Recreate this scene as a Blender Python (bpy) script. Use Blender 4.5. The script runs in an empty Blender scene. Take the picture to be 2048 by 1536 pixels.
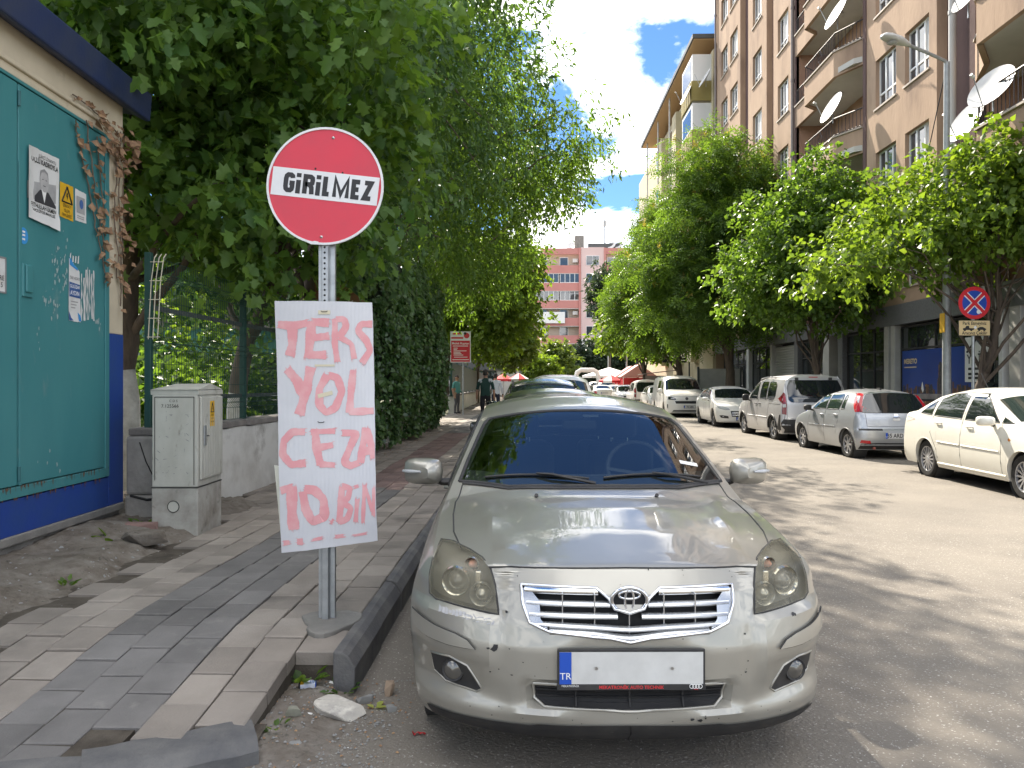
import bpy, bmesh, math, random
import numpy as np
from mathutils import Vector, Matrix
from mathutils.bvhtree import BVHTree
R = math.radians
random.seed(7)
SC = bpy.context.scene
COL = SC.collection

# ------------------------------------------------------------------ camera
cam_d = bpy.data.cameras.new('camera')
cam_d.sensor_width = 36.0
cam_d.lens = 36.0 * 1540 / 2048
cam_d.clip_end = 3000
cam = bpy.data.objects.new('camera', cam_d)
cam.location = (0, 0, 1.55)
cam.rotation_euler = (R(90), 0, math.atan(36 / 1540))
COL.objects.link(cam)
SC.camera = cam

# ------------------------------------------------------------------ sky and sun
SUN_EL, SUN_AZ = 42.0, 15.0      # azimuth: degrees to the left of the street direction (+Y)
world = bpy.data.worlds.new('World')
SC.world = world
world.use_nodes = True
wn, wl = world.node_tree.nodes, world.node_tree.links
wn.clear()
w_out = wn.new('ShaderNodeOutputWorld')
w_bg = wn.new('ShaderNodeBackground')
w_sky = wn.new('ShaderNodeTexSky')
w_sky.sky_type = 'NISHITA'
w_sky.sun_disc = False
w_sky.sun_elevation = R(SUN_EL)
w_sky.sun_rotation = R(-SUN_AZ)
w_sky.air_density = 1.0
w_sky.dust_density = 0.0
w_sky.ozone_density = 10.0
SKY_STR = 0.055
# clouds: noise on a flat layer far above the street, all round the sky
w_tc = wn.new('ShaderNodeTexCoord')
w_sep = wn.new('ShaderNodeSeparateXYZ')
wl.new(w_tc.outputs['Generated'], w_sep.inputs[0])
def wmath(op, a, b=None):
    n = wn.new('ShaderNodeMath'); n.operation = op
    for i, v in enumerate((a, b)):
        if v is None: continue
        if isinstance(v, (int, float)): n.inputs[i].default_value = v
        else: wl.new(v, n.inputs[i])
    return n.outputs[0]
zc_ = wmath('ADD', wmath('MAXIMUM', w_sep.outputs[2], 0.0), 0.12)
w_cmb = wn.new('ShaderNodeCombineXYZ')
wl.new(wmath('DIVIDE', w_sep.outputs[0], zc_), w_cmb.inputs[0])
wl.new(wmath('DIVIDE', w_sep.outputs[1], zc_), w_cmb.inputs[1])
w_map = wn.new('ShaderNodeMapping')
w_map.inputs['Location'].default_value = (18.87, 12.98, 0)
wl.new(w_cmb.outputs[0], w_map.inputs[0])
w_no = wn.new('ShaderNodeTexNoise')
w_no.inputs['Scale'].default_value = 1.5
w_no.inputs['Detail'].default_value = 9
w_no.inputs['Roughness'].default_value = 0.56
w_no.inputs['Distortion'].default_value = 0.25
wl.new(w_map.outputs[0], w_no.inputs['Vector'])
w_rmp = wn.new('ShaderNodeValToRGB')
w_rmp.color_ramp.elements[0].position = 0.475
w_rmp.color_ramp.elements[1].position = 0.57
wl.new(w_no.outputs['Fac'], w_rmp.inputs[0])
w_mix = wn.new('ShaderNodeMix'); w_mix.data_type = 'RGBA'
wl.new(w_rmp.outputs[0], w_mix.inputs[0])
wl.new(w_sky.outputs[0], w_mix.inputs[6])
w_cr = wn.new('ShaderNodeValToRGB')          # thick cloud is a little greyer than its bright rim
w_cr.color_ramp.elements[0].position = 0.52; w_cr.color_ramp.elements[0].color = (1, 0.98, 0.95, 1)
w_cr.color_ramp.elements[1].position = 0.74; w_cr.color_ramp.elements[1].color = (0.60, 0.63, 0.68, 1)
wl.new(w_no.outputs['Fac'], w_cr.inputs[0])
w_cs = wn.new('ShaderNodeMix'); w_cs.data_type = 'RGBA'; w_cs.blend_type = 'MULTIPLY'; w_cs.inputs[0].default_value = 1
wl.new(w_cr.outputs[0], w_cs.inputs[6]); w_cs.inputs[7].default_value = (24, 24, 24, 1)
wl.new(w_cs.outputs[2], w_mix.inputs[7])
wl.new(w_mix.outputs[2], w_bg.inputs[0])
w_bg.inputs[1].default_value = SKY_STR
wl.new(w_bg.outputs[0], w_out.inputs[0])

sun_d = bpy.data.lights.new('sun', 'SUN')
sun_d.energy = 3.9
sun_d.angle = R(0.55)
sun_d.color = (1.0, 0.91, 0.78)
sun = bpy.data.objects.new('sun', sun_d)
sv = Vector((-math.sin(R(SUN_AZ)) * math.cos(R(SUN_EL)), math.cos(R(SUN_AZ)) * math.cos(R(SUN_EL)), math.sin(R(SUN_EL))))
sun.rotation_euler = sv.to_track_quat('Z', 'Y').to_euler()
COL.objects.link(sun)

SC.view_settings.view_transform = 'Standard'
SC.view_settings.look = 'None'
SC.view_settings.gamma = 1.0
SC.view_settings.use_curve_mapping = False
SC.view_settings.exposure = 1.75
SC.render.engine = 'CYCLES'
SC.cycles.max_bounces = 8
SC.cycles.transparent_max_bounces = 16
SC.cycles.caustics_reflective = False
SC.cycles.caustics_refractive = False
SC.cycles.sample_clamp_indirect = 6.0

# ------------------------------------------------------------------ materials
MATS = {}
def M(name, col, rough=0.6, metal=0.0, col2=None, vscale=4.0, vlo=0.35, vhi=0.7, bump=0.0, bscale=60.0, spec=0.5,
      coat=0.0, col3=None, scale3=40.0, lo3=0.6, hi3=0.72, stretch=None, emit=None, coords='Object', detail=6, distort=0.0, rnd=0.0):
    """Principled material: base colour with up to two procedural noise layers (wear, dirt) and fine bump."""
    m = bpy.data.materials.new(name); m.use_nodes = True
    N, L = m.node_tree.nodes, m.node_tree.links
    b = N['Principled BSDF']
    b.inputs['Roughness'].default_value = rough
    b.inputs['Metallic'].default_value = metal
    b.inputs['Specular IOR Level'].default_value = spec
    if coat: b.inputs['Coat Weight'].default_value = coat; b.inputs['Coat Roughness'].default_value = 0.06
    b.inputs['Base Color'].default_value = (*col, 1)
    if coords == 'World': src = N.new('ShaderNodeNewGeometry').outputs['Position']
    else: src = N.new('ShaderNodeTexCoord').outputs[coords]
    if stretch:
        mp = N.new('ShaderNodeMapping'); mp.inputs['Scale'].default_value = stretch
        L.new(src, mp.inputs[0]); src = mp.outputs[0]
    cur = None
    def layer(c2, sc, lo, hi, prev):
        n = N.new('ShaderNodeTexNoise'); n.inputs['Scale'].default_value = sc; n.inputs['Detail'].default_value = detail
        n.inputs['Roughness'].default_value = 0.6; n.inputs['Distortion'].default_value = distort
        L.new(src, n.inputs['Vector'])
        r = N.new('ShaderNodeMapRange'); r.inputs[1].default_value = lo; r.inputs[2].default_value = hi
        L.new(n.outputs['Fac'], r.inputs[0])
        mx = N.new('ShaderNodeMix'); mx.data_type = 'RGBA'
        L.new(r.outputs[0], mx.inputs[0])
        if prev is None: mx.inputs[6].default_value = (*col, 1)
        else: L.new(prev, mx.inputs[6])
        mx.inputs[7].default_value = (*c2, 1)
        return mx.outputs[2]
    if col2: cur = layer(col2, vscale, vlo, vhi, None)
    if col3: cur = layer(col3, scale3, lo3, hi3, cur)
    if rnd:   # each piece a little lighter or darker than the next
        oi = N.new('ShaderNodeObjectInfo'); ge = N.new('ShaderNodeNewGeometry')
        ad = N.new('ShaderNodeMath'); ad.operation = 'ADD'; L.new(oi.outputs['Random'], ad.inputs[0]); L.new(ge.outputs['Random Per Island'], ad.inputs[1])
        fr = N.new('ShaderNodeMath'); fr.operation = 'FRACT'; L.new(ad.outputs[0], fr.inputs[0])
        rr = N.new('ShaderNodeMapRange'); rr.inputs[3].default_value = 1 - rnd; rr.inputs[4].default_value = 1 + rnd; L.new(fr.outputs[0], rr.inputs[0])
        hs = N.new('ShaderNodeHueSaturation'); L.new(rr.outputs[0], hs.inputs['Value'])
        if cur is None: hs.inputs['Color'].default_value = (*col, 1)
        else: L.new(cur, hs.inputs['Color'])
        cur = hs.outputs[0]
    if cur is not None: L.new(cur, b.inputs['Base Color'])
    if bump:
        n = N.new('ShaderNodeTexNoise'); n.inputs['Scale'].default_value = bscale; n.inputs['Detail'].default_value = 5
        L.new(src, n.inputs['Vector'])
        bp = N.new('ShaderNodeBump'); bp.inputs['Strength'].default_value = bump; bp.inputs['Distance'].default_value = 0.01
        L.new(n.outputs['Fac'], bp.inputs['Height']); L.new(bp.outputs[0], b.inputs['Normal'])
    if emit:
        b.inputs['Emission Color'].default_value = (*col, 1); b.inputs['Emission Strength'].default_value = emit
    MATS[name] = m
    return m

def leaf_mat(name, ca, cb, trans=0.38, rough=0.45, spec=0.35, ctr=None):
    m = bpy.data.materials.new(name); m.use_nodes = True
    N, L = m.node_tree.nodes, m.node_tree.links
    b = N['Principled BSDF']; out = N['Material Output']
    g = N.new('ShaderNodeNewGeometry')
    mx = N.new('ShaderNodeMix'); mx.data_type = 'RGBA'
    L.new(g.outputs['Random Per Island'], mx.inputs[0])
    mx.inputs[6].default_value = (*ca, 1); mx.inputs[7].default_value = (*cb, 1)
    L.new(mx.outputs[2], b.inputs['Base Color'])
    b.inputs['Roughness'].default_value = rough
    b.inputs['Specular IOR Level'].default_value = spec
    t = N.new('ShaderNodeBsdfTranslucent')
    m2 = N.new('ShaderNodeMix'); m2.data_type = 'RGBA'; m2.blend_type = 'MULTIPLY'; m2.inputs[0].default_value = 1
    L.new(mx.outputs[2], m2.inputs[6]); m2.inputs[7].default_value = (*(ctr or (2.6, 2.4, 0.9)), 1)
    L.new(m2.outputs[2], t.inputs['Color'])
    ms = N.new('ShaderNodeMixShader'); ms.inputs[0].default_value = trans
    L.new(b.outputs[0], ms.inputs[1]); L.new(t.outputs[0], ms.inputs[2])
    L.new(ms.outputs[0], out.inputs['Surface'])
    MATS[name] = m
    return m

def glass_mat(name, tint, transp=0.5, rough=0.02):
    """Thin window glass: tinted see-through pane with a sharp Fresnel reflection."""
    m = bpy.data.materials.new(name); m.use_nodes = True
    N, L = m.node_tree.nodes, m.node_tree.links
    N.remove(N['Principled BSDF']); out = N['Material Output']
    tr = N.new('ShaderNodeBsdfTransparent'); tr.inputs[0].default_value = (*[c * transp for c in tint], 1)
    gl = N.new('ShaderNodeBsdfGlossy'); gl.inputs['Roughness'].default_value = rough
    gl.inputs[0].default_value = (1, 1, 1, 1)
    fr = N.new('ShaderNodeFresnel'); fr.inputs[0].default_value = 1.55
    mp = N.new('ShaderNodeMapRange'); mp.inputs[3].default_value = 0.06; mp.inputs[4].default_value = 1.0
    L.new(fr.outputs[0], mp.inputs[0])
    mx = N.new('ShaderNodeMixShader'); L.new(mp.outputs[0], mx.inputs[0])
    L.new(tr.outputs[0], mx.inputs[1]); L.new(gl.outputs[0], mx.inputs[2]); L.new(mx.outputs[0], out.inputs[0])
    MATS[name] = m
    return m

# ------------------------------------------------------------------ mesh builder
class MB:
    def __init__(s): s.v, s.f, s.m = [], [], []
    def add(s, vs, fs, mi=0):
        o = len(s.v); s.v += [tuple(v) for v in vs]
        for f in fs: s.f.append([i + o for i in f]); s.m.append(mi)
        return s
    def box(s, x0, x1, y0, y1, z0, z1, mi=0, mat=None):
        vs = [(x, y, z) for z in (z0, z1) for y in (y0, y1) for x in (x0, x1)]
        if mat: vs = [tuple(mat @ Vector(v)) for v in vs]
        return s.add(vs, [(0, 2, 3, 1), (4, 5, 7, 6), (0, 1, 5, 4), (2, 6, 7, 3), (0, 4, 6, 2), (1, 3, 7, 5)], mi)
    def quad(s, a, b, c, d, mi=0): return s.add([a, b, c, d], [(0, 1, 2, 3)], mi)
    def poly(s, pts, mi=0): return s.add(pts, [tuple(range(len(pts)))], mi)
    def prism(s, pts, vec, mi=0):
        n = len(pts); vec = Vector(vec)
        vs = [Vector(p) for p in pts] + [Vector(p) + vec for p in pts]
        fs = [tuple(range(n - 1, -1, -1)), tuple(range(n, 2 * n))]
        fs += [(i, (i + 1) % n, n + (i + 1) % n, n + i) for i in range(n)]
        return s.add(vs, fs, mi)
    def tube(s, path, r, n=8, mi=0, caps=True, flat=None):
        path = [Vector(p) for p in path]
        rs = r if isinstance(r, (list, tuple)) else [r] * len(path)
        rings = []; up = Vector((0, 0, 1)); prev = None
        for i, p in enumerate(path):
            d = (path[min(i + 1, len(path) - 1)] - path[max(i - 1, 0)])
            if d.length < 1e-9: d = Vector((0, 0, 1))
            d.normalize()
            if prev is None:
                a = d.cross(up if abs(d.z) < 0.95 else Vector((1, 0, 0))).normalized()
            else:
                a = (prev - d * prev.dot(d))
                a = a.normalized() if a.length > 1e-6 else d.orthogonal().normalized()
            prev = a; b = d.cross(a)
            rings.append([p + (a * math.cos(t) + b * math.sin(t) * (flat or 1)) * rs[i] for t in [2 * math.pi * k / n for k in range(n)]])
        vs = [v for rg in rings for v in rg]
        fs = [(i * n + k, i * n + (k + 1) % n, (i + 1) * n + (k + 1) % n, (i + 1) * n + k) for i in range(len(path) - 1) for k in range(n)]
        if caps: fs += [tuple(range(n - 1, -1, -1)), tuple(range((len(path) - 1) * n, len(path) * n))]
        return s.add(vs, fs, mi)
    def lathe(s, prof, n=24, mi=0, mat=None, axis='z'):
        """prof: (radius, height) list turned about an axis."""
        vs = []
        for r, h in prof:
            for k in range(n):
                t = 2 * math.pi * k / n
                c, q = r * math.cos(t), r * math.sin(t)
                v = (c, q, h) if axis == 'z' else ((h, c, q) if axis == 'x' else (q, h, c))
                vs.append(mat @ Vector(v) if mat else v)
        fs = [(i * n + k, i * n + (k + 1) % n, (i + 1) * n + (k + 1) % n, (i + 1) * n + k) for i in range(len(prof) - 1) for k in range(n)]
        return s.add(vs, fs, mi)
    def disc(s, c, r, n=32, axis='y', mi=0, ry=None):
        ry = ry or r; pts = []
        for k in range(n):
            t = 2 * math.pi * k / n; a, b = r * math.cos(t), ry * math.sin(t)
            pts.append({'y': (c[0] + a, c[1], c[2] + b), 'x': (c[0], c[1] + a, c[2] + b), 'z': (c[0] + a, c[1] + b, c[2])}[axis])
        return s.poly(pts, mi)
    def build(s, name, mat, parent=None, smooth=None, bevel=0.0, seg=2, loc=None):
        me = bpy.data.meshes.new(name); me.from_pydata(s.v, [], s.f); me.update()
        mats = mat if isinstance(mat, (list, tuple)) else [mat]
        for m in mats: me.materials.append(MATS[m] if isinstance(m, str) else m)
        if len(mats) > 1: me.polygons.foreach_set('material_index', s.m)
        bm = bmesh.new(); bm.from_mesh(me); bmesh.ops.recalc_face_normals(bm, faces=bm.faces); bm.to_mesh(me); bm.free()
        if smooth is not None:
            me.polygons.foreach_set('use_smooth', [True] * len(me.polygons))
            me.set_sharp_from_angle(angle=R(smooth))
        o = bpy.data.objects.new(name, me); COL.objects.link(o)
        if parent is not None: o.parent = parent
        if loc: o.location = loc
        if bevel:
            md = o.modifiers.new('bevel', 'BEVEL'); md.width = bevel; md.segments = seg; md.limit_method = 'ANGLE'; md.angle_limit = R(40)
            md.harden_normals = False
        return o

def tag(o, label=None, cat=None, group=None, kind=None):
    if label: o['label'] = label
    if cat: o['category'] = cat
    if group: o['group'] = group
    if kind: o['kind'] = kind
    return o
def thing(name, label, cat, loc=(0, 0, 0), rz=0.0, group=None):
    o = bpy.data.objects.new(name, None); o.empty_display_size = 0.1
    COL.objects.link(o); o.location = loc; o.rotation_euler = (0, 0, rz)
    return tag(o, label, cat, group)
def structure(o): o['kind'] = 'structure'; return o
def copy_tree(o, parent=None):
    c = o.copy(); COL.objects.link(c)
    if parent is not None: c.parent = parent
    for ch in o.children: copy_tree(ch, c)
    return c

def np_mesh(name, verts, faces, mat, parent=None, smooth=False):
    """Fast mesh from numpy arrays; faces is an (n, k) index array of equal polygons."""
    me = bpy.data.meshes.new(name)
    nv, (nf, k) = len(verts), faces.shape
    me.vertices.add(nv); me.vertices.foreach_set('co', np.ascontiguousarray(verts, dtype=np.float32).ravel())
    me.loops.add(nf * k); me.loops.foreach_set('vertex_index', np.ascontiguousarray(faces, dtype=np.int32).ravel())
    me.polygons.add(nf); me.polygons.foreach_set('loop_start', np.arange(0, nf * k, k, dtype=np.int32))
    if smooth: me.polygons.foreach_set('use_smooth', np.ones(nf, dtype=bool))
    me.update(calc_edges=True); me.validate()
    me.materials.append(MATS[mat] if isinstance(mat, str) else mat)
    o = bpy.data.objects.new(name, me); COL.objects.link(o)
    if parent is not None: o.parent = parent
    return o

_fonts = {}
def text_mesh(body, size, bold=0.0, sx=1.0, align='CENTER', depth=0.0):
    """Lettering as flat mesh data in the XY plane, centred on its origin."""
    cu = bpy.data.curves.new('txt', 'FONT'); cu.body = body; cu.size = size; cu.align_x = align; cu.align_y = 'CENTER'
    cu.offset = bold; cu.resolution_u = 3; cu.extrude = depth
    o = bpy.data.objects.new('txt', cu); COL.objects.link(o)
    dg = bpy.context.evaluated_depsgraph_get()
    me = bpy.data.meshes.new_from_object(o.evaluated_get(dg))
    bpy.data.objects.remove(o); bpy.data.curves.remove(cu)
    if sx != 1.0:
        for v in me.vertices: v.co.x *= sx
    return me
def text_obj(name, body, size, mat, parent, mw, bold=0.0, sx=1.0, align='CENTER'):
    """mw: 4x4 matrix placing the XY lettering plane in the parent's space."""
    me = text_mesh(body, size, bold, sx, align)
    me.transform(mw)
    me.materials.clear(); me.materials.append(MATS[mat])
    o = bpy.data.objects.new(name, me); COL.objects.link(o); o.parent = parent
    return o
def plane_mw(origin, right, up):
    r, u = Vector(right).normalized(), Vector(up).normalized(); n = r.cross(u)
    return Matrix(((r.x, u.x, n.x, origin[0]), (r.y, u.y, n.y, origin[1]), (r.z, u.z, n.z, origin[2]), (0, 0, 0, 1)))

def pw(pts, x):
    """piecewise-linear lookup"""
    if x <= pts[0][0]: return pts[0][1]
    for a, b in zip(pts, pts[1:]):
        if x <= b[0]: return a[1] + (b[1] - a[1]) * (x - a[0]) / (b[0] - a[0])
    return pts[-1][1]
def ss(a, b, x):
    t = min(max((x - a) / (b - a), 0), 1); return t * t * (3 - 2 * t)
def smooth_pw(pts, x, h=0.06):
    return sum(pw(pts, x + d * h) * w for d, w in ((-1, .15), (-.5, .2), (0, .3), (.5, .2), (1, .15)))

# shared materials
M('asphalt', (0.208, 0.187, 0.157), 0.9, coords='World', col2=(0.158, 0.142, 0.122), vscale=0.8, vlo=0.35, vhi=0.7, bump=0.9, bscale=70, col3=(0.43, 0.41, 0.375), scale3=75, lo3=0.60, hi3=0.67, spec=0.2)
M('paver_light', (0.295, 0.262, 0.228), 0.85, col2=(0.22, 0.195, 0.17), vscale=3, bump=0.3, bscale=90, col3=(0.10, 0.09, 0.08), scale3=1.3, lo3=0.58, hi3=0.8, spec=0.2, coords='World', rnd=0.18)
M('paver_dark', (0.185, 0.176, 0.168), 0.85, col2=(0.135, 0.129, 0.123), vscale=3, bump=0.3, bscale=90, col3=(0.23, 0.22, 0.20), scale3=7, lo3=0.6, hi3=0.8, spec=0.2, coords='World', rnd=0.18)
M('paver_red', (0.22, 0.155, 0.14), 0.85, col2=(0.16, 0.12, 0.11), vscale=3, bump=0.3, bscale=90, spec=0.2, coords='World', rnd=0.18)
M('joint_dirt', (0.07, 0.06, 0.05), 0.95, col2=(0.12, 0.105, 0.085), vscale=9, bump=0.5, bscale=120, spec=0.1)
M('kerb_stone', (0.09, 0.09, 0.094), 0.8, col2=(0.16, 0.155, 0.147), vscale=5, bump=0.4, bscale=70, spec=0.25)
M('concrete', (0.25, 0.24, 0.22), 0.9, col2=(0.15, 0.145, 0.135), vscale=3, bump=0.5, bscale=40, spec=0.2)
M('soil', (0.13, 0.11, 0.09), 0.95, col2=(0.22, 0.20, 0.175), vscale=7, bump=1.0, bscale=35, coords='World', col3=(0.08, 0.075, 0.06), scale3=22, spec=0.1)
M('dark', (0.012, 0.012, 0.013), 0.6, spec=0.3)
M('black_plastic', (0.022, 0.022, 0.024), 0.55, col2=(0.045, 0.043, 0.04), vscale=8, spec=0.35)
M('white_paint', (0.74, 0.73, 0.70), 0.6)
M('text_black', (0.015, 0.015, 0.017), 0.5)
M('text_white', (0.78, 0.78, 0.76), 0.5)
M('text_red', (0.55, 0.03, 0.035), 0.5)
M('text_grey', (0.25, 0.25, 0.25), 0.6)
M('galv', (0.42, 0.44, 0.45), 0.42, metal=0.75, col2=(0.30, 0.315, 0.325), vscale=14, bump=0.05)
M('steel', (0.5, 0.5, 0.5), 0.3, metal=1.0)
M('chrome', (0.75, 0.76, 0.78), 0.09, metal=1.0)
# ================================================================== ground, road, left pavement
g = MB()
g.quad((-900, -300, -0.004), (900, -300, -0.004), (900, 1500, -0.004), (-900, 1500, -0.004))
structure(g.build('ground', M('earth', (0.16, 0.14, 0.11), 0.95, col2=(0.10, 0.10, 0.07), vscale=0.3, coords='World')))
g = MB()   # the street: carriageway between the two kerbs, gently cambered
xs = [-0.9, 0.2, 2.0, 4.0, 6.0, 7.6, 8.75]
ys = [-12] + [i * 1.0 for i in range(-3, 20)] + [22, 26, 32, 40, 55, 75, 100, 140]
vs = [(x, y, 0.004 + 0.02 * (1 - ((x - 3.9) / 4.9) ** 2) * ss(6, 14, y)) for y in ys for x in xs]
n = len(xs)
g.add(vs, [(j * n + i, j * n + i + 1, (j + 1) * n + i + 1, (j + 1) * n + i) for j in range(len(ys) - 1) for i in range(n - 1)])
road = structure(g.build('road', 'asphalt', smooth=60))
M('tar', (0.05, 0.048, 0.045), 0.8, col2=(0.09, 0.085, 0.08), vscale=20)
for path in ([(2.6, 14.6), (3.9, 14.75), (5.2, 14.7), (6.4, 14.95), (8.6, 15.1)],):
    rk_ = random.Random(len(path)); P_ = []
    for (a, b), (c_, d_) in zip(path, path[1:]):
        for i in range(10): P_.append((a + (c_ - a) * i / 10 + rk_.uniform(-.03, .03), b + (d_ - b) * i / 10 + rk_.uniform(-.03, .03)))
    q_ = MB(); rd = lambda x, y: 0.0055 + 0.02 * (1 - ((x - 3.9) / 4.9) ** 2) * ss(6, 14, y)
    q_.add([(x, y, rd(x, y) + .002) for x, y in P_] + [(x + .006 + .005 * rk_.random(), y + .012 + .006 * rk_.random(), rd(x, y) + .002) for x, y in P_], [(i, i + 1, len(P_) + i + 1, len(P_) + i) for i in range(len(P_) - 1)])
    q_.build('crack', 'tar', road)
g = MB()   # open crossing area in front of the pavement
g.quad((-14, -12, 0.002), (-0.9, -12, 0.002), (-0.9, 3.9, 0.002), (-14, 3.9, 0.002))
structure(g.build('side_road', 'asphalt'))

KX = -0.88            # kerb face
def hk(y): return 0.10 + 0.12 * ss(2.9, 4.4, y)     # the pavement ramps down at its end
def hwob(x, y): return 0.006 * math.sin(x * 3.1 + y * 1.7) + 0.005 * math.sin(y * 2.3 - x * 1.3)

# bed of the pavement (dirt seen in the joints), with the broken-out corner left open
bed = MB()
ys = [2.7 + i * 0.29 for i in range(0, 60)] + [20, 24, 28, 34, 42, 52, 65, 85, 110]
for a, b in zip(ys, ys[1:]):
    xr = -0.99 if a >= 3.9 else (-1.205 if a >= 3.15 else -1.66)
    for c, d in ((-3.7, -2.5), (-2.5, xr)):
        bed.quad((c, a, hk(a) - 0.018), (d, a, hk(a) - 0.018), (d, b, hk(b) - 0.018), (c, b, hk(b) - 0.018))
    if a < 3.9: bed.quad((xr, a, -0.02), (xr, b, -0.02), (xr, b, hk(b) - 0.018), (xr, a, hk(a) - 0.018))
bed.quad((-3.7, 2.7, -0.02), (-1.66, 2.7, -0.02), (-1.66, 2.7, hk(2.7) - 0.018), (-3.7, 2.7, hk(2.7) - 0.018)); bed.quad((-1.66, 3.28, -0.02), (-1.205, 3.28, -0.02), (-1.205, 3.28, hk(3.28) - 0.018), (-1.66, 3.28, hk(3.28) - 0.018)); bed.quad((-1.70, 2.95, .03), (-1.15, 3.15, .03), (-1.15, 3.35, .06), (-1.70, 3.35, .06))
bed.quad((-1.205, 3.92, -0.02), (-0.99, 3.92, -0.02), (-0.99, 3.92, hk(3.92) - 0.018), (-1.205, 3.92, hk(3.92) - 0.018))
pavement = structure(bed.build('pavement', 'joint_dirt'))

def paver_mesh(w, l, t, mat, seed):
    rr = random.Random(seed); e = 0.005
    m = MB(); x, y = w / 2 - 0.0045, l / 2 - 0.0045
    j = lambda: rr.uniform(-0.0025, 0.0025)
    top = [(-x + e + j(), -y + e + j(), 0), (x - e + j(), -y + e + j(), 0), (x - e + j(), y - e + j(), 0), (-x + e + j(), y - e + j(), 0)]
    mid = [(-x + j(), -y + j(), -e), (x + j(), -y + j(), -e), (x + j(), y + j(), -e), (-x + j(), y + j(), -e)]
    bot = [(a, b, -t) for a, b, c in mid]
    m.add(top + mid + bot, [(0, 1, 2, 3)] + [(i + 4, (i + 1) % 4 + 4, (i + 1) % 4, i) for i in range(4)] + [(i + 8, (i + 1) % 4 + 8, (i + 1) % 4 + 4, i + 4) for i in range(4)])
    o = m.build('paver', mat); me = o.data; bpy.data.objects.remove(o)
    return me
PW, PL = 0.215, 0.285
pm = {k: [paver_mesh(PW, PL, 0.07, k, i) for i in range(4)] for k in ('paver_light', 'paver_dark', 'paver_red')}
tiles = []
for k in range(12):
    xc = -0.985 - PW * (k + 0.5)
    y = 2.62 + (0.5 * PL if k % 2 else 0) + 0.02 * (k % 3)
    while y < 46:
        y += PL
        if k == 0 and y < 4.02: continue
        front = 3.22 - 0.52 * (xc + 1.2) * -1 * 0.55 if xc > -1.75 else 2.78
        if y - PL / 2 < front - 0.1: continue
        if k >= 9 and y < 7.4 + 0.2 * (k - 9): continue
        if k == 8 and random.random() < .25 and y < 6.5: continue
        if k >= 11 and y < 9.3: continue
        if math.hypot(xc + 1.12, y - 4.30) < 0.17: continue
        col = 'paver_dark' if 3 <= k <= 5 else 'paver_light'
        if col == 'paver_dark' and 9.8 < y < 21: col = 'paver_red'
        tiles.append((y, xc, k, col))
tiles.sort()
rr = random.Random(3)
far = {k: MB() for k in pm}
for i, (y, xc, k, col) in enumerate(tiles):
    z = hk(y) + hwob(xc, y) + rr.uniform(-0.004, 0.004)
    tilt = math.atan2(hk(y + 0.1) - hk(y - 0.1), 0.2)
    if i < 300:
        o = bpy.data.objects.new('paver', rr.choice(pm[col])); COL.objects.link(o); o.parent = pavement
        o.location = (xc + rr.uniform(-.002, .002), y, z); o.rotation_euler = (tilt + rr.uniform(-.008, .008), rr.uniform(-.008, .008), rr.uniform(-.006, .006))
    else:
        x0, x1, y0, y1 = xc - PW / 2 + .004, xc + PW / 2 - .004, y - PL / 2 + .004, y + PL / 2 - .004
        far[col].box(x0, x1, y0, y1, z - 0.05, z)
for k, m in far.items():
    if m.v:
        o = m.build('distant_pavers', k, pavement); o['kind'] = 'stuff'
# kerb stones along the carriageway
def kerb_mesh(l):
    m = MB()
    prof = [(0, -0.05), (0.006, 0.14), (-0.03, 0.195), (-0.06, 0.215), (-0.105, 0.22), (-0.105, -0.05)]
    m.prism([(x, 0.004, z) for x, z in prof], (0, l - 0.008, 0))
    return m
y = 3.80; i = 0
kerb = structure(MB().box(KX - 0.1, KX - 0.02, 3.85, 110, -0.05, 0.1).build('kerb', 'concrete'))
while y < 60:
    l = 0.7
    o = kerb_mesh(l).build('kerb_stone', 'kerb_stone', kerb, bevel=0.008 if y < 12 else 0)
    o.location = (KX + random.uniform(-.006, .006), y, random.uniform(-.006, .006)); o.rotation_euler = (0, 0, random.uniform(-.006, .006))
    y += l; i += 1
# loose kerb stones closing the pavement towards the viewer
def lying_kerb(x0, y0, x1, y1, w, h, label):
    d = Vector((x1 - x0, y1 - y0, 0)); L = d.length; d.normalize(); nrm = Vector((-d.y, d.x, 0))
    m = MB(); prof = [(0, -0.05), (0, h * .55), (0.04, h * .9), (0.07, h), (w, h + .01), (w, -0.05)]
    base = Vector((x0, y0, 0))
    N = 7; rr = random.Random(5); vs = []; k = len(prof)
    for i in range(N + 1):
        for a, z in prof:
            vs.append(base + d * (L * i / N) + nrm * (a + rr.uniform(-.004, .004)) + Vector((0, 0, z + rr.uniform(-.004, .004))))
    fs = [(i * k + j, i * k + (j + 1) % k, (i + 1) * k + (j + 1) % k, (i + 1) * k + j) for i in range(N) for j in range(k)] + [tuple(range(k)), tuple(range(N * k, N * k + k))]
    m.add(vs, fs); return tag(m.build('loose_kerb_stone', 'kerb_stone', smooth=40), label, 'kerb stone')
lying_kerb(-1.66, 2.80, -1.10, 3.10, 0.2, 0.105, 'rounded grey kerb stone lying slantwise at the near end of the pavement')
lying_kerb(-2.55, 2.62, -1.68, 2.78, 0.17, 0.10, 'grey kerb stone at the bottom edge of the photo, left of the slanting one')
# concrete patch round the sign post
m = MB(); pts = []
for k in range(22):
    t = 2 * math.pi * k / 22; r_ = 0.17 + 0.03 * math.sin(3 * t) + random.uniform(-.012, .012)
    pts.append((-1.12 + r_ * math.cos(t) * 0.95, 4.30 + r_ * math.sin(t) * 1.25, 0.227 + random.uniform(-.003, .003)))
m.prism(pts, (0, 0, -0.05)); structure(m.build('concrete_patch', 'concrete', bevel=0.008))

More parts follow.
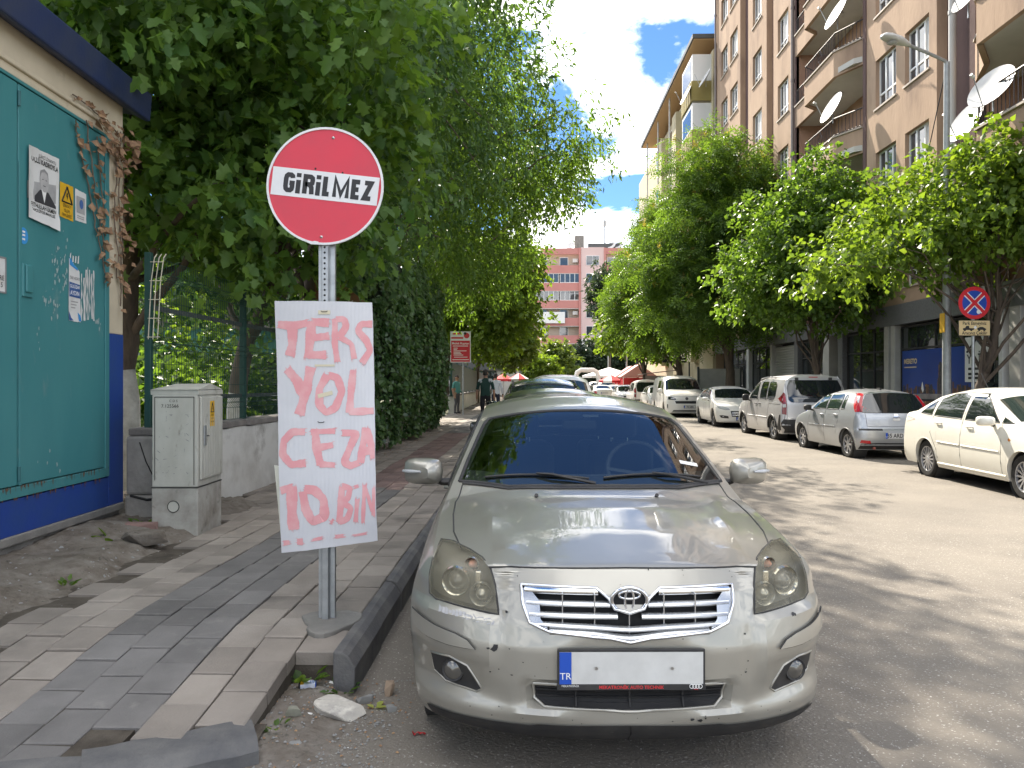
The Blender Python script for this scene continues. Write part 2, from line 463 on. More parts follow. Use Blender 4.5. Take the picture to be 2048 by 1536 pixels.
def noise_patch(name, poly_x0, poly_x1, y0, y1, nx, ny, hfun, mat, seed=1):
    rr = random.Random(seed); m = MB(); vs = []
    for j in range(ny + 1):
        for i in range(nx + 1):
            x = poly_x0 + (poly_x1 - poly_x0) * i / nx; y = y0 + (y1 - y0) * j / ny
            vs.append((x, y, hfun(x, y, rr)))
    m.add(vs, [(j * (nx + 1) + i, j * (nx + 1) + i + 1, (j + 1) * (nx + 1) + i + 1, (j + 1) * (nx + 1) + i) for j in range(ny) for i in range(nx)])
    return m.build(name, mat, smooth=60)
def dirt_h(x, y, rr):
    edge = -2.90 + 0.05 * math.sin(y * 4) + 0.04 * math.sin(y * 9.7)
    h = hk(y) - 0.03 + 0.10 * ss(edge, edge - 0.35, x) + 0.05 * ss(edge - .3, edge - .8, x)
    h += 0.035 * math.sin(x * 5 + 1) * math.sin(y * 4.2) * ss(edge, edge - .3, x) + rr.uniform(-.014, .014) * ss(edge + .1, edge - .2, x)
    return h if x < edge + 0.16 else hk(y) - 0.06
structure(noise_patch('dirt_verge', -4.6, -2.5, 2.75, 8.4, 50, 120, dirt_h, 'soil', 2))
def corner_h(x, y, rr):
    e = ss(-0.78, -1.05, x) * ss(3.02, 3.3, y) * ss(4.1, 3.9, y)
    return 0.001 + e * (0.028 + rr.uniform(0, .014)) - 0.02 * (1 - ss(0, 0.02, e))
structure(noise_patch('dirt_corner', -1.24, -0.72, 3.0, 4.0, 26, 50, corner_h, 'soil', 4))

# ================================================================== transformer kiosk on the left
M('teal', (0.045, 0.205, 0.22), 0.45, col2=(0.06, 0.235, 0.245), vscale=2.2, bump=0.16, bscale=5, col3=(0.16, 0.27, 0.27), scale3=6, lo3=0.62, hi3=0.80, stretch=(1, 1, .35))
M('teal_dark', (0.03, 0.13, 0.14), 0.5)
M('cream', (0.62, 0.54, 0.40), 0.8, col2=(0.50, 0.43, 0.31), vscale=1.6, bump=0.15, bscale=25, col3=(0.32, 0.27, 0.2), scale3=3.5, lo3=0.62, hi3=0.8)
M('blue_paint', (0.012, 0.05, 0.27), 0.55, col2=(0.018, 0.06, 0.22), vscale=3, bump=0.15, bscale=25, col3=(0.14, 0.15, 0.2), scale3=14, lo3=0.68, hi3=0.76)
M('navy', (0.012, 0.025, 0.085), 0.6, col2=(0.025, 0.035, 0.075), vscale=4, bump=0.2, bscale=30)
M('paper', (0.66, 0.66, 0.64), 0.7, col2=(0.52, 0.5, 0.46), vscale=5, vlo=0.55, vhi=0.8)
M('print_grey', (0.30, 0.30, 0.30), 0.7, col2=(0.42, 0.42, 0.41), vscale=9)
M('print_dark', (0.035, 0.035, 0.04), 0.7)
M('print_skin', (0.47, 0.46, 0.45), 0.7, col2=(0.36, 0.355, 0.35), vscale=16)
M('print_blue', (0.03, 0.09, 0.28), 0.7, col2=(0.08, 0.16, 0.36), vscale=12)
M('sticker_blue', (0.04, 0.28, 0.62), 0.6)
M('warn_yellow', (0.72, 0.42, 0.02), 0.5, col2=(0.62, 0.36, 0.02), vscale=8)
KZ = 0.16
kiosk = thing('transformer_kiosk', 'cream and blue transformer kiosk with tall teal metal doors at the left edge', 'building', (-3.84, 7.18, 0), 0.039)
m = MB()
# walls (local: front face x = 0, y runs from the corner at 0 towards the viewer at -6)
m.box(-3.2, -0.06, -6.0, 0.0, 0.40, 4.2)
m.box(-0.06, 0.0, -0.275, 0.0, 2.012, 4.2)              # corner pilaster, cream
m.box(-0.06, 0.0, -6.0, -0.275, 3.872, 4.2)
m.build('wall', 'cream', kiosk, bevel=0.008)
m = MB(); m.box(-0.06, 0.004, -6.0, -0.275, 3.80, 3.872); m.box(-0.05, 0.03, -6.0, -0.2, 3.868, 3.905)
m.build('lintel', 'cream', kiosk, bevel=0.01)
m = MB(); m.box(-0.06, 0.002, -0.272, 0.003, 0.44, 2.012); m.box(-0.06, 0.002, -6.0, -0.272, 0.44, 0.705)
m.build('plinth', 'blue_paint', kiosk, bevel=0.006)
m = MB(); m.box(-0.06, 0.012, -6.0, 0.006, 0.37, 0.44); m.box(-3.2, -0.03, -6.0, -0.01, 0.0, 0.37)
m.build('foundation', 'concrete', kiosk, bevel=0.012)
m = MB()
m.prism([(0.16, 0, 4.10), (0.18, 0, 4.36), (0.13, 0, 4.38), (-3.6, 0, 4.9), (-3.6, 0, 4.7), (0.0, 0, 4.16), (0.12, 0, 4.10)], (0, -6.6, 0))
for v in range(len(m.v)): m.v[v] = (m.v[v][0], m.v[v][1] + 0.22, m.v[v][2])
m.build('roof', 'navy', kiosk, bevel=0.015)
# door frame and leaves
m = MB()
m.box(-0.05, 0.012, -0.345, -0.275, 0.715, 3.80); m.box(-0.05, 0.012, -6.0, -0.345, 3.775, 3.80); m.box(-0.05, 0.014, -6.0, -0.345, 0.715, 0.795)
m.build('door_frame', 'teal', kiosk, bevel=0.004)
for a, b in ((-1.585, -0.352), (-2.83, -1.600), (-4.1, -2.85)):
    d = MB().box(-0.045, 0.004, a, b, 0.803, 3.768).build('door', 'teal', kiosk, bevel=0.006)
    h = MB()
    if a == -1.585:
        y0 = -1.555
        h.box(0.004, 0.020, y0, y0 + 0.125, 2.20, 2.45); h.box(0.020, 0.036, y0 + .02, y0 + .10, 2.235, 2.44)
        h.build('handle', 'teal', d, bevel=0.008)
        s_ = MB(); s_.box(0.004, 0.012, a + 0.0, a + 0.03, 0.80, 3.2); s_.build('cover_strip', 'teal', d, bevel=0.003)
        hg = MB()
        for z in (0.83, 3.6): MB().tube([(0.014, -1.593, z), (0.014, -1.593, z + 0.11)], 0.012, 8).build('hinge', 'teal_dark', d, smooth=40)
# peeled paint patches on the door
m = MB(); rr = random.Random(12)
for (cy, cz, w, h, n_) in ((-1.10, 2.50, .10, .26, 26), (-0.98, 2.50, .05, .32, 20), (-1.22, 2.22, .10, .10, 10), (-1.12, 2.16, .06, .08, 10), (-1.33, 1.9, .08, .1, 4), (-0.45, 2.1, .06, .12, 6), (-1.2, .95, .2, .12, 5)):
    for _ in range(n_):
        y, z, s_ = cy + rr.gauss(0, w / 2.4), cz + rr.gauss(0, h / 2.4), rr.uniform(.006, .026)
        k = rr.randint(5, 8)
        m.poly([(0.0062 + rr.uniform(0, .0006), y + s_ * .5 * rr.uniform(.5, 1) * math.cos(2 * math.pi * q / k), z + s_ * rr.uniform(.5, 1.3) * math.sin(2 * math.pi * q / k)) for q in range(k)])
rs_ = MB()
for _ in range(70):
    y, w_ = rr.uniform(-1.8, -.3), rr.uniform(.004, .02); z = rr.choice([.80, .795, .715]); l = rr.uniform(.01, .05)
    rs_.poly([(0.0155, y, z), (0.0155, y + w_, z + .003), (0.0155, y + w_ * .7, z - l), (0.0155, y + w_ * .3, z - l * .8)])
ro_ = rs_.build('rust_drips', M('rust_brown', (.13, .06, .03), .9), kiosk); ro_['kind'] = 'stuff'
o = m.build('peeled_paint', M('peel', (0.36, 0.44, 0.43), 0.8), kiosk); o['kind'] = 'stuff'

def wall_sheet(name, label, cat, quad, mat, x=0.007, curl=0.0, n=8, holes=None, seed=0):
    """a sheet of paper on the kiosk door: quad = (y,z) corners TL, TR, BR, BL seen from the street"""
    t = thing(name, label, cat, kiosk.location, 0.039)
    rr = random.Random(seed); m = MB(); vs = []
    for j in range(n + 1):
        for i in range(n + 1):
            a, b = i / n, j / n
            top = [quad[0][k] * (1 - a) + quad[1][k] * a for k in (0, 1)]; bot = [quad[3][k] * (1 - a) + quad[2][k] * a for k in (0, 1)]
            y, z = top[0] * (1 - b) + bot[0] * b, top[1] * (1 - b) + bot[1] * b
            e = max(abs(a - .5), abs(b - .5)) * 2
            vs.append((x + curl * e ** 4 * (1.0 if (a < .3 or b > .8) else .3) + rr.uniform(0, .0015), y + rr.uniform(-.002, .002) * (e > .95), z + rr.uniform(-.003, .003) * (e > .95)))
    m.add(vs, [(j * (n + 1) + i, j * (n + 1) + i + 1, (j + 1) * (n + 1) + i + 1, (j + 1) * (n + 1) + i) for j in range(n) for i in range(n)])
    m.build('sheet', mat, t, smooth=50)
    return t
def on_door(y, z, x=0.0105): return plane_mw((x, y, z), (0, 1, 0), (0, 0, 1))
t = wall_sheet('election_poster', 'large curling black and white poster with a portrait on the teal door', 'poster', [(-1.499, 3.345), (-1.076, 3.359), (-1.088, 2.777), (-1.499, 2.80)], 'paper', curl=0.02)
def dpoly(pts, mat, par, name, x=0.0112): MB().poly([(x, a, b) for a, b in pts]).build(name, mat, par)
dpoly([(-1.49, 3.08), (-1.085, 3.14), (-1.085, 2.99), (-1.49, 2.95)], 'print_grey', t, 'picture_background', 0.0105)
dpoly([(-1.40, 2.985), (-1.33, 3.05), (-1.22, 3.05), (-1.12, 2.965), (-1.12, 2.945), (-1.40, 2.945)], 'print_dark', t, 'picture_jacket', 0.0118)
dpoly([(-1.315, 3.06), (-1.275, 2.955), (-1.245, 3.06)], 'text_white', t, 'picture_shirt', 0.0124)
dpoly([(-1.335 + .001 + .058 * (1 + math.cos(k * math.pi / 9)), 3.128 + .088 * math.sin(k * math.pi / 9)) for k in range(18)], 'print_skin', t, 'picture_face', 0.013)
dpoly([(-1.332, 3.15), (-1.325, 3.2), (-1.277, 3.222), (-1.232, 3.2), (-1.222, 3.15), (-1.24, 3.185), (-1.277, 3.197), (-1.314, 3.185)], 'text_grey', t, 'picture_hair', 0.0134)
for a, b, z in ((-1.307, -1.29, 3.134), (-1.262, -1.245, 3.134), (-1.295, -1.26, 3.086)): MB().box(0.0136, 0.0138, a, b, z, z + .005).build('picture_feature', 'print_dark', t)
for s_, z, sz, b in (('DE YENİLİKÇİ LİYAKATLI', 3.305, .036, 0), ('GÜÇLÜ KADROYLA', 3.262, .055, .0012), ('FETHULLAH EKMEN', 2.915, .048, .0006), ('BAHÇELİEVLER MAHALLESİ', 2.878, .032, .0006), ('MUHTAR ADAYI', 2.842, .034, .0006)):
    text_obj('lettering', s_, sz, 'text_black', t, on_door(-1.285, z, 0.0142), bold=b, sx=0.78)
t = wall_sheet('warning_notice', 'yellow DİKKAT ÖLÜM TEHLİKESİ warning plate on the teal door', 'sign', [(-1.058, 3.187), (-0.860, 3.187), (-0.864, 2.90), (-1.058, 2.903)], 'warn_yellow')
m = MB(); A, B, C = (-1.03, 3.035), (-0.885, 3.035), (-0.957, 3.165)
for p, q in ((A, B), (B, C), (C, A)): m.tube([(0.010, *p), (0.010, *q)], 0.006, 5)
m.poly([(0.0115, -0.965, 3.115), (0.0115, -0.945, 3.115), (0.0115, -0.952, 3.09), (0.0115, -0.942, 3.09), (0.0115, -0.96, 3.05), (0.0115, -0.957, 3.08), (0.0115, -0.968, 3.08)])
m.build('triangle_symbol', 'text_black', t)
for s_, z in (('DİKKAT!', 3.005), ('ÖLÜM', 2.965), ('TEHLİKESİ', 2.928)): text_obj('lettering', s_, .036, 'text_black', t, on_door(-0.960, z), sx=.8)
t = wall_sheet('small_flyer', 'small weathered grey flyer right of the yellow warning plate', 'poster', [(-0.836, 3.183), (-0.662, 3.18), (-0.662, 2.925), (-0.832, 2.921)], 'paper', seed=5)
dpoly([(-.815, 3.13), (-.69, 3.13), (-.69, 2.99), (-.815, 2.99)], 'print_grey', t, 'faded_picture')
dpoly([(-.775 + .03 * (1 + math.cos(k * math.pi / 6)), 3.07 + .04 * math.sin(k * math.pi / 6)) for k in range(12)], 'print_blue', t, 'faded_figure', .0125)
for z in (2.965, 2.948): MB().box(.0108, .0112, -.81, -.70, z - .004, z + .004).build('faded_line', 'print_grey', t)
st = MB().disc((0.007, -1.528, 2.655), 0.055, 24, 'x', ry=0.062)
st = tag(st.build('round_sticker', 'sticker_blue'), 'round light blue sticker below the portrait poster', 'sticker'); st.location = kiosk.location; st.rotation_euler = (0, 0, .039)
for z in (2.685, 2.66, 2.63): MB().box(.0080, .0084, -1.545, -1.512, z - .007, z + .007).build('faded_line', 'text_white', st)
t = wall_sheet('torn_poster', 'torn blue and white poster half ripped off the teal door', 'poster', [(-0.925, 2.59), (-0.765, 2.50), (-0.745, 2.07), (-0.93, 2.075)], 'paper', n=10, seed=9)
m = MB(); rr = random.Random(31)
for k in range(7):     # ragged vertical shreds that stayed on the door
    y0 = -0.74 + k * 0.032; w = rr.uniform(.012, .026); z0, z1 = 2.08 + rr.uniform(0, .05), 2.52 + rr.uniform(-.1, .07)
    L_ = [(0.0085, y0 + rr.uniform(-.006, .006), z0 + (z1 - z0) * i / 9) for i in range(10)]; Rr = [(0.0085, y0 + w + rr.uniform(-.008, .008), z0 + (z1 - z0) * i / 9) for i in range(10)]
    m.poly(L_ + Rr[::-1])
for k in range(4): m.poly([(0.0086, -.92 + .04 * k, 2.56), (0.0086, -.90 + .04 * k, 2.565), (0.0086, -.895 + .04 * k, 2.63 + rr.uniform(-.02, .02)), (0.0086, -.912 + .04 * k, 2.62)])
m.build('shred', 'paper', t)
dpoly([(-.925, 2.395), (-.765, 2.385), (-.76, 2.27), (-.925, 2.275)], 'print_blue', t, 'blue_band')
dpoly([(-.92, 2.60), (-.86, 2.545), (-.80, 2.52), (-.80, 2.50), (-.92, 2.535)], 'sticker_blue', t, 'blue_corner')
dpoly([(-.93, 2.15), (-.90, 2.10), (-.86, 2.078), (-.93, 2.078)], 'print_blue', t, 'blue_foot')
dpoly([(-.80, 2.15), (-.76, 2.13), (-.745, 2.08), (-.78, 2.078)], 'sticker_blue', t, 'blue_wave')
for s_, z, sz, mt in (('TAR ADAYI', 2.43, .035, 'text_grey'), ('GÜLÜZAR', 2.36, .038, 'text_white'), ('AYDIN', 2.305, .052, 'text_white')):
    text_obj('lettering', s_, sz, mt, t, on_door(-.845, z, .0122), sx=.85, bold=.0005)
for i_, z in enumerate((2.235, 2.21, 2.185)): MB().box(.0120, .0124, -.905, -.80 - .02 * i_, z - .004, z + .004).build('faded_line', 'print_grey', t)
t = wall_sheet('white_notice', 'white framed notice cut off by the left edge of the photo', 'sign', [(-1.98, 2.455), (-1.735, 2.458), (-1.735, 2.20), (-1.98, 2.197)], 'paper')
m = MB()
for a, b, c, d in ((-1.98, -1.735, 2.445, 2.458), (-1.98, -1.735, 2.198, 2.21), (-1.747, -1.735, 2.198, 2.458), (-1.98, -1.968, 2.198, 2.458)): m.box(.008, .012, a, b, c, d)
m.build('frame', 'text_grey', t); text_obj('lettering', 'RE\n5', .05, 'text_black', t, on_door(-1.785, 2.28))

# dry vine hanging over the kiosk corner
M('vine_stem', (0.15, 0.11, 0.08), 0.9); M('dry_leaf', (0.33, 0.21, 0.11), 0.8, col2=(0.22, 0.12, 0.08), vscale=30)
vine = thing('dry_vine', 'withered brown climbing vine hanging down the kiosk corner', 'plant', kiosk.location, 0.039)
m = MB(); lf = MB(); rr = random.Random(8)
def vleaf(p, s_):
    d = Vector((rr.uniform(.1, .8), rr.uniform(-1, 1), rr.uniform(-1.2, -.1))).normalized(); a = d.cross(Vector((rr.uniform(-1, 1), rr.uniform(-1, 1), rr.uniform(-1, 1)))).normalized(); nn = d.cross(a)
    P = [p, p + d * s_ * .4 + a * s_ * .4 + nn * s_ * .12, p + d * s_, p + d * s_ * .45 - a * s_ * .38 + nn * s_ * .15, p + d * s_ * .5 - nn * s_ * .1]
    lf.add(P, [(0, 1, 4), (1, 2, 4), (2, 3, 4), (3, 0, 4)])
strands = [[(-.86, 3.72), (-.80, 3.60), (-.72, 3.42), (-.63, 3.20), (-.56, 2.98), (-.46, 2.75), (-.38, 2.56), (-.36, 2.42)],
           [(-.70, 3.80), (-.62, 3.55), (-.56, 3.30), (-.50, 3.05), (-.42, 2.85), (-.37, 2.62)], [(-.52, 3.72), (-.46, 3.40), (-.42, 3.1), (-.37, 2.8)],
           [(-.10, 3.9), (-.14, 3.4), (-.08, 2.9), (-.12, 2.5), (-.06, 2.2)], [(-.2, 3.8), (-.17, 3.5), (-.22, 3.1), (-.14, 2.75), (-.17, 2.45)], [(-.04, 3.9), (-.03, 3.2), (-.07, 2.7), (-.03, 2.35)],
           [(-.9, 3.95), (-.6, 3.93), (-.35, 3.9), (-.1, 3.86)]]
for q, st_ in enumerate(strands):
    path = []
    for (a, b), (c, d) in zip(st_, st_[1:]):
        for i in range(4): path.append(Vector((0.022 + rr.uniform(-.006, .01), a + (c - a) * i / 4 + rr.uniform(-.012, .012), b + (d - b) * i / 4)))
    m.tube(path, 0.006, 5)
    for p in path:
        for _ in range(1 if rr.random() < .75 else 0): vleaf(p + Vector((rr.uniform(0, .02), rr.uniform(-.03, .03), rr.uniform(-.03, .03))), rr.uniform(.05, .11))
for _ in range(60): vleaf(Vector((rr.uniform(.02, .12), rr.uniform(-.62, .08), rr.uniform(3.62, 3.95))), rr.uniform(.05, .12))
for _ in range(45): vleaf(Vector((rr.uniform(.0, .06), rr.uniform(-.25, .12), rr.uniform(2.5, 3.9))), rr.uniform(.04, .10))
m.build('stem', 'vine_stem', vine, smooth=60); o = lf.build('leaves', 'dry_leaf', vine); o['kind'] = 'stuff'

# ================================================================== cable cabinet
M('cabinet', (0.50, 0.495, 0.44), 0.6, col2=(0.38, 0.37, 0.32), vscale=4, bump=0.06, bscale=30, col3=(0.17, 0.15, 0.11), scale3=9, lo3=0.60, hi3=0.76, stretch=(1, 1, .5))
M('cabinet_base', (0.42, 0.41, 0.37), 0.75, col2=(0.22, 0.20, 0.17), vscale=4, bump=0.15, bscale=30, col3=(0.12, 0.11, 0.09), scale3=9, lo3=0.6, hi3=0.75)
M('groove', (0.05, 0.05, 0.045), 0.9)
cb = thing('cable_cabinet', 'dirty pale grey electricity cabinet standing on the pavement by the low wall', 'cabinet', (-2.93, 6.72, 0.2), 0.03)
cw, cl, chh = 0.40, 0.56, 1.34      # x from -cw to 0, y from 0 to cl
MB().box(-cw - .004, 0.004, -.004, cl + .004, -0.1, 0.435).build('plinth', 'cabinet_base', cb, bevel=0.01)
MB().box(-cw, 0, 0, cl, 0.44, 1.255).build('body', 'cabinet', cb, bevel=0.008)
m = MB(); m.prism([(-cw - .012, 0, 1.255), (0.012, 0, 1.255), (0.012, 0, 1.29), (-.0, 0, 1.30), (-cw - .012, 0, 1.30)], (0, cl + .012, 0))
m.add([(-cw - .012, -.012, 1.30), (.012, -.012, 1.30), (.012, cl + .012, 1.30), (-cw - .012, cl + .012, 1.30), (-cw / 2 - .1, cl / 2, 1.352), (.012, cl / 2, 1.355)], [(0, 1, 5, 4), (1, 2, 5), (2, 3, 4, 5), (3, 0, 4)])
m.build('roof', 'cabinet', cb)
MB().box(-.02, 0.006, -.006, cl + .006, 0.432, 0.440).box(-cw - .006, -.0, -.006, .02, 0.432, 0.440).build('base_joint', 'groove', cb)
d = MB().box(0.002, 0.020, 0.04, cl - 0.01, 0.50, 1.235).build('door', 'cabinet', cb, bevel=0.006)
m = MB()
for k in range(11): m.box(0.020, 0.023, 0.10 + k * .04, 0.108 + k * .04, 0.52, 1.05)
m.build('rib', 'cabinet', d)
m = MB(); m.box(0.020, 0.034, 0.085, 0.125, 0.80, 0.98); m.build('handle', 'galv', d, bevel=0.006)
m = MB(); m.tube([(0.03, .13, .885), (0.045, .15, .885)], .006, 6); m.build('lock', 'black_plastic', d)
MB().disc((-0.21, -0.0065, 0.27), 0.047, 24, 'y').build('round_cap', 'cabinet', cb)
m = MB(); m.tube([(-.21 + .05 * math.cos(t), -.007, .27 + .05 * math.sin(t)) for t in [k * math.pi / 12 for k in range(25)]], .004, 5); m.build('cap_ring', 'groove', cb)
m = MB()
for p, q in (((-cw + .025, .50), (-cw + .025, 1.235)), ((-cw + .025, 1.235), (-.03, 1.235)), ((-.03, 1.235), (-.03, .46))): m.tube([(p[0], -.002, p[1]), (q[0], -.002, q[1])], .0035, 5)
m.build('panel_joint', 'groove', cb)
lb = MB().box(0.0205, 0.0225, 0.235, 0.335, 0.965, 1.195).build('warning_label', 'warn_yellow', cb)
m = MB()
for p, q in (((.25, 1.095), (.32, 1.095)), ((.32, 1.095), (.285, 1.18)), ((.285, 1.18), (.25, 1.095))): m.tube([(.023, *p), (.023, *q)], .004, 5)
m.poly([(.0235, .29, 1.15), (.0235, .278, 1.12), (.0235, .287, 1.122), (.0235, .28, 1.10), (.0235, .296, 1.128), (.0235, .286, 1.127)]); m.build('triangle_symbol', 'text_black', lb)
for s_, z in (('DİKKAT', 1.065), ('ÖLÜM', 1.035), ('TEHLİKESİ', 1.005)): text_obj('lettering', s_, .019, 'text_black', lb, plane_mw((.0235, .285, z), (0, 1, 0), (0, 0, 1)))
text_obj('handwriting', 'C D S', .030, 'text_black', cb, plane_mw((-.21, -.0045, 1.20), (1, 0, 0), (0, .05, 1)))
text_obj('handwriting', '7.125566', .042, 'text_black', cb, plane_mw((-.24, -.0045, 1.155), (1, .0, 0.02), (0, .05, 1)))
m = MB(); rr = random.Random(4)
for _ in range(40):
    x, z = rr.uniform(-cw + .05, -.05), rr.uniform(.5, 1.1); l = rr.uniform(.006, .035); a = rr.uniform(0, 3.1)
    m.poly([(x, -.0012, z), (x + l * math.cos(a), -.0012, z + l * math.sin(a)), (x + l * math.cos(a) + .004, -.0012, z + l * math.sin(a) + .004), (x + .003, -.0012, z + .006)])
o = m.build('scuff_marks', 'text_grey', cb); o['kind'] = 'stuff'

# ================================================================== low wall with mesh fence
M('whitewash', (0.62, 0.61, 0.57), 0.9, col2=(0.42, 0.40, 0.36), vscale=2.2, vlo=0.45, vhi=0.75, bump=0.5, bscale=14, col3=(0.17, 0.15, 0.12), scale3=1.7, lo3=0.60, hi3=0.78, coords='World')
M('coping', (0.24, 0.22, 0.20), 0.9, col2=(0.13, 0.12, 0.11), vscale=4, bump=0.5, bscale=30, coords='World')
M('fence_green', (0.012, 0.055, 0.045), 0.5, col2=(0.02, 0.07, 0.06), vscale=6)
M('rail_grey', (0.07, 0.075, 0.075), 0.55)
def wx(y): return -3.50 + 0.030 * (y - 8.0) if y < 20 else -3.14 - 0.02 * (y - 20)
def low_wall(y0, y1, label, h=0.86):
    t = thing('low_wall', label, 'wall', (wx(y0), y0, 0))
    m = MB(); N = max(6, int((y1 - y0) / .35)); rr = random.Random(int(y0))
    vs = []; H = [0, .3, .6, h]
    for i in range(N + 1):
        y = y0 + (y1 - y0) * i / N
        for z in H: vs.append((wx(y) - wx(y0) + rr.uniform(-.012, .012), y - y0, z + 0.18 + (rr.uniform(-.01, .01) if z == h else 0)))
        for z in H[::-1]: vs.append((wx(y) - wx(y0) - .25, y - y0, z + 0.18))
    k = 8
    m.add(vs, [(i * k + j, i * k + (j + 1) % k, (i + 1) * k + (j + 1) % k, (i + 1) * k + j) for i in range(N) for j in range(k)] + [tuple(range(k)), tuple(range(N * k, N * k + k))])
    m.build('render', 'whitewash', t, smooth=40)
    y = y0
    while y < y1 - .3:
        l = min(1.3, y1 - y)
        MB().box(wx(y) - wx(y0) - .30, wx(y) - wx(y0) + .05, y - y0 + .006, y - y0 + l - .006, h + .185, h + .255).build('coping_stone', 'coping', t, bevel=0.012)
        y += l
    return t
low_wall(8.0, 26.5, 'whitewashed low wall behind the pole board and under the ivy')
low_wall(34.5, 70, 'grey far wall beyond the man in teal, under the dark green fence', 0.8)
# broken stub of older wall between kiosk and cabinet
st = thing('wall_stub', 'cracked grey plaster pier between the kiosk and the cabinet', 'wall', (-3.78, 7.22, 0))
m = MB(); m.box(-.04, 0.44, -.06, 0.7, 0.0, 0.5); m.box(-.04, 0.46, -.04, 0.72, 0.5, 1.06); m.build('render', M('old_render', (.30, .285, .26), .95, col2=(.19, .18, .165), vscale=5, bump=.6, bscale=25), st, bevel=0.03)
MB().box(-.02, .52, -.03, .8, 1.06, 1.13).build('coping_stone', 'coping', st, bevel=0.015)
m = MB(); m.tube([(.10, -.044, 1.0), (.16, -.044, .82), (.22, -.044, .7), (.30, -.044, .66)], .006, 4); m.tube([(.02, -.062, .50), (.18, -.062, .46), (.40, -.062, .49)], .012, 4); m.build('crack', 'dark', st)

def mesh_fence(y0, y1, z0, z1, label, xoff=-0.12, fold=True):
    t = thing('mesh_fence', label, 'fence', (wx(y0) + xoff, y0, 0))
    L = y1 - y0; dx = wx(y1) - wx(y0)
    H = z1 - z0
    zs = []
    for c in (0.12, 0.5, 0.88): zs += [(z0 + H * c - .06, 0), (z0 + H * c, .045), (z0 + H * c + .06, 0)]
    zs = [(z0, 0)] + zs + [(z1, 0)] if fold else [(z0, 0), (z1, 0)]
    m = MB(); k = int(L / 0.052)
    for i in range(k + 1):
        u = i / k
        m.tube([(dx * u + o_, L * u, z) for z, o_ in zs], 0.0032, 3, caps=False)
    for z, o_ in zs:
        m.tube([(o_ + .006, 0, z), (dx + o_ + .006, L, z)], 0.0036, 3, caps=False)
    n_ = 8
    for i in range(1, n_): m.tube([(.006, 0, z0 + H * i / n_), (dx + .006, L, z0 + H * i / n_)], 0.0032, 3, caps=False)
    o = m.build('wire_mesh', 'fence_green', t); o['kind'] = 'stuff'
    for u in (0, 1): MB().box(dx * u - .03 - .04, dx * u + .03 - .04, L * u - .03, L * u + .03, z0 - .2, z1 + .04).build('post', 'fence_green', t, bevel=0.004)
    for z in (1.38, 2.27): MB().prism([(-.045, 0, z), (-.04, 0, z), (-.04, 0, z + .05), (-.045, 0, z + .05)], (dx, L, 0)).build('rail', 'rail_grey', t)
    return t
mesh_fence(7.35, 9.6, 1.13, 2.78, 'green wire mesh fence panel behind the cable cabinet')
mesh_fence(9.62, 12.1, 1.13, 2.78, 'green wire mesh fence panel just behind the painted board')
mesh_fence(12.12, 14.6, 1.13, 2.78, 'green wire mesh fence panel running into the ivy')
# loose strip of cream mesh leaning at the kiosk corner
t = thing('loose_mesh_strip', 'narrow strip of cream wire mesh hanging beside the kiosk corner', 'mesh', (-3.66, 7.3, 0))
m = MB()
for i in range(3): m.tube([(.045 * i, 0, 1.98), (.045 * i + .03, 0, 2.55), (.045 * i + .06, 0, 2.76), (.045 * i + .07, .03, 2.80)], .0045, 5)
for k in range(5): m.tube([(.008 * k - .01, -.003, 2.0 + k * .18), (.115 + .008 * k, -.003, 2.0 + k * .18)], .004, 5)
m.build('wires', M('cream_wire', (0.6, 0.55, 0.42), 0.5), t)
# dark green sheet fence on the far wall
fs = thing('sheet_fence', 'dark green fence on the far wall beside the walking men', 'fence', (wx(34.5) - .1, 34.5, 0))
for i in range(10):
    y = i * 3.5; MB().box(wx(34.5 + y) - wx(34.5) - .02, wx(34.5 + y) - wx(34.5) + .02, y + .02, y + 3.42, 1.12, 2.5).build('panel', 'fence_green', fs)
    MB().box(wx(34.5 + y) - wx(34.5) - .05, wx(34.5 + y) - wx(34.5) + .05, y - .05, y + .05, 1.0, 2.6).build('post', 'fence_green', fs)
# ================================================================== trees and foliage
M('bark', (0.13, 0.10, 0.075), 0.95, col2=(0.07, 0.055, 0.045), vscale=14, bump=0.9, bscale=40, stretch=(1, 1, .25))
M('bark_grey', (0.17, 0.15, 0.13), 0.95, col2=(0.09, 0.08, 0.07), vscale=14, bump=0.8, bscale=40, stretch=(1, 1, .25))
M('limewash', (0.55, 0.54, 0.50), 0.9, col2=(0.35, 0.33, 0.3), vscale=7, bump=0.5, bscale=40)
leaf_mat('leaf_maple', (0.052, 0.118, 0.028), (0.12, 0.205, 0.046), trans=0.42)
leaf_mat('leaf_dark', (0.034, 0.082, 0.03), (0.088, 0.16, 0.044), trans=0.34)
leaf_mat('leaf_mid', (0.052, 0.105, 0.022), (0.105, 0.18, 0.035), trans=0.42)
leaf_mat('leaf_bright', (0.065, 0.120, 0.018), (0.125, 0.190, 0.030), trans=0.45)
leaf_mat('leaf_far', (0.060, 0.105, 0.025), (0.120, 0.165, 0.040), trans=0.40)
leaf_mat('leaf_ivy', (0.03, 0.078, 0.024), (0.08, 0.148, 0.04), trans=0.2, rough=0.35, spec=0.5)
leaf_mat('leaf_pine', (0.030, 0.055, 0.030), (0.050, 0.080, 0.045), trans=0.2)
leaf_mat('leaf_seed', (0.17, 0.17, 0.05), (0.26, 0.22, 0.075), trans=0.35)
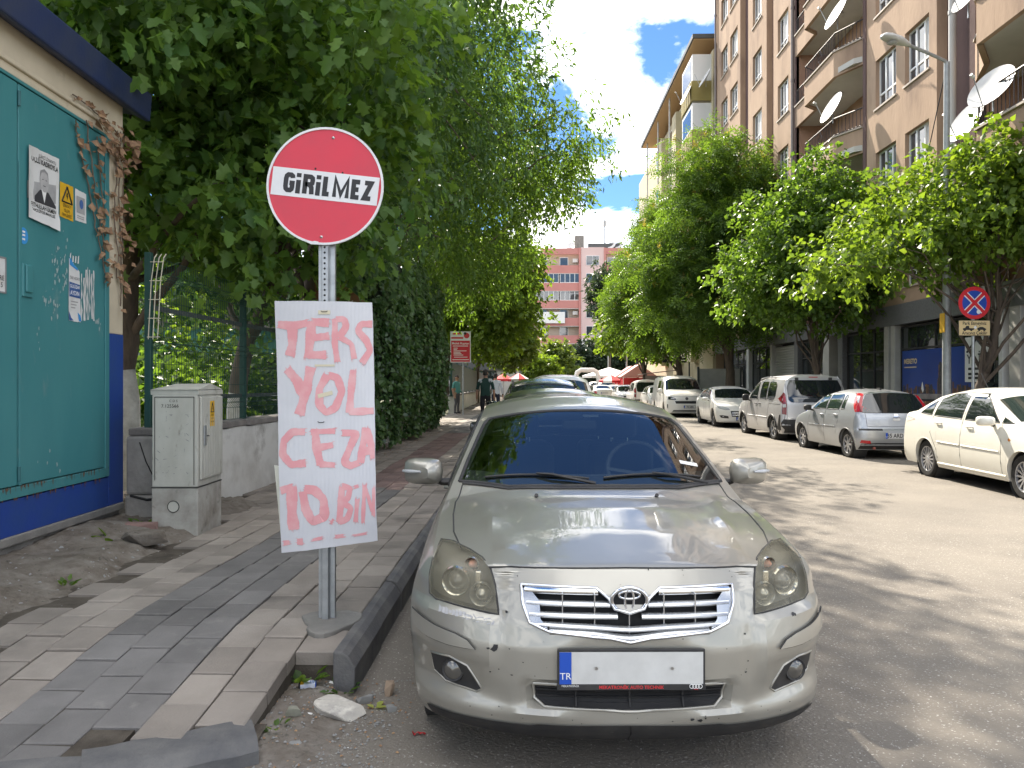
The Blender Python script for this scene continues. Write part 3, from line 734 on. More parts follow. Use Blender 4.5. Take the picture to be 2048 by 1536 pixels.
# leaf templates: (verts along u=width, v=length, w=normal; triangles)
def T(vs, fs): return (np.array(vs, dtype=np.float32), np.array(fs, dtype=np.int32))
LEAF = {
 'ovate': T([(0, 0, 0), (.26, .38, .07), (.15, .75, .05), (0, 1, -.05), (-.15, .75, .05), (-.26, .38, .07), (0, .45, -.02)], [(0, 1, 6), (1, 2, 6), (2, 3, 6), (3, 4, 6), (4, 5, 6), (5, 0, 6)]),
 'blade': T([(0, 0, 0), (.17, .42, .05), (0, 1, -.09), (-.17, .42, .05)], [(0, 1, 2), (0, 2, 3)]),
 'broad': T([(0, 0, 0), (.36, .40, .08), (0, 1, -.08), (-.36, .40, .08)], [(0, 1, 2), (0, 2, 3)]),
 'maple': T([(0, 0, 0), (.30, -.02, .03), (.24, .22, .04), (.60, .34, .0), (.30, .50, .05), (.30, .72, .02), (0, 1.05, -.08), (-.30, .72, .02), (-.30, .50, .05), (-.60, .34, 0), (-.24, .22, .04), (-.30, -.02, .03), (0, .42, -.03)],
            [(0, 1, 12), (1, 2, 12), (2, 3, 12), (3, 4, 12), (4, 5, 12), (5, 6, 12), (6, 7, 12), (7, 8, 12), (8, 9, 12), (9, 10, 12), (10, 11, 12), (11, 0, 12)]),
 'ivy': T([(0, 0, 0), (.42, .05, -.05), (.30, .5, .02), (0, 1, -.10), (-.30, .5, .02), (-.42, .05, -.05)], [(0, 1, 2), (0, 2, 3), (0, 3, 4), (0, 4, 5)]),
}
def pinnate():
    vs, fs = [], []
    for i in range(9):
        s_ = -1 if i % 2 else 1
        y = .12 + .09 * i; base = len(vs); L_ = .30 * (1 - .35 * abs(i - 4) / 4)
        z = -.16 * (y ** 2)
        if i == 8: vs += [(0, y, z), (.05, y + .1, z), (0, y + .24, z - .06), (-.05, y + .1, z)]
        else: vs += [(0, y, z), (s_ * L_ * .5, y + .08, z + .02), (s_ * L_, y + .07, z - .05), (s_ * L_ * .5, y - .015, z + .02)]
        fs += [(base, base + 1, base + 2), (base, base + 2, base + 3)]
    return T(vs, fs)
LEAF['pinnate'] = pinnate()
def unit(a): return a / np.maximum(np.linalg.norm(a, axis=1, keepdims=True), 1e-6)
def leaves(name, P, D, Nn, S, tmpl, mat, parent):
    """one mesh of leaf blades: positions, directions, normals, sizes"""
    tv, tf = LEAF[tmpl]
    D = unit(D); U = unit(np.cross(D, Nn)); W = np.cross(U, D)
    V = P[:, None, :] + S[:, None, None] * (U[:, None, :] * tv[None, :, 0:1] + D[:, None, :] * tv[None, :, 1:2] + W[:, None, :] * tv[None, :, 2:3])
    n = len(P)
    Fc = (tf[None] + (np.arange(n) * len(tv))[:, None, None]).reshape(-1, 3)
    return np_mesh(name, V.reshape(-1, 3), Fc, mat, parent)
def crown_points(rg, blobs, n, shell=0.5):
    w = np.array([b[6] if len(b) > 6 else b[3] * b[4] * b[5] for b in blobs]); w = w / w.sum()
    idx = rg.choice(len(blobs), n, p=w)
    B = np.array([b[:6] for b in blobs])[idx]
    d = unit(rg.normal(size=(n, 3)))
    r = rg.random(n) ** shell
    # lumpy outline
    lump = 1 + 0.16 * np.sin(d[:, 0] * 5 + B[:, 0]) * np.sin(d[:, 1] * 6 + B[:, 1]) + 0.12 * np.sin(d[:, 2] * 9 + B[:, 2] * 3)
    c = B[:, :3] + d * B[:, 3:6] * (r * lump)[:, None]
    return c, d, B
def spray(rg, C, A, per, length, spread, size, droop, flat=0.6):
    """leaves strung along short twigs that start at C and point along A"""
    n = len(C)
    t = rg.random((n, per)); 
    A = unit(A + np.array([0, 0, -droop]))
    P = C[:, None, :] + A[:, None, :] * (t * length)[..., None] + rg.normal(size=(n, per, 3)) * spread
    P[..., 2] -= droop * 0.35 * length * t ** 2
    D = A[:, None, :] * 0.55 + rg.normal(size=(n, per, 3)) * 0.55; D[..., 2] -= 0.35
    Nn = rg.normal(size=(n, per, 3)) * flat; Nn[..., 2] += 0.9
    S = size * (0.45 + 0.95 * rg.random((n, per)))
    return P.reshape(-1, 3), D.reshape(-1, 3), Nn.reshape(-1, 3), S.reshape(-1)
def branch_path(rg, a, b, n=6, wob=0.12):
    a, b = np.array(a, float), np.array(b, float); L_ = np.linalg.norm(b - a)
    off = rg.normal(size=3) * wob * L_ * 0.5
    return [tuple(a + (b - a) * (i / n) + off * math.sin(math.pi * i / n) + np.array([0, 0, 0.08 * L_ * math.sin(math.pi * i / n)]) + rg.normal(size=3) * 0.012 * L_ * (0 < i < n)) for i in range(n + 1)]
def make_tree(name, label, base, trunk, r0, blobs, clusters, per, size, tmpl, mat, seed, group=None, droop=0.35, length=0.5, spread=0.10, shell=0.5,
              nbr=26, white=0.0, bark='bark', extra=None, twig_r=0.012):
    """trunk: list of (dx,dy,z) points; blobs: crown lobes (cx,cy,cz,rx,ry,rz[,weight]) relative to the base"""
    rg = np.random.default_rng(seed)
    t = thing(name, label, 'tree', base, 0, group)
    m = MB(); pth = [Vector(p) for p in trunk]
    fine = []
    for a, b in zip(pth, pth[1:]):
        for i in range(4): fine.append(a.lerp(b, i / 4) + Vector(rg.normal(size=3)) * 0.012)
    fine.append(pth[-1])
    rs = [r0 * (1.35 - .35 * min(1, i / 3) if i < 3 else 1) * (1 - 0.72 * i / (len(fine) - 1)) for i in range(len(fine))]
    m.tube(fine, rs, 10)
    trunk_o = m.build('trunk', bark, t, smooth=70)
    if white:
        k = max(2, int(white))
        mw = MB(); mw.tube(fine[:k], [r + .006 for r in rs[:k]], 10, caps=False); mw.build('limewash_band', 'limewash', t, smooth=70)
    C, d, B = crown_points(rg, blobs, clusters, shell)
    # limbs from the trunk into the crown
    mb = MB(); pick = rg.choice(clusters, min(nbr, clusters), replace=False)
    for i in pick:
        tgt = C[i]; k = int(rg.integers(len(fine) // 3, len(fine)))
        r_ = max(twig_r, rs[k] * 0.42)
        pth_ = branch_path(rg, fine[k], tgt); n_ = len(pth_)
        mb.tube(pth_, [r_ * (1 - .85 * q / (n_ - 1)) for q in range(n_)], 6, caps=False)
    for b in blobs:      # main limbs to each lobe
        k = len(fine) - 1 - int(rg.integers(0, max(1, len(fine) // 3)))
        pth_ = branch_path(rg, fine[k], b[:3], 8); n_ = len(pth_)
        mb.tube(pth_, [max(.02, rs[k] * .6) * (1 - .8 * q / (n_ - 1)) for q in range(n_)], 7, caps=False)
    mb.build('branches', bark, t, smooth=70)
    A = unit(d * 0.9 + rg.normal(size=d.shape) * 0.5)
    P, D, Nn, S = spray(rg, C, A, per, length, spread, size, droop)
    leaves('crown', P, D, Nn, S, tmpl, mat, t)
    if extra:
        tm, mt, frac, sz, lift = extra
        k = rg.choice(clusters, int(clusters * frac), replace=False)
        P, D, Nn, S = spray(rg, C[k] + np.array([0, 0, lift]), A[k] + np.array([0, 0, .6]), 26, .16, .07, sz, -.3)
        leaves('seed_clusters', P, D, Nn, S, tm, mt, t)
    return t

GL = 'shade trees behind the left wall'
# near trees behind the fence: big lobed leaves hang over the kiosk roof and the fence
make_tree('shade_tree', 'leafy maple hanging over the kiosk roof at the upper left', (-5.1, 9.6, 0.2), [(0, 0, 0), (-.05, .05, 1.5), (.1, -.1, 3.0), (.3, -.3, 4.6), (.6, -.6, 6.2)], 0.19,
          [(1.4, -2.3, 5.7, 1.4, 1.2, .9), (.4, -.3, 5.4, 2.3, 2.0, 1.9), (2.5, -.9, 5.6, 1.5, 1.6, 1.5), (1.7, -.7, 3.7, 1.2, 1.3, .9), (1.5, .9, 3.2, 1.1, 1.3, .75), (-1.5, -1, 6, 2, 2, 1.8), (2.6, .3, 4.3, 1.0, 1.2, 1.0)], 1350, 17, 0.15, 'maple', 'leaf_maple', 21, GL, droop=.5, length=.55, spread=.13, white=5, nbr=34)
make_tree('shade_tree', 'crooked tree with whitewashed foot leaning over the fence behind the board', (-4.35, 11.4, 0.2), [(0, 0, 0), (.0, -.1, 1.2), (.22, -.2, 2.0), (.62, -.25, 2.75), (.75, -.1, 3.6), (.7, .2, 5.2), (1.0, .4, 7.4)], 0.15,
          [(.3, .4, 7.0, 2.6, 2.4, 2.0), (1.7, -.3, 6.3, 1.7, 1.8, 1.6), (1.6, .1, 4.5, 1.4, 1.6, 1.2), (-.9, -.8, 5.0, 1.5, 1.6, 1.2), (.6, .6, 9.0, 2.4, 2.2, 1.8), (2.1, .8, 3.4, .8, 1.2, .6), (-.6, 0, 3.6, 1.0, 1.2, .7)], 1150, 17, 0.15, 'ovate', 'leaf_dark', 22, GL, white=5, nbr=40, droop=.45)
make_tree('shade_tree', 'tall dark tree filling the middle of the left canopy', (-4.7, 15.6, 0.2), [(0, 0, 0), (.1, .1, 2), (.3, 0, 4.5), (.9, -.2, 7.5), (1.4, -.2, 10.5)], 0.24,
          [(1.2, 0, 9.5, 3.0, 3.0, 2.6), (3.0, .3, 7.3, 2.0, 2.4, 2.0), (1.5, 1.0, 12.4, 2.8, 2.8, 2.4), (3.6, 1.0, 10.6, 1.7, 2.2, 1.7), (.5, -1.5, 6.6, 2.2, 2.2, 1.7), (2.3, .5, 5.6, 1.6, 2.2, 1.2), (-1.5, 0, 8.5, 2.4, 2.6, 2.2)], 2250, 18, 0.17, 'blade', 'leaf_dark', 23, GL, droop=.55, length=.6)
make_tree('shade_tree', 'broad tree whose long branches reach out over the street', (-4.8, 21.5, 0.2), [(0, 0, 0), (.0, .2, 2), (.4, .1, 5), (1.2, 0, 8.5)], 0.24,
          [(1.5, 0, 8.6, 3.2, 3.2, 2.6), (3.9, .2, 7.3, 2.0, 2.4, 1.5), (5.9, -.2, 8.2, 1.3, 1.7, .8, 4), (5.2, .2, 6.8, .9, 1.2, .5, 2), (3.8, .2, 10.2, 2.0, 2.4, 1.7), (1.2, .5, 11.6, 2.6, 2.8, 2.0), (2.2, 0, 5.4, 1.8, 2.6, 1.1), (-1.5, 0, 7, 2.5, 2.6, 2.2)], 2500, 18, 0.18, 'blade', 'leaf_mid', 24, GL, droop=.6, length=.65)
make_tree('shade_tree', 'sunlit tree with drooping sprays above the red clinic board', (-5.0, 29.5, 0.2), [(0, 0, 0), (.1, .2, 2.5), (.6, .1, 5), (1.5, 0, 8)], 0.24,
          [(1.6, 0, 8.4, 3.2, 3.4, 2.6), (3.6, 0, 6.2, 1.9, 2.4, 1.4), (5.6, .5, 9.2, 1.7, 2.2, 1.4, 7), (2.0, 0, 5.4, 2.2, 2.8, 1.1), (2, 0, 11, 2.8, 3, 1.8)], 1900, 17, 0.22, 'blade', 'leaf_mid', 25, GL, droop=.55, length=.7)
make_tree('shade_tree', 'bright yellow green tree at the far end of the left row', (-4.6, 41.0, 0.2), [(0, 0, 0), (.1, .2, 2.5), (.6, .1, 5), (1.5, 0, 7.5)], 0.22,
          [(1.2, 0, 7.0, 3.0, 3.4, 2.8), (3.4, 0, 5.4, 1.7, 2.8, 1.6), (3.6, 1, 8.0, 1.6, 2.4, 1.5, 8), (2.0, 0, 4.2, 2.0, 2.8, 1.2)], 1700, 16, 0.26, 'broad', 'leaf_bright', 26, GL, droop=.4, length=.8)
make_tree('shade_tree', 'farthest pale tree of the left row beside the pink block', (-4.0, 57.0, 0.1), [(0, 0, 0), (.1, .2, 2.5), (.6, .1, 5), (1.2, 0, 7)], 0.2,
          [(.8, 0, 6.2, 3.0, 3.4, 2.6), (2.7, 0, 4.8, 1.9, 2.8, 1.7)], 1100, 15, 0.34, 'broad', 'leaf_far', 27, GL, length=.9)
for i, (x, y, s_, lb) in enumerate(((1.0, 66, 1.0, 'small round street tree in front of the white arch'), (3.0, 84, 1.5, 'taller young street tree behind the small round one'))):
    make_tree('young_tree', lb, (x, y, 0.1), [(0, 0, 0), (.02, 0, 1.6 * s_), (0, .05, 2.6 * s_)], 0.08,
              [(0, 0, 2.7 * s_, 1.25 * s_, 1.3 * s_, 1.15 * s_), (-.7 * s_, 0, 2.3 * s_, .8 * s_, .9 * s_, .7 * s_)], 420, 14, 0.28 * s_, 'broad', 'leaf_bright' if i == 0 else 'leaf_far', 40 + i, 'young street trees', length=.4, nbr=12)
make_tree('pine_tree', 'slim bare-trunked pine standing before the pink block', (10.2, 100, 0), [(0, 0, 0), (.1, 0, 5), (0, 0, 10), (.1, 0, 16.5)], 0.26,
          [(0, 0, 14.5, 2.6, 2.6, 2.8), (-.6, 0, 11.8, 2.2, 2.4, 1.8)], 420, 16, 0.55, 'blade', 'leaf_pine', 44, None, length=.7, nbr=16)
make_tree('dark_tree', 'dark evergreen tree beside the black shop front', (13.0, 108, 0), [(0, 0, 0), (0, 0, 3), (0, 0, 6)], 0.3, [(0, 0, 5.5, 3.6, 3.4, 3.6), (-4, 0, 5.0, 3.0, 3, 3.2)], 700, 16, 0.5, 'broad', 'leaf_pine', 45, None, length=.9, nbr=10)

make_tree('added_garden_tree', 'tree added deep in the garden behind the fence to shade the bushes', (-9.5, 25.5, 0.1), [(0, 0, 0), (.1, 0, 2), (.2, .1, 4.5), (0, 0, 6)], .22,
          [(0, 0, 6.2, 3.4, 3.0, 2.4), (2.2, -.5, 5.0, 2.2, 2.2, 1.6), (-2.4, 0, 5.2, 2.4, 2.2, 1.8)], 900, 15, .24, 'broad', 'leaf_dark', 58, None, length=.7)  # tree added to keep the sun off the garden bushes
# garden behind the fence: shrubs whose leaf colours stand in for sun and shade
rgb = [((-8.6, 15.0), 1.3, 'leaf_dark', 'bush behind the fence, leaves darkened for shade, nearest the kiosk'), ((-7.2, 17.5), 1.3, 'leaf_mid', 'bush behind the fence, leaves toned down for shade, next to the crooked trunk'), ((-9.8, 20.0), 2.2, 'leaf_bright', 'tall shrub with leaves coloured bright for sun at the back of the fenced garden'),
       ((-6.4, 13.4), 1.0, 'leaf_mid', 'low dark bush just behind the mesh fence'), ((-12.5, 19), 2.6, 'leaf_dark', 'large shrub with leaves darkened for shade at the left end of the garden')]
for i, ((x, y), s_, mt, lb) in enumerate(rgb):
    make_tree('garden_bush', lb, (x, y, 0), [(0, 0, 0), (0, 0, .5 * s_)], .05, [(0, 0, 1.0 * s_, 1.1 * s_, 1.1 * s_, .95 * s_), (.6 * s_, 0, .7 * s_, .8 * s_, .8 * s_, .65 * s_)], 420, 14, .16, 'broad', mt, 60 + i, 'bushes in the garden', nbr=10, length=.35)
m = MB(); m.quad((-40, 8, .02), (-3.7, 8, .02), (-3.7, 70, .02), (-40, 70, .02)); structure(m.build('garden_ground', M('garden_soil', (0.10, 0.09, 0.05), .95, col2=(0.06, 0.085, 0.03), vscale=1.5, coords='World')))
sh = thing('garden_shed', 'low green roofed shed glimpsed through the mesh fence', 'building', (-9.5, 22, 0))
MB().box(-7, 3.5, 0, 4, 0, 2.3).build('wall', M('shed_wall', (0.20, 0.19, 0.16), .9, col2=(0.13, 0.12, 0.1), vscale=1), sh)
MB().prism([(-7.4, -.6, 2.3), (-7.4, 2, 3.3), (-7.4, 4.6, 2.3)], (11.3, 0, 0)).build('roof', M('shed_roof', (0.03, 0.12, 0.09), .6), sh)
for x in (-5, -2, 1): MB().box(x, x + 1.2, -.03, .02, .9, 1.9).build('window', 'dark', sh)

# ivy that has swallowed the fence
def ivy_hedge(label, y0, y1, top, seed, n, bulge=.5):
    rg = np.random.default_rng(seed); t = thing('ivy_hedge', label, 'hedge', (0, 0, 0))
    y = y0 + (y1 - y0) * rg.random(n); v = rg.random(n)
    edge = np.minimum((y - y0) / 1.0, (y1 - y) / 1.5).clip(0, 1) ** .5
    b = (bulge * (0.45 + 0.55 * np.sin(np.pi * (v * .85 + .1))) * (1 + .34 * np.sin(y * 2.1 + v * 2) + .28 * np.sin(y * 5.3 + v * 9) + .2 * np.sin(v * 17 - y * 3))) * edge
    z = 0.35 + (top - .35) * v * (0.9 + .1 * np.sin(y * 1.7)) 
    hole = (v < .32) & (np.sin(y * 1.9 + 1.1) > .25)      # places where the wall shows
    x = np.array([wx(q) for q in y]) + .05 + b * (0.75 + .3 * rg.random(n)) * np.where(hole, .15, 1)
    keep = ~(hole & (rg.random(n) < .82))
    P = np.stack([x, y, z], 1)[keep]; k = len(P)
    D = rg.normal(size=(k, 3)) * .45 + np.array([.25, 0, -.8]); Nn = rg.normal(size=(k, 3)) * .45 + np.array([.8, -.35, .35])
    leaves('foliage', P, D, Nn, .085 * (.45 + 1.1 * rg.random(k)), 'ivy', 'leaf_ivy', t)
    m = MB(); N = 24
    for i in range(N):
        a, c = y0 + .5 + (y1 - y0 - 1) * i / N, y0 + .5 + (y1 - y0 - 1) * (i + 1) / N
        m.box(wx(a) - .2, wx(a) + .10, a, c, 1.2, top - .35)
    m.build('dark_core', M('ivy_inner', (0.012, 0.022, 0.010), .95), t)  # solid dark core added behind the leaves to block the view through
    return t
ivy_hedge('thick dark ivy covering the fence and spilling over the low wall', 12.4, 24.6, 4.7, 5, 34000, .54)

# ---------------- right-hand row
GR = 'street trees along the right pavement'
make_tree('street_tree', 'bright leafy tree in front of the no-parking sign, cut by the right edge', (10.0, 17.2, .15), [(0, 0, 0), (-.15, .05, 1.0), (.25, .1, 2.2), (.35, 0, 3.2), (.2, 0, 4.4)], .13,
          [(.2, 0, 5.4, 1.8, 2.1, 1.4), (-1.5, .2, 4.7, 1.5, 1.6, .9), (-3.0, .6, 4.1, 1.1, 1.2, .55), (.9, -1.4, 5.4, 1.8, 1.6, 1.4), (-.6, 1.6, 5.4, 1.6, 1.5, 1.1), (1.4, -2.4, 4.7, 1.5, 1.4, 1.0), (-.3, -.8, 6.1, 1.0, 1.1, .8), (.8, -.6, 6.2, .8, .8, .7)], 1500, 17, .15, 'broad', 'leaf_bright', 31, GR, droop=.35, length=.5, spread=.08, bark='bark', shell=.6)
make_tree('street_tree', 'bright tree with upright shoots behind the hatchback and the van', (9.6, 25.6, .15), [(0, 0, 0), (-.1, .05, 1.5), (-.3, .1, 3.0), (-.2, 0, 4.6)], .13,
          [(-.2, 0, 5.9, 2.2, 2.4, 1.8), (-1.6, .3, 5.0, 1.8, 1.9, 1.2), (.9, -1.2, 5.2, 1.8, 1.8, 1.2), (-.6, -.6, 7.9, .9, 1.0, 1.0), (.3, .9, 7.6, .9, 1.0, 1.0), (-1.6, .2, 7.0, .9, .9, .9), (-.3, -.3, 4.0, 1.7, 1.8, .7), (.6, -1.4, 7.0, 1.0, 1.0, .9)], 2000, 17, .17, 'broad', 'leaf_mid', 32, GR, droop=.15, length=.55, spread=.09)
make_tree('street_tree', 'tall dark tree with pale seed clusters in the middle of the right row', (9.3, 36.0, .15), [(0, 0, 0), (0, .05, 2), (-.3, .1, 4.5), (-.5, 0, 7.5)], .26,
          [(-.6, 0, 8.8, 3.0, 3.0, 2.4), (-2.3, .3, 6.8, 2.3, 2.6, 2.0), (1.0, -1.0, 7.2, 2.4, 2.6, 2.2), (-.6, -.6, 11.3, 2.1, 2.2, 1.6), (-1.6, 0, 4.9, 2.4, 2.6, 1.3), (1.7, -1.2, 10.2, 1.5, 1.6, 1.2), (.6, -1.2, 4.7, 2.0, 2.0, 1.1)], 2000, 9, .62, 'pinnate', 'leaf_mid', 33, GR, droop=.3, length=.5, spread=.14, extra=('broad', 'leaf_seed', .16, .10, .25))
make_tree('street_tree', 'tall tree with seed clusters behind the white panel van', (8.9, 46.0, .15), [(0, 0, 0), (0, .05, 2), (-.2, .1, 4.5), (-.3, 0, 7)], .24,
          [(-.6, 0, 8.8, 2.6, 2.8, 2.2), (-2.4, .3, 6.6, 2.0, 2.4, 1.8), (-.8, 0, 4.8, 2.3, 2.4, 1.3), (-.9, -.6, 11.0, 1.7, 1.8, 1.4)], 1300, 9, .66, 'pinnate', 'leaf_mid', 34, GR, droop=.3, length=.5, spread=.14, extra=('broad', 'leaf_seed', .2, .11, .25))
make_tree('street_tree', 'yellowish tree hanging over the red market tents', (8.6, 58.0, .15), [(0, 0, 0), (0, .05, 2), (-.2, .1, 4), (-.3, 0, 6)], .22,
          [(-.8, 0, 6.6, 2.3, 2.8, 2.0), (-2.0, .3, 5.2, 1.6, 2.4, 1.3), (-.8, 0, 8.4, 1.7, 2.4, 1.2), (.8, 0, 4.6, 1.9, 2.4, 1.1)], 800, 14, .34, 'broad', 'leaf_bright', 35, GR, droop=.4, length=.7)
# a few loose weeds at ground level
def weed(label, x, y, z, n, s_, seed, mat='leaf_mid'):
    rg = np.random.default_rng(seed); t = thing('weed', label, 'plant', (x, y, z), 0, 'weeds at the pavement edge')
    a = rg.random(n) * 6.28; D = np.stack([np.cos(a), np.sin(a), .25 + .9 * rg.random(n)], 1); P = np.stack([np.cos(a), np.sin(a), 0 * a], 1) * .02 + D * (.5 * s_ * rg.random(n))[:, None]
    Nn = np.tile(np.array([[0, 0, 1.0]]), (n, 1)) + rg.normal(size=(n, 3)) * .3
    leaves('leaves', P, D, Nn, s_ * (.6 + .6 * rg.random(n)), 'ovate', mat, t)
weed('leafy green weed growing in the gap beside the kerb end', -1.15, 3.88, .03, 16, .10, 1)
weed('small weed in the dirt of the broken corner', -1.12, 3.36, .03, 10, .05, 2)
weed('heart leaved weed under the kiosk plinth', -3.35, 6.15, .24, 9, .12, 3, 'leaf_bright')
weed('green weed at the foot of the wall stub', -3.42, 6.75, .27, 18, .10, 4)
weed('tiny weed on the left dirt verge', -3.05, 5.0, .22, 12, .05, 5)
weed('dark tuft by the kerb foot', -.93, 3.78, .02, 12, .06, 6, 'leaf_dark')
# ================================================================== right pavement and buildings
M('stucco', (0.41, 0.295, 0.21), 0.95, col2=(0.34, 0.24, 0.17), vscale=0.9, bump=0.9, bscale=9, coords='World', stretch=(1, 1, .35), col3=(0.22, 0.155, 0.115), scale3=0.8, lo3=0.52, hi3=0.75, spec=0.15)
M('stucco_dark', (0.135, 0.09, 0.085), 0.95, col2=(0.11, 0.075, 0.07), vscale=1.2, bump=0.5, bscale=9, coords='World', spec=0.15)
M('stucco_in', (0.40, 0.255, 0.185), 0.95, col2=(0.34, 0.215, 0.155), vscale=0.9, bump=0.3, bscale=20, coords='World', spec=0.15)
M('soffit', (0.50, 0.49, 0.45), 0.9, col2=(0.42, 0.41, 0.38), vscale=1.0, coords='World')
M('pvc', (0.70, 0.70, 0.68), 0.4)
M('sill', (0.42, 0.36, 0.30), 0.7)
M('rail_brown', (0.045, 0.035, 0.035), 0.5)
M('dish', (0.58, 0.58, 0.56), 0.5, col2=(0.5, 0.5, 0.48), vscale=4)
M('curtain', (0.55, 0.55, 0.53), 0.8, col2=(0.35, 0.35, 0.35), vscale=14, stretch=(1, 1, .05))
M('drainpipe', (0.20, 0.17, 0.16), 0.6); M('pipe_light', (0.45, 0.44, 0.42), 0.6)
M('marble', (0.48, 0.47, 0.44), 0.5, col2=(0.38, 0.37, 0.34), vscale=2)
M('granite', (0.16, 0.16, 0.165), 0.35, col2=(0.11, 0.11, 0.115), vscale=18)
def window_glass(name, col, rough=0.03):
    """dark room behind a shiny pane"""
    m = M(name, col, rough, spec=0.9, col2=tuple(c * 1.9 for c in col), vscale=0.9, vlo=0.4, vhi=0.7, coords='World')
    m.node_tree.nodes['Principled BSDF'].inputs['IOR'].default_value = 1.6
    return m
window_glass('win_glass', (0.035, 0.042, 0.05)); window_glass('shop_glass', (0.018, 0.022, 0.024), 0.02)
M('tile_grey', (0.24, 0.235, 0.225), 0.85, col2=(0.17, 0.165, 0.16), vscale=2, coords='World', bump=.2, bscale=50)
m = MB(); m.box(8.75, 13.0, -10, 140, -0.05, 0.15); structure(m.build('far_pavement', 'tile_grey'))
m = MB(); y = 4.0
rk = structure(MB().box(8.72, 8.76, -10, 140, -.05, .12).build('far_kerb', 'concrete'))
while y < 40: MB().box(8.62, 8.76, y + .005, y + .995, -.05, .155).build('kerb_stone', 'kerb_stone', rk); y += 1.0

FX = 10.9        # street facade plane of the brown block
H0, FH = 5.92, 2.9     # first window head, storey height
NF = 7
heads = [H0 + FH * k for k in range(NF)]
def wall_with_openings(mb, x, y0, y1, z0, z1, ops, depth=.17, mi=0):
    """facade strip in the plane X = x facing -X; ops: (ya, yb, za, zb) openings with reveals"""
    us = sorted({y0, y1} | {o[0] for o in ops} | {o[1] for o in ops}); vs = sorted({z0, z1} | {o[2] for o in ops} | {o[3] for o in ops})
    for a, b in zip(us, us[1:]):
        for c, d in zip(vs, vs[1:]):
            mc = ((a + b) / 2, (c + d) / 2)
            if any(o[0] < mc[0] < o[1] and o[2] < mc[1] < o[3] for o in ops): continue
            mb.quad((x, a, c), (x, b, c), (x, b, d), (x, a, d), mi)
    for a, b, c, d in ops:
        for p, q in (((a, c), (b, c)), ((b, c), (b, d)), ((b, d), (a, d)), ((a, d), (a, c))):
            mb.quad((x, *p), (x, *q), (x + depth, *q), (x + depth, *p), mi)
def add_window(par, x, a, b, c, d, depth=.17, panes=3, low=.42, curtain=0):
    """window in an opening: frame as the part; panes and sill are its sub-parts"""
    xf = x + depth - .05; f = MB(); fw = .055
    for p in ((a, a + fw, c, d), (b - fw, b, c, d), (a + fw, b - fw, c, c + fw), (a + fw, b - fw, d - fw, d)): f.box(xf, xf + .05, *p)
    W = (b - a) / panes
    for i in range(1, panes): f.box(xf - .005, xf + .045, a + W * i - .035, a + W * i + .035, c + fw, d - fw)
    f.box(xf - .003, xf + .044, a + fw, b - fw, c + low - .03, c + low + .03)
    w = f.build('window', 'pvc', par)
    MB().quad((xf + .03, a, c), (xf + .03, b, c), (xf + .03, b, d), (xf + .03, a, d)).build('pane', 'win_glass', w)
    MB().box(x - .05, x + depth - .05, a - .06, b + .06, c - .06, c - .003).build('sill', 'sill', w)
    if curtain: MB().quad((xf + .024, a + .06, c + low), (xf + .024, a + W * curtain, c + low), (xf + .024, a + W * curtain, d - .05), (xf + .024, a + .06, d - .05)).build('curtain', 'curtain', w)
    return w
brown = thing('apartment_block', 'tall brown stuccoed apartment block with balconies on the right', 'building', (0, 0, 0))
TOP = 24.6; Z0 = 3.9
rr = random.Random(17)
body = MB(); dk = MB()
sections = [(20.9, 25.2, [(21.3, 22.65), (23.2, 24.55)]), (32.0, 34.75, [(32.75, 34.15)]), (35.75, 38.75, [(36.5, 37.95)]), (40.2, 45.4, [(40.7, 42.2), (42.75, 44.15)])]
for y0, y1, wins in sections:
    ops = [(a, b, h - 1.52, h) for h in heads for a, b in wins if h < TOP - .3]
    wall_with_openings(body, FX, y0, y1, Z0, TOP, ops)
    for yy in (y0, y1): body.quad((FX, yy, Z0), (FX + .6, yy, Z0), (FX + .6, yy, TOP), (FX, yy, TOP))
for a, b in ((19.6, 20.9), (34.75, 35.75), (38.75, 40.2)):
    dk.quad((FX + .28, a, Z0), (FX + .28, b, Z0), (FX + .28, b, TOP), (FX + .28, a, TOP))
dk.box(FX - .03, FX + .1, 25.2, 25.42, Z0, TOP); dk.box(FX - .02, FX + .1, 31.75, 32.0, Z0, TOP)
body.quad((FX, 45.4, 0), (FX + 12, 45.4, 0), (FX + 12, 45.4, TOP), (FX, 45.4, TOP))
body.quad((FX, 20.9, TOP), (FX, 45.4, TOP), (FX + 12, 45.4, TOP), (FX + 12, 20.9, TOP))
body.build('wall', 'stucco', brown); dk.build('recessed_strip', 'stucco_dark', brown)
for y0, y1, wins in sections:
    for a, b in wins:
        for h in heads:
            if h < TOP - .3: add_window(brown, FX, a, b, h - 1.52, h, curtain=rr.choice([0, 0, 1, 1, 2]))
def dish(label, x, y, z, r, az, el=.55, seed=0, pole=.5):
    """satellite dish facing (az from -Y towards -X)"""
    t = thing('satellite_dish', label, 'satellite dish', (x, y, z), 0, 'satellite dishes on the brown block')
    d = Vector((-math.sin(az) * math.cos(el), math.cos(az) * math.cos(el), math.sin(el)))
    q = d.to_track_quat('Z', 'Y').to_matrix().to_4x4()
    m = MB(); prof = [(r * k / 6, .16 * r * (k / 6) ** 2) for k in range(7)]
    m.lathe(prof, 28, mat=q); m.lathe([(a, b - .012) for a, b in prof], 28, mat=q)
    m.build('reflector', 'dish', t, smooth=50)
    m = MB(); tip = q @ Vector((0, -r * .25, r * 1.15)); m.tube([q @ Vector((0, -r * .98, .14 * r)), tip], .012, 6); m.build('feed_arm', 'galv', t)
    m = MB(); m.tube([tip - d * .03, tip + d * .07], .035, 8); m.build('feed_head', 'dish', t)
    m = MB(); m.tube([q @ Vector((0, 0, -.03)), (0, 0, -.12), (0, 0, -pole)], .02, 6); m.build('mast', 'galv', t)
    return t
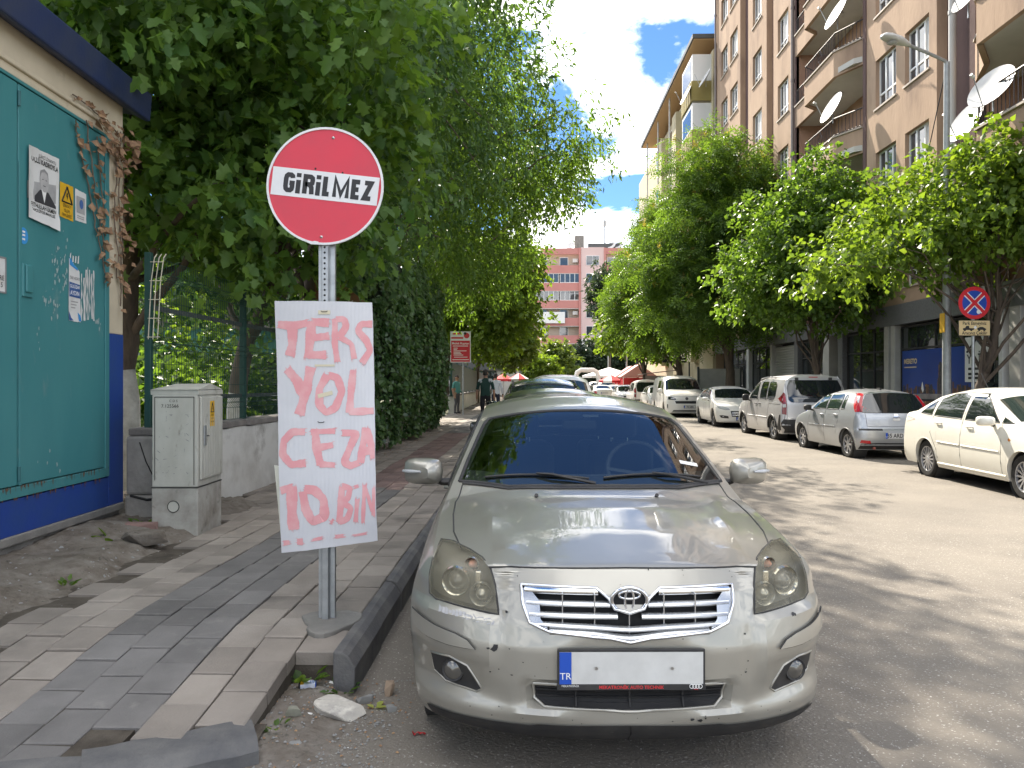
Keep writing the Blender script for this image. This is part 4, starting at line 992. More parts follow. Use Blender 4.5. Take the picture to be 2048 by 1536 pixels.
# balconies between the two window bays (Y 25.4 .. 31.8)
rec = MB(); BX = FX + 1.25
rec.quad((BX, 25.42, Z0), (BX, 31.75, Z0), (BX, 31.75, TOP), (BX, 25.42, TOP)); rec.quad((FX, 25.42, Z0), (BX, 25.42, Z0), (BX, 25.42, TOP), (FX, 25.42, TOP)); rec.quad((FX, 31.75, Z0), (BX, 31.75, Z0), (BX, 31.75, TOP), (FX, 31.75, TOP))
rec.build('balcony_wall', 'stucco_in', brown)
def railing(par, path, z, h=.62):
    m = MB(); P = [Vector((x, y, 0)) for x, y in path]
    for a, b in zip(P, P[1:]):
        m.tube([(a.x, a.y, z + h), (b.x, b.y, z + h)], .025, 6); m.tube([(a.x, a.y, z + .06), (b.x, b.y, z + .06)], .016, 6)
        L = (b - a).length; n = max(2, int(L / .14)); d = (b - a) / n
        mid = n // 2
        for i in range(n + 1):
            p = a + d * i
            if L > 1.5 and abs(i - mid) <= 1: continue
            m.tube([(p.x, p.y, z), (p.x, p.y, z + h)], .011, 4)
        if L > 1.5:      # diamond ornament
            c = a + d * mid; u = d.normalized() * .19
            for k in range(-2, 3):
                m.tube([(c.x + u.x * k / 2, c.y + u.y * k / 2, z + .06 + .10 * abs(k)), (c.x + u.x * k / 2, c.y + u.y * k / 2, z + h - .10 * abs(k))], .008, 4)
            for s_ in (-1, 1):
                for q in (0, 1): m.tube([(c.x + u.x * s_, c.y + u.y * s_, z + h / 2), (c.x, c.y, z + (.06 if q else h))], .011, 4)
    return m.build('railing', 'rail_brown', par)
for k, h in enumerate(heads):
    zf = h - 2.35          # floor level
    if zf < 3.6 or zf > TOP - 1: continue
    b = MB()
    xa, xb = FX - .55, FX - .05      # near part stands further out
    b.prism([(xa, 26.6, zf - .18), (xa, 29.3, zf - .18), (xb, 29.7, zf - .18), (xb, 31.74, zf - .18), (BX, 31.74, zf - .18), (BX, 25.45, zf - .18), (FX - .03, 25.45, zf - .18), (FX - .25, 25.6, zf - .18)], (0, 0, .18))
    bal = b.build('balcony', 'soffit', brown)
    p = MB(); prof = [(FX - .02, 25.44), (xa, 26.5), (xa, 29.3), (xb, 29.7), (xb, 31.74)]
    for (x0, y0), (x1, y1) in zip(prof, prof[1:]):
        d = Vector((x1 - x0, y1 - y0, 0)).normalized(); nn = Vector((d.y, -d.x, 0)) * .12
        if nn.x < 0: nn = -nn
        p.prism([(x0 - .004, y0, zf - .26), (x1 - .004, y1, zf - .26), (x1 + nn.x, y1 + nn.y, zf - .26), (x0 + nn.x, y0 + nn.y, zf - .26)], (0, 0, .82))
    p.build('parapet', 'stucco', bal)
    c = MB()
    for (x0, y0), (x1, y1) in zip(prof, prof[1:]):
        c.prism([(x0 - .06, y0, zf + .562), (x1 - .06, y1, zf + .562), (x1 + .15, y1, zf + .562), (x0 + .15, y0, zf + .562)], (0, 0, .05))
    c.build('ledge', 'sill', bal)
    railing(bal, [(x + .04, y) for x, y in prof], zf + .61)
    MB().box(BX - .03, BX + .02, 27.0, 27.9, zf, zf + 2.1).build('balcony_door', 'pvc', bal)
    MB().quad((BX - .035, 27.1, zf + .5), (BX - .035, 27.8, zf + .5), (BX - .035, 27.8, zf + 2.0), (BX - .035, 27.1, zf + 2.0)).build('pane', 'win_glass', bal)
    m = MB(); m.lathe([(0, zf - .2), (.16, zf - .2), (.17, zf - .23), (.1, zf - .27), (0, zf - .27)], 16, mat=Matrix.Translation((FX + .3, 28.2, 0))); m.build('ceiling_lamp', 'soffit', bal)
# curtain on one balcony
m = MB(); zf = heads[1] - 2.35; pts = []
for i in range(41): pts.append((FX + .15 + .05 * math.sin(i * 1.9), 31.6 - i * .055, zf + .2))
top = [(a, b - (0.25 * (1 - i / 40)), c + 2.3) for i, (a, b, c) in enumerate(pts)]
m.add(pts + top, [(i, i + 1, 42 + i, 41 + i) for i in range(40)]); m.build('balcony_curtain', 'curtain', brown, smooth=80)
# drainpipes
for nm, x, y, r_, mt in (('drainpipe', FX - .1, 31.95, .07, 'drainpipe'), ('drainpipe', FX - .08, 45.2, .06, 'drainpipe'), ('drainpipe', FX - .1, 19.95, .09, 'pipe_light')):
    m = MB(); m.tube([(x, y, Z0), (x, y, TOP)], r_, 10)
    for z in range(5, 24, 3): m.tube([(x, y, z), (x, y, z + .1)], r_ + .015, 10)
    m.build(nm, mt, brown, smooth=40)
# right-hand balcony bay, rounded front with chamfered corner
rec = MB(); RB = FX + 1.3
rec.quad((RB, 10, Z0), (RB, 19.6, Z0), (RB, 19.6, TOP), (RB, 10, TOP)); rec.quad((FX + .28, 19.6, Z0), (RB, 19.6, Z0), (RB, 19.6, TOP), (FX + .28, 19.6, TOP)); rec.build('balcony_wall', 'stucco_in', brown)
for k, h in enumerate(heads):
    zf = h - 2.35
    if zf < 3.6 or zf > 16: continue
    outl = [(FX + .25, 19.55), (FX - .15, 18.5), (FX - .95, 17.4), (FX - .95, 12.2), (FX + .2, 11.2)]
    bal = MB().prism([(x, y, zf - .18) for x, y in outl] + [(RB, 11.2, zf - .18), (RB, 19.55, zf - .18)], (0, 0, .18)).build('balcony', 'soffit', brown)
    p = MB(); c = MB()
    for (x0, y0), (x1, y1) in zip(outl, outl[1:]):
        d = Vector((x1 - x0, y1 - y0, 0)).normalized(); nn = Vector((-d.y, d.x, 0)) * .12
        if nn.x < 0: nn = -nn
        p.prism([(x0 - .004, y0, zf - .26), (x1 - .004, y1, zf - .26), (x1 + nn.x, y1 + nn.y, zf - .26), (x0 + nn.x, y0 + nn.y, zf - .26)], (0, 0, .98))
        c.prism([(x0 - .06, y0, zf + .722), (x1 - .06, y1, zf + .722), (x1 + .15, y1, zf + .722), (x0 + .15, y0, zf + .722)], (0, 0, .05))
    p.build('parapet', 'stucco', bal); c.build('ledge', 'sill', bal)
    railing(bal, [(x + .04, y) for x, y in outl], zf + .77, .75)
    MB().box(RB - .04, RB + .02, 14.5, 16.5, zf, zf + 2.2).build('balcony_door', 'pvc', bal)
m = MB()
for a, b in (((FX - .85, 17.55), (FX - .85, 17.55)),):
    m.box(FX - .92, FX - .84, 17.5, 17.58, heads[0] - 1.0, heads[1] - 2.6); m.box(FX - .2, FX - .12, 18.5, 18.58, heads[0] - 1.0, heads[1] - 2.6)
    m.prism([(FX - .92, 17.5, heads[1] - 2.68), (FX - .2, 18.5, heads[1] - 2.68), (FX - .12, 18.58, heads[1] - 2.68), (FX - .84, 17.58, heads[1] - 2.68)], (0, 0, .09))
m.build('glazing_frame', 'pvc', brown)
dish('large white dish at the corner of the right-hand balcony', FX - .80, 18.0, heads[1] - 1.25, .50, 1.75, .45)
dish('grey dish with faded print on the right-hand balcony', FX - 1.0, 16.7, heads[1] - .95, .52, 1.95, .5)
dish('small dish near the top of the right-hand balconies', FX - .40, 18.7, heads[2] - .9, .42, 1.75, .5)
dish('dish on the upper middle balcony of the brown block', FX - .65, 25.9, heads[3] - .75, .55, 1.7, .45)
dish('dish on the middle balcony above the drawn curtain', FX - .65, 26.3, heads[2] - .85, .55, 1.7, .45)
dish('dish low on the balcony hidden in the tree', FX - .65, 26.1, heads[1] - .9, .5, 1.7, .45)
dish('dish at the far end of the brown block', FX - .45, 46.0, 19.7, .6, 1.7, .5)
# roof edge
m = MB(); m.box(FX - .5, FX + 12, 40, 46.3, TOP + 1.6, TOP + 1.75); m.build('roof_slab', M('rooftile', (0.35, 0.15, 0.10), .8), brown)
m = MB()
for y in (40.3, 43.2, 46.0): m.tube([(FX - .3, y, TOP), (FX - .3, y, TOP + 1.6)], .04, 6)
m.build('roof_post', 'galv', brown)

# ---- shop fronts on the ground floor
shops = thing('shop_row', 'row of glazed ground floor shop fronts under the brown block', 'shop front', (0, 0, 0))
SX = FX + .15
m = MB(); m.box(SX + .3, SX + 6, 8, 45.4, 0, Z0 - .02); m.build('back_wall', M('shop_dark', (0.03, 0.03, 0.03), .8), shops)
m = MB(); m.box(FX - .05, SX + .5, 8, 45.4, 3.3, Z0); m.build('fascia', 'granite', shops)
def pillar(y0, y1, mt='marble', x=FX - .02): MB().box(x, SX + .4, y0, y1, .12, 3.32).build('pillar', mt, shops, bevel=.01)
for a, b, mt in ((8, 17.05, 'marble'), (17.35, 17.75, 'marble'), (18.0, 18.15, 'pvc'), (23.25, 23.5, 'marble'), (23.65, 23.95, 'marble'), (27.1, 27.5, 'granite'), (28.3, 28.9, 'marble'), (31.6, 32.0, 'granite'), (34.9, 35.2, 'marble'), (38.6, 39.0, 'pvc'), (42.4, 42.7, 'pvc')): pillar(a, b, mt)
def shopwin(y0, y1, n, mat='shop_glass', z0=.45, z1=3.2):
    w = MB()
    for i in range(n + 1): yy = y0 + (y1 - y0) * i / n; w.box(SX, SX + .06, yy - .03, yy + .03, z0, z1)
    w.box(SX, SX + .06, y0, y1, z0 - .06, z0); w.box(SX, SX + .06, y0, y1, z1, z1 + .06); w.box(SX - .004, SX + .05, y0, y1, 2.55, 2.6)
    o = w.build('shop_window', 'black_plastic', shops)
    for i in range(n): a, b = y0 + (y1 - y0) * i / n, y0 + (y1 - y0) * (i + 1) / n; MB().quad((SX + .03, a + .03, z0), (SX + .03, b - .03, z0), (SX + .03, b - .03, z1), (SX + .03, a + .03, z1)).build('pane', mat, o)
    MB().box(SX - .05, SX + .2, y0, y1, .12, z0 - .06).build('stall_riser', 'granite', o)
    return o
shopwin(18.2, 19.3, 1); sw = shopwin(19.35, 23.2, 2); shopwin(24.0, 27.05, 3); shopwin(29.0, 31.5, 2); shopwin(35.25, 38.5, 3); shopwin(39.1, 42.3, 3)
# roller shutter
m = MB()
for i in range(26): m.prism([(SX - .01, 32.1, .2 + i * .115), (SX - .035, 32.1, .25 + i * .115), (SX - .01, 32.1, .31 + i * .115)], (0, 2.75, 0))
m.build('roller_shutter', M('shutter', (0.42, 0.42, 0.40), .5, metal=.3), shops)
# window print: night skyline
M('print_night', (0.010, 0.035, 0.20), 0.35, col2=(0.012, 0.06, 0.30), vscale=.5, coords='World')
M('print_city', (0.10, 0.05, 0.03), 0.4, col2=(0.45, 0.22, 0.08), vscale=16, vlo=.5, vhi=.75, coords='World', stretch=(1, 1, .35))
M('print_cityd', (0.03, 0.03, 0.045), 0.4, col2=(0.25, 0.2, 0.16), vscale=20, vlo=.55, vhi=.75, coords='World')
M('print_haze', (0.32, 0.29, 0.27), 0.4, col2=(0.12, 0.10, 0.12), vscale=3, coords='World')
pr = thing('window_print', 'blue night skyline print covering the shop window behind the hatchback', 'poster', (SX - .012, 0, 0))
MB().quad((0, 19.45, .55), (0, 23.1, .55), (0, 23.1, 2.52), (0, 19.45, 2.52)).build('night_sky', 'print_night', pr)
rr = random.Random(23); m = MB(); m2 = MB()
for i in range(90):
    y = rr.uniform(19.5, 23.05); h = rr.uniform(.05, .26) + (.42 if abs(y - 20.9) < .12 else 0) + (.2 if 20.3 < y < 21.2 else 0)
    w = rr.uniform(.02, .06); xx = -.003 - rr.uniform(0, .001)
    (m if rr.random() < .5 else m2).quad((xx, y - w, 1.28), (xx, y + w, 1.28), (xx, y + w, 1.30 + h), (xx, y - w, 1.30 + h))
for o in (m.build('skyline', 'print_cityd', pr), m2.build('lit_towers', 'print_city', pr)): o['kind'] = 'stuff'
MB().quad((-.0045, 19.47, 1.14), (-.0045, 23.08, 1.10), (-.0045, 23.08, 1.26), (-.0045, 19.47, 1.30)).build('mist', 'print_haze', pr)
MB().quad((-.003, 19.47, .56), (-.003, 23.08, .56), (-.003, 23.08, 1.12), (-.003, 19.47, 1.12)).build('water_reflection', 'print_city', pr)
MB().poly([(-.006, 21.9, 1.3), (-.006, 21.98, 1.42), (-.006, 21.95, 1.55), (-.006, 21.92, 1.62), (-.006, 21.87, 1.5), (-.006, 21.84, 1.38)]).build('lit_spire', 'text_white', pr)
text_obj('lettering', 'MERETO', .20, M('print_gold', (0.62, 0.5, 0.3), .5).name, pr, plane_mw((-.008, 22.6, 2.2), (0, -1, 0), (0, 0, 1)), bold=.006)
MB().box(-.0085, -.0078, 22.25, 22.95, 2.02, 2.05).build('gold_line', 'print_gold', pr)
sg = thing('white_shop_notice', 'white notice with black roof emblem behind the no-parking sign', 'sign', (SX - .035, 0, 0))
MB().box(-.01, .01, 18.75, 19.75, 1.6, 2.72).build('panel', 'white_paint', sg)
m = MB(); m.tube([(-.013, 19.65, 2.35), (-.013, 19.25, 2.66), (-.013, 18.85, 2.35)], .03, 4); m.build('roof_emblem', 'text_black', sg)
text_obj('lettering', 'Y   İK', .32, 'text_black', sg, plane_mw((-.014, 19.25, 2.16), (0, -1, 0), (0, 0, 1)), bold=.006)
for z in (1.93, 1.80, 1.70): MB().box(-.0145, -.0135, 18.9, 19.6, z - .03, z + .03).build('dark_line', 'text_black', sg)
# pavement railing in front of the shops
rl = thing('pavement_railing', 'low black tube railing on the pavement behind the silver hatchback', 'railing', (0, 0, 0))
for p in ([(9.9, 18.6, .15), (9.9, 18.6, 1.15), (9.9, 22.6, 1.15), (9.9, 22.6, .15)], [(9.9, 18.6, .65), (9.9, 22.6, .65)], [(9.9, 18.6, 1.12), (9.9, 17.2, .45)]):
    MB().tube(p, .028, 8).build('tube', 'black_plastic', rl, smooth=40)

# ---- yellow block further along
M('yellow', (0.52, 0.46, 0.31), 0.9, col2=(0.45, 0.395, 0.26), vscale=.4, coords='World'); M('ochre', (0.33, 0.275, 0.11), 0.85, col2=(0.24, 0.19, 0.05), vscale=.5, coords='World')
M('wood_soffit', (0.55, 0.36, 0.20), .8)
yb = thing('yellow_block', 'yellow apartment block with wide eaves beyond the brown one', 'building', (0, 0, 0))
YX, YT = 11.0, 22.3
wl_ = MB(); wl_.box(YX, YX + 12, 46.6, 78, 0, YT - .6); wl_.build('wall', 'yellow', yb)
for a, b in ((50.3, 51.6), (55.5, 57.0), (61.5, 63)): MB().box(YX - .55, YX + .1, a, b, 3, YT - 1.2).build('pier', 'yellow', yb)
MB().box(9.75, YX + 12, 46.4, 68, YT, YT + .25).build('roof_edge', 'rail_grey', yb); MB().box(9.85, YX + 1, 46.5, 67.9, YT - .06, YT - .004).build('eaves', 'wood_soffit', yb)
for k in range(6):
    z = 4.2 + 2.95 * k
    b = MB().box(YX - 1.15, YX, 47.0, 50.1, z - .15, z).build('balcony', 'soffit', yb)
    p = MB()
    for i in range(11): p.box(YX - 1.2 - (.02 if i % 2 else 0), YX - 1.12, 47.0 + i * .282, 47.27 + i * .282, z - .2, z + 1.0)
    p.box(YX - 1.15, YX, 46.95, 47.02, z - .2, z + 1.0); p.build('cladding', 'ochre', b)
    if k == 5 or k == 4:
        e = MB(); e.box(YX - 1.15, YX - 1.08, 47.0, 50.1, z + 1.0, z + 2.6); e.box(YX - 1.15, YX, 46.95, 47.01, z + 1.0, z + 2.6)
        e = e.build('enclosure', 'pvc', b); MB().box(YX - 1.165, YX - 1.14, 47.4, 49.8, z + 1.2, z + 2.4).build('pane', 'win_glass', b)
    else: railing(b, [(YX - 1.1, 50.1), (YX - 1.1, 47.05), (YX - .1, 47.05)], z + 1.0, .35)
    for a in (52.2, 53.9, 57.8, 59.6, 64, 66):
        MB().box(YX - .03, YX + .02, a, a + 1.1, z + .9, z + 2.3).build('window', 'pvc', yb); MB().box(YX - .035, YX - .03, a + .08, a + 1.02, z + 1.0, z + 2.2).build('pane', 'win_glass', yb)
for y in (56, 61, 66.5): MB().tube([(10.1, y, YT - 5), (10.1, y, YT)], .06, 6).build('eaves_post', 'pipe_light', yb)
dish('dish beside the ochre balcony of the yellow block', YX - 1.4, 47.4, 19.2, .6, 1.7, .45)

# ---- lamp post and no-parking sign
lp = thing('street_lamp', 'tall grey street lamp with one arm on the right pavement', 'street lamp', (9.32, 17.45, .15))
m = MB(); m.tube([(0, 0, 0), (0, 0, 4), (0, 0, 8.6)], [.098, .08, .058], 12); m.build('pole', M('lamp_galv', (0.36, 0.38, 0.38), .55, metal=.4, col2=(.28, .29, .29), vscale=9), lp, smooth=40)
m = MB(); m.tube([(0, 0, 8.45), (-.04, -.02, 8.62), (-.45, -.16, 8.72), (-1.05, -.38, 8.84)], .038, 8); m.build('arm', 'lamp_galv', lp, smooth=60)
m = MB(); d = Vector((-1, -.35, .16)).normalized()
def hull(path, ws, hs, mb):
    vs = []; side = d.cross(Vector((0, 0, 1))).normalized(); up = side.cross(d); n = 12
    for p, w, h in zip(path, ws, hs):
        for k in range(n): t_ = 2 * math.pi * k / n; vs.append(Vector(p) + side * w * math.cos(t_) + up * h * math.sin(t_) * (1 if math.sin(t_) > 0 else .6))
    N = len(path); mb.add(vs, [(i * n + k, i * n + (k + 1) % n, (i + 1) * n + (k + 1) % n, (i + 1) * n + k) for i in range(N - 1) for k in range(n)] + [tuple(range(n)), tuple(range((N - 1) * n, N * n))])
b0 = Vector((-1.0, -.36, 8.83)); hull([b0 + d * t_ for t_ in (0, .1, .3, .55, .7, .75)], [.05, .08, .14, .15, .12, .06], [.05, .07, .11, .10, .07, .03], m)
m.build('luminaire', 'dish', lp, smooth=50)
m = MB(); c = b0 + d * .48 + Vector((0, 0, -.075)); m.lathe([(0, -.05), (.07, -.04), (.11, 0)], 14, mat=Matrix.Translation(c)); m.build('lens', M('lamp_lens', (.35, .36, .36), .15), lp, smooth=60)
MB().box(-.115, -.105, -.12, .08, 2.55, 2.98).build('warning_label', 'warn_yellow', lp)
cb_ = thing('slack_cable', 'thin slack cable hanging between the lamp and the brown wall', 'cable', (0, 0, 0)); MB().tube([(9.35, 17.5, 8.7), (9.7, 19.0, 7.2), (10.2, 21.0, 6.2), (10.86, 22.9, 5.9)], .012, 5).build('wire', 'dark', cb_, smooth=60)
# ================================================================== cars
M('paint_champagne', (0.375, 0.36, 0.315), 0.40, metal=0.55, coat=0.7, col2=(0.335, 0.32, 0.28), vscale=2.5, col3=(0.27, 0.25, 0.215), scale3=9, lo3=0.66, hi3=0.84)
MATS['paint_champagne'].node_tree.nodes['Principled BSDF'].inputs['Coat Weight'].default_value = 0.85
MATS['paint_champagne'].node_tree.nodes['Principled BSDF'].inputs['Coat Roughness'].default_value = 0.025
M('paint_white', (0.74, 0.73, 0.69), 0.35, coat=0.6, col2=(0.69, 0.675, 0.63), vscale=2)
M('paint_ivory', (0.72, 0.70, 0.62), 0.35, coat=0.6, col2=(0.68, 0.655, 0.57), vscale=2)
M('paint_silver', (0.42, 0.44, 0.46), 0.33, metal=0.6, coat=0.6, col2=(0.38, 0.395, 0.415), vscale=2)
M('paint_grey_silver', (0.50, 0.495, 0.50), 0.36, metal=0.5, coat=0.5, col2=(0.44, 0.435, 0.44), vscale=2)
M('paint_black', (0.02, 0.022, 0.025), 0.25, metal=0.2, coat=0.8)
M('paint_dkgrey', (0.07, 0.07, 0.07), 0.3, metal=0.5, coat=0.7)
M('tyre', (0.022, 0.022, 0.022), 0.85, col2=(0.05, 0.048, 0.045), vscale=12, spec=0.2, bump=.2, bscale=80)
M('rim_silver', (0.46, 0.46, 0.47), 0.35, metal=0.7); M('rim_dark', (0.10, 0.10, 0.105), 0.4, metal=0.6); M('hub_dark', (0.03, 0.03, 0.03), .6)
M('lamp_red', (0.42, 0.012, 0.02), 0.15, coat=.5); M('lamp_redd', (0.20, 0.012, 0.015), 0.15, coat=.5); M('lamp_clear', (0.45, 0.46, 0.47), 0.12, coat=.5); M('lamp_amber', (0.55, 0.22, 0.04), .2)
M('plate_white', (0.60, 0.60, 0.58), 0.45, col2=(.5, .5, .48), vscale=9); M('plate_blue', (0.01, 0.07, 0.42), 0.45)
M('seam', (0.03, 0.03, 0.03), .8)
def car_glass(name, col):
    m = M(name, col, 0.03, spec=0.8); m.node_tree.nodes['Principled BSDF'].inputs['IOR'].default_value = 1.55; return m
car_glass('tint', (0.012, 0.016, 0.018)); car_glass('tint_green', (0.020, 0.032, 0.028))
GEAR = 0.34

class Car:
    """Lofted car body. Local frame: x to the right, y from the nose (0) to the tail (L), z up.
    zc: centre-line height, zs: shoulder height, w: half-width, all as (y, value) tables."""
    def __init__(s, label, cat, L, zc, zs, w, tumble, front, rear, axles, tyre_r, paint, zb=.20, croof=.09, q=2.6, arch=1.13, group=None, ns=150, nk=46, bumps=None, sharp=35, name='parked_car', hoodf=None, inset=.05):
        s.inset = inset
        s.hoodf = hoodf; s.L, s.zc, s.zs, s.w, s.tum, s.front, s.rear, s.ax, s.tr, s.zb, s.croof, s.q, s.arch = L, zc, zs, w, tumble, front, rear, axles, tyre_r, zb, croof, q, arch
        s.bumps = bumps; s.paint = paint
        s.root = thing(name, label, cat, (0, 0, 0), 0, group)
        s.make(ns, nk, sharp)
    def Zc(s, y): return smooth_pw(s.zc, y, .05)
    def Zs(s, y): return smooth_pw(s.zs, y, .1)
    def W(s, y): return smooth_pw(s.w, y, .1)
    def side(s, y, z):
        W, zs = s.W(y), s.Zs(y)
        if z < .55: return W - .07 * ((.55 - z) / .38) ** 2
        t = (z - .55) / max(zs - .55, .05)
        return W - s.inset * min(t, 1.2) ** 2.6
    def Yf(s, x, z):
        D, n, hw, prof = s.front
        a = min(abs(x) / hw, .99995)
        return D * (1 - (1 - a ** n) ** (1 / n)) + pw(prof, z) + (s.bumps(x, z) if s.bumps else 0)
    def Yr(s, x, z):
        D, n, hw, prof = s.rear
        a = min(abs(x) / hw, .99995)
        return D * (1 - (1 - a ** n) ** (1 / n)) + pw(prof, z)
    def bottom(s, y):
        z = s.zb
        for a in s.ax:
            R_ = s.tr * s.arch
            if abs(y - a) < R_: z = max(z, s.tr + math.sqrt(R_ * R_ - (y - a) ** 2))
        return z
    def section(s, y, nk):
        zb, zs, zc = s.bottom(y), s.Zs(y), s.Zc(y)
        zs = min(zs, zc - .005)
        pts = []
        kl = nk // 2; kt = nk - kl
        x0 = s.side(y, zb)
        pts.append((x0 - .06, zb + .004)); pts.append((x0 - .008, zb))
        for i in range(kl):
            z = zb + .006 + (zs - zb - .006) * (i / (kl - 1)) ** .9
            pts.append((s.side(y, z), z))
        ws = s.side(y, zs)
        zr = max(zs + .012, zc - s.croof)
        wr = ws - (zr - zs) * s.tum - .012
        nsd = max(3, kt // 2 - 2); nt = kt - nsd
        for i in range(1, nsd + 1):
            t = i / nsd; bul = .02 * math.sin(math.pi * t) * min(1, (zr - zs) / .3)
            pts.append((ws + (wr - ws) * t + bul, zs + (zr - zs) * t))
        qq = s.q
        for i in range(1, nt + 1):
            t = 1 - i / nt; x = wr * math.sin(t * math.pi / 2) if t < 1 else wr
            pts.append((x, zc - (zc - zr) * (x / wr) ** qq + s.hood(x, y)))
        return pts
    def hood(s, x, y): return s.hoodf(x, y) if s.hoodf else 0
    def make(s, ns, nk, sharp):
        ys = [s.L * i / ns for i in range(ns + 1)]
        for a in s.ax: ys += [a + s.tr * s.arch * k for k in (-1.001, -.999, -.97, -.9, -.8, .8, .9, .97, .999, 1.001)]
        ys = sorted(set(round(y, 4) for y in ys))
        secs = [s.section(y, nk) for y in ys]; K = len(secs[0])
        bm = bmesh.new()
        def clampy(x, y, z):
            y = max(y, s.Yf(x, z)); return min(y, s.L - s.Yr(x, z))
        rows = []
        for y, sec in zip(ys, secs):
            rows.append([bm.verts.new((x, clampy(x, y, z), z)) for x, z in sec] )
        for a, b in zip(rows, rows[1:]):
            for i in range(K - 1):
                try: bm.faces.new((a[i], a[i + 1], b[i + 1], b[i]))
                except ValueError: pass
        MC = 26
        for row, y in ((0, 0.0), (-1, s.L)):     # nose and tail: grids filling the end sections
            sec = secs[row]; g_ = []
            for i in range(1, K):
                x, z = sec[i]
                g_.append([rows[row][i]] + [bm.verts.new((x * (1 - j / MC), clampy(x * (1 - j / MC), y, z), z)) for j in range(1, MC + 1)] if i < K - 1 else None)
            g_ = g_[:-1]
            for p, q_ in zip(g_, g_[1:]):
                for j in range(MC):
                    try: bm.faces.new((p[j], p[j + 1], q_[j + 1], q_[j]) if row == 0 else (p[j + 1], p[j], q_[j], q_[j + 1]))
                    except ValueError: pass
        geo = bmesh.ops.duplicate(bm, geom=bm.verts[:] + bm.edges[:] + bm.faces[:])
        for v in [e for e in geo['geom'] if isinstance(e, bmesh.types.BMVert)]: v.co.x *= -1
        bmesh.ops.reverse_faces(bm, faces=[e for e in geo['geom'] if isinstance(e, bmesh.types.BMFace)])
        bmesh.ops.remove_doubles(bm, verts=bm.verts, dist=.0012)
        bmesh.ops.dissolve_degenerate(bm, edges=bm.edges, dist=.0008)
        bmesh.ops.recalc_face_normals(bm, faces=bm.faces)
        s.bm = bm; s.sharp = sharp
        s.bvh = BVHTree.FromBMesh(bm)
    AX = {'front': ((0, 1, 0), lambda u, v: (u, -3, v)), 'rear': ((0, -1, 0), lambda u, v: (u, 12, v)), 'right': ((-1, 0, 0), lambda u, v: (4, u, v)), 'left': ((1, 0, 0), lambda u, v: (-4, u, v)), 'top': ((0, 0, -1), lambda u, v: (u, v, 5))}
    def hit(s, axis, u, v, off=0):
        d, o = s.AX[axis]; p = Vector(o(u, v))
        h, n, i, _ = s.bvh.ray_cast(p, Vector(d))
        if h is None: h, n, i, _ = s.bvh.find_nearest(Vector({'front': (u, .3, v), 'rear': (u, s.L - .3, v), 'right': (.8, u, v), 'left': (-.8, u, v), 'top': (u, v, 1.2)}[axis]))
        elif axis == 'rear' and h.y < s.L - .75: h, n, i, _ = s.bvh.find_nearest(Vector((u, s.L - .12, v)))
        elif axis == 'front' and h.y > .9: h, n, i, _ = s.bvh.find_nearest(Vector((u, .3, v)))
        if n.dot(Vector(d)) > 0: n = -n
        return h + n * off
    def cut(s, axis, poly, keep=False):
        """open a hole in the body along a polygon seen along an axis"""
        bm = s.bm; d = Vector(s.AX[axis][0])
        uv = {'front': lambda c: (c.x, c.z), 'rear': lambda c: (c.x, c.z), 'right': lambda c: (c.y, c.z), 'left': lambda c: (c.y, c.z), 'top': lambda c: (c.x, c.y)}[axis]
        to3 = {'front': lambda u, v: Vector((u, 0, v)), 'rear': lambda u, v: Vector((u, 0, v)), 'right': lambda u, v: Vector((0, u, v)), 'left': lambda u, v: Vector((0, u, v)), 'top': lambda u, v: Vector((u, v, 0))}[axis]
        us, vs = [p[0] for p in poly], [p[1] for p in poly]; bb = (min(us) - .06, max(us) + .06, min(vs) - .06, max(vs) + .06)
        def near():
            out = []
            for f in bm.faces:
                c = f.calc_center_median(); u, v = uv(c)
                if bb[0] < u < bb[1] and bb[2] < v < bb[3] and f.normal.dot(d) < .02:
                    if axis == 'front' and c.y > 1.0: continue
                    if axis == 'rear' and c.y < s.L - 1.0: continue
                    if axis == 'left' and c.x > 0: continue
                    if axis == 'right' and c.x < 0: continue
                    out.append(f)
            return out
        for a, b in zip(poly, poly[1:] + poly[:1]):
            A, B = to3(*a), to3(*b); no = (B - A).cross(d).normalized()
            fs = near(); ge = list({v for f in fs for v in f.verts}) + list({e for f in fs for e in f.edges}) + fs
            bmesh.ops.bisect_plane(bm, geom=ge, plane_co=A, plane_no=no, dist=1e-5)
        def inside(u, v):
            c = False; j = len(poly) - 1
            for i in range(len(poly)):
                if (poly[i][1] > v) != (poly[j][1] > v) and u < (poly[j][0] - poly[i][0]) * (v - poly[i][1]) / (poly[j][1] - poly[i][1]) + poly[i][0]: c = not c
                j = i
            return c
        if not keep: bmesh.ops.delete(bm, geom=[f for f in near() if inside(*uv(f.calc_center_median()))], context='FACES')
    def patch(s, name, axis, poly, mat, off=.003, grid=.05, parent=None, smooth=True, both=False, sink=None):
        """a panel that follows the body surface inside a polygon (window, lamp, trim)"""
        bm = bmesh.new()
        f = bm.faces.new([bm.verts.new((u, v, 0)) for u, v in poly])
        us, vs = [p[0] for p in poly], [p[1] for p in poly]
        for lo, hi, k in ((min(us), max(us), 0), (min(vs), max(vs), 1)):
            n = int((hi - lo) / grid)
            for i in range(1, n + 1):
                c = lo + (hi - lo) * i / (n + 1); no = (1, 0, 0) if k == 0 else (0, 1, 0)
                bmesh.ops.bisect_plane(bm, geom=bm.verts[:] + bm.edges[:] + bm.faces[:], plane_co=(c, 0, 0) if k == 0 else (0, c, 0), plane_no=no)
        objs = []
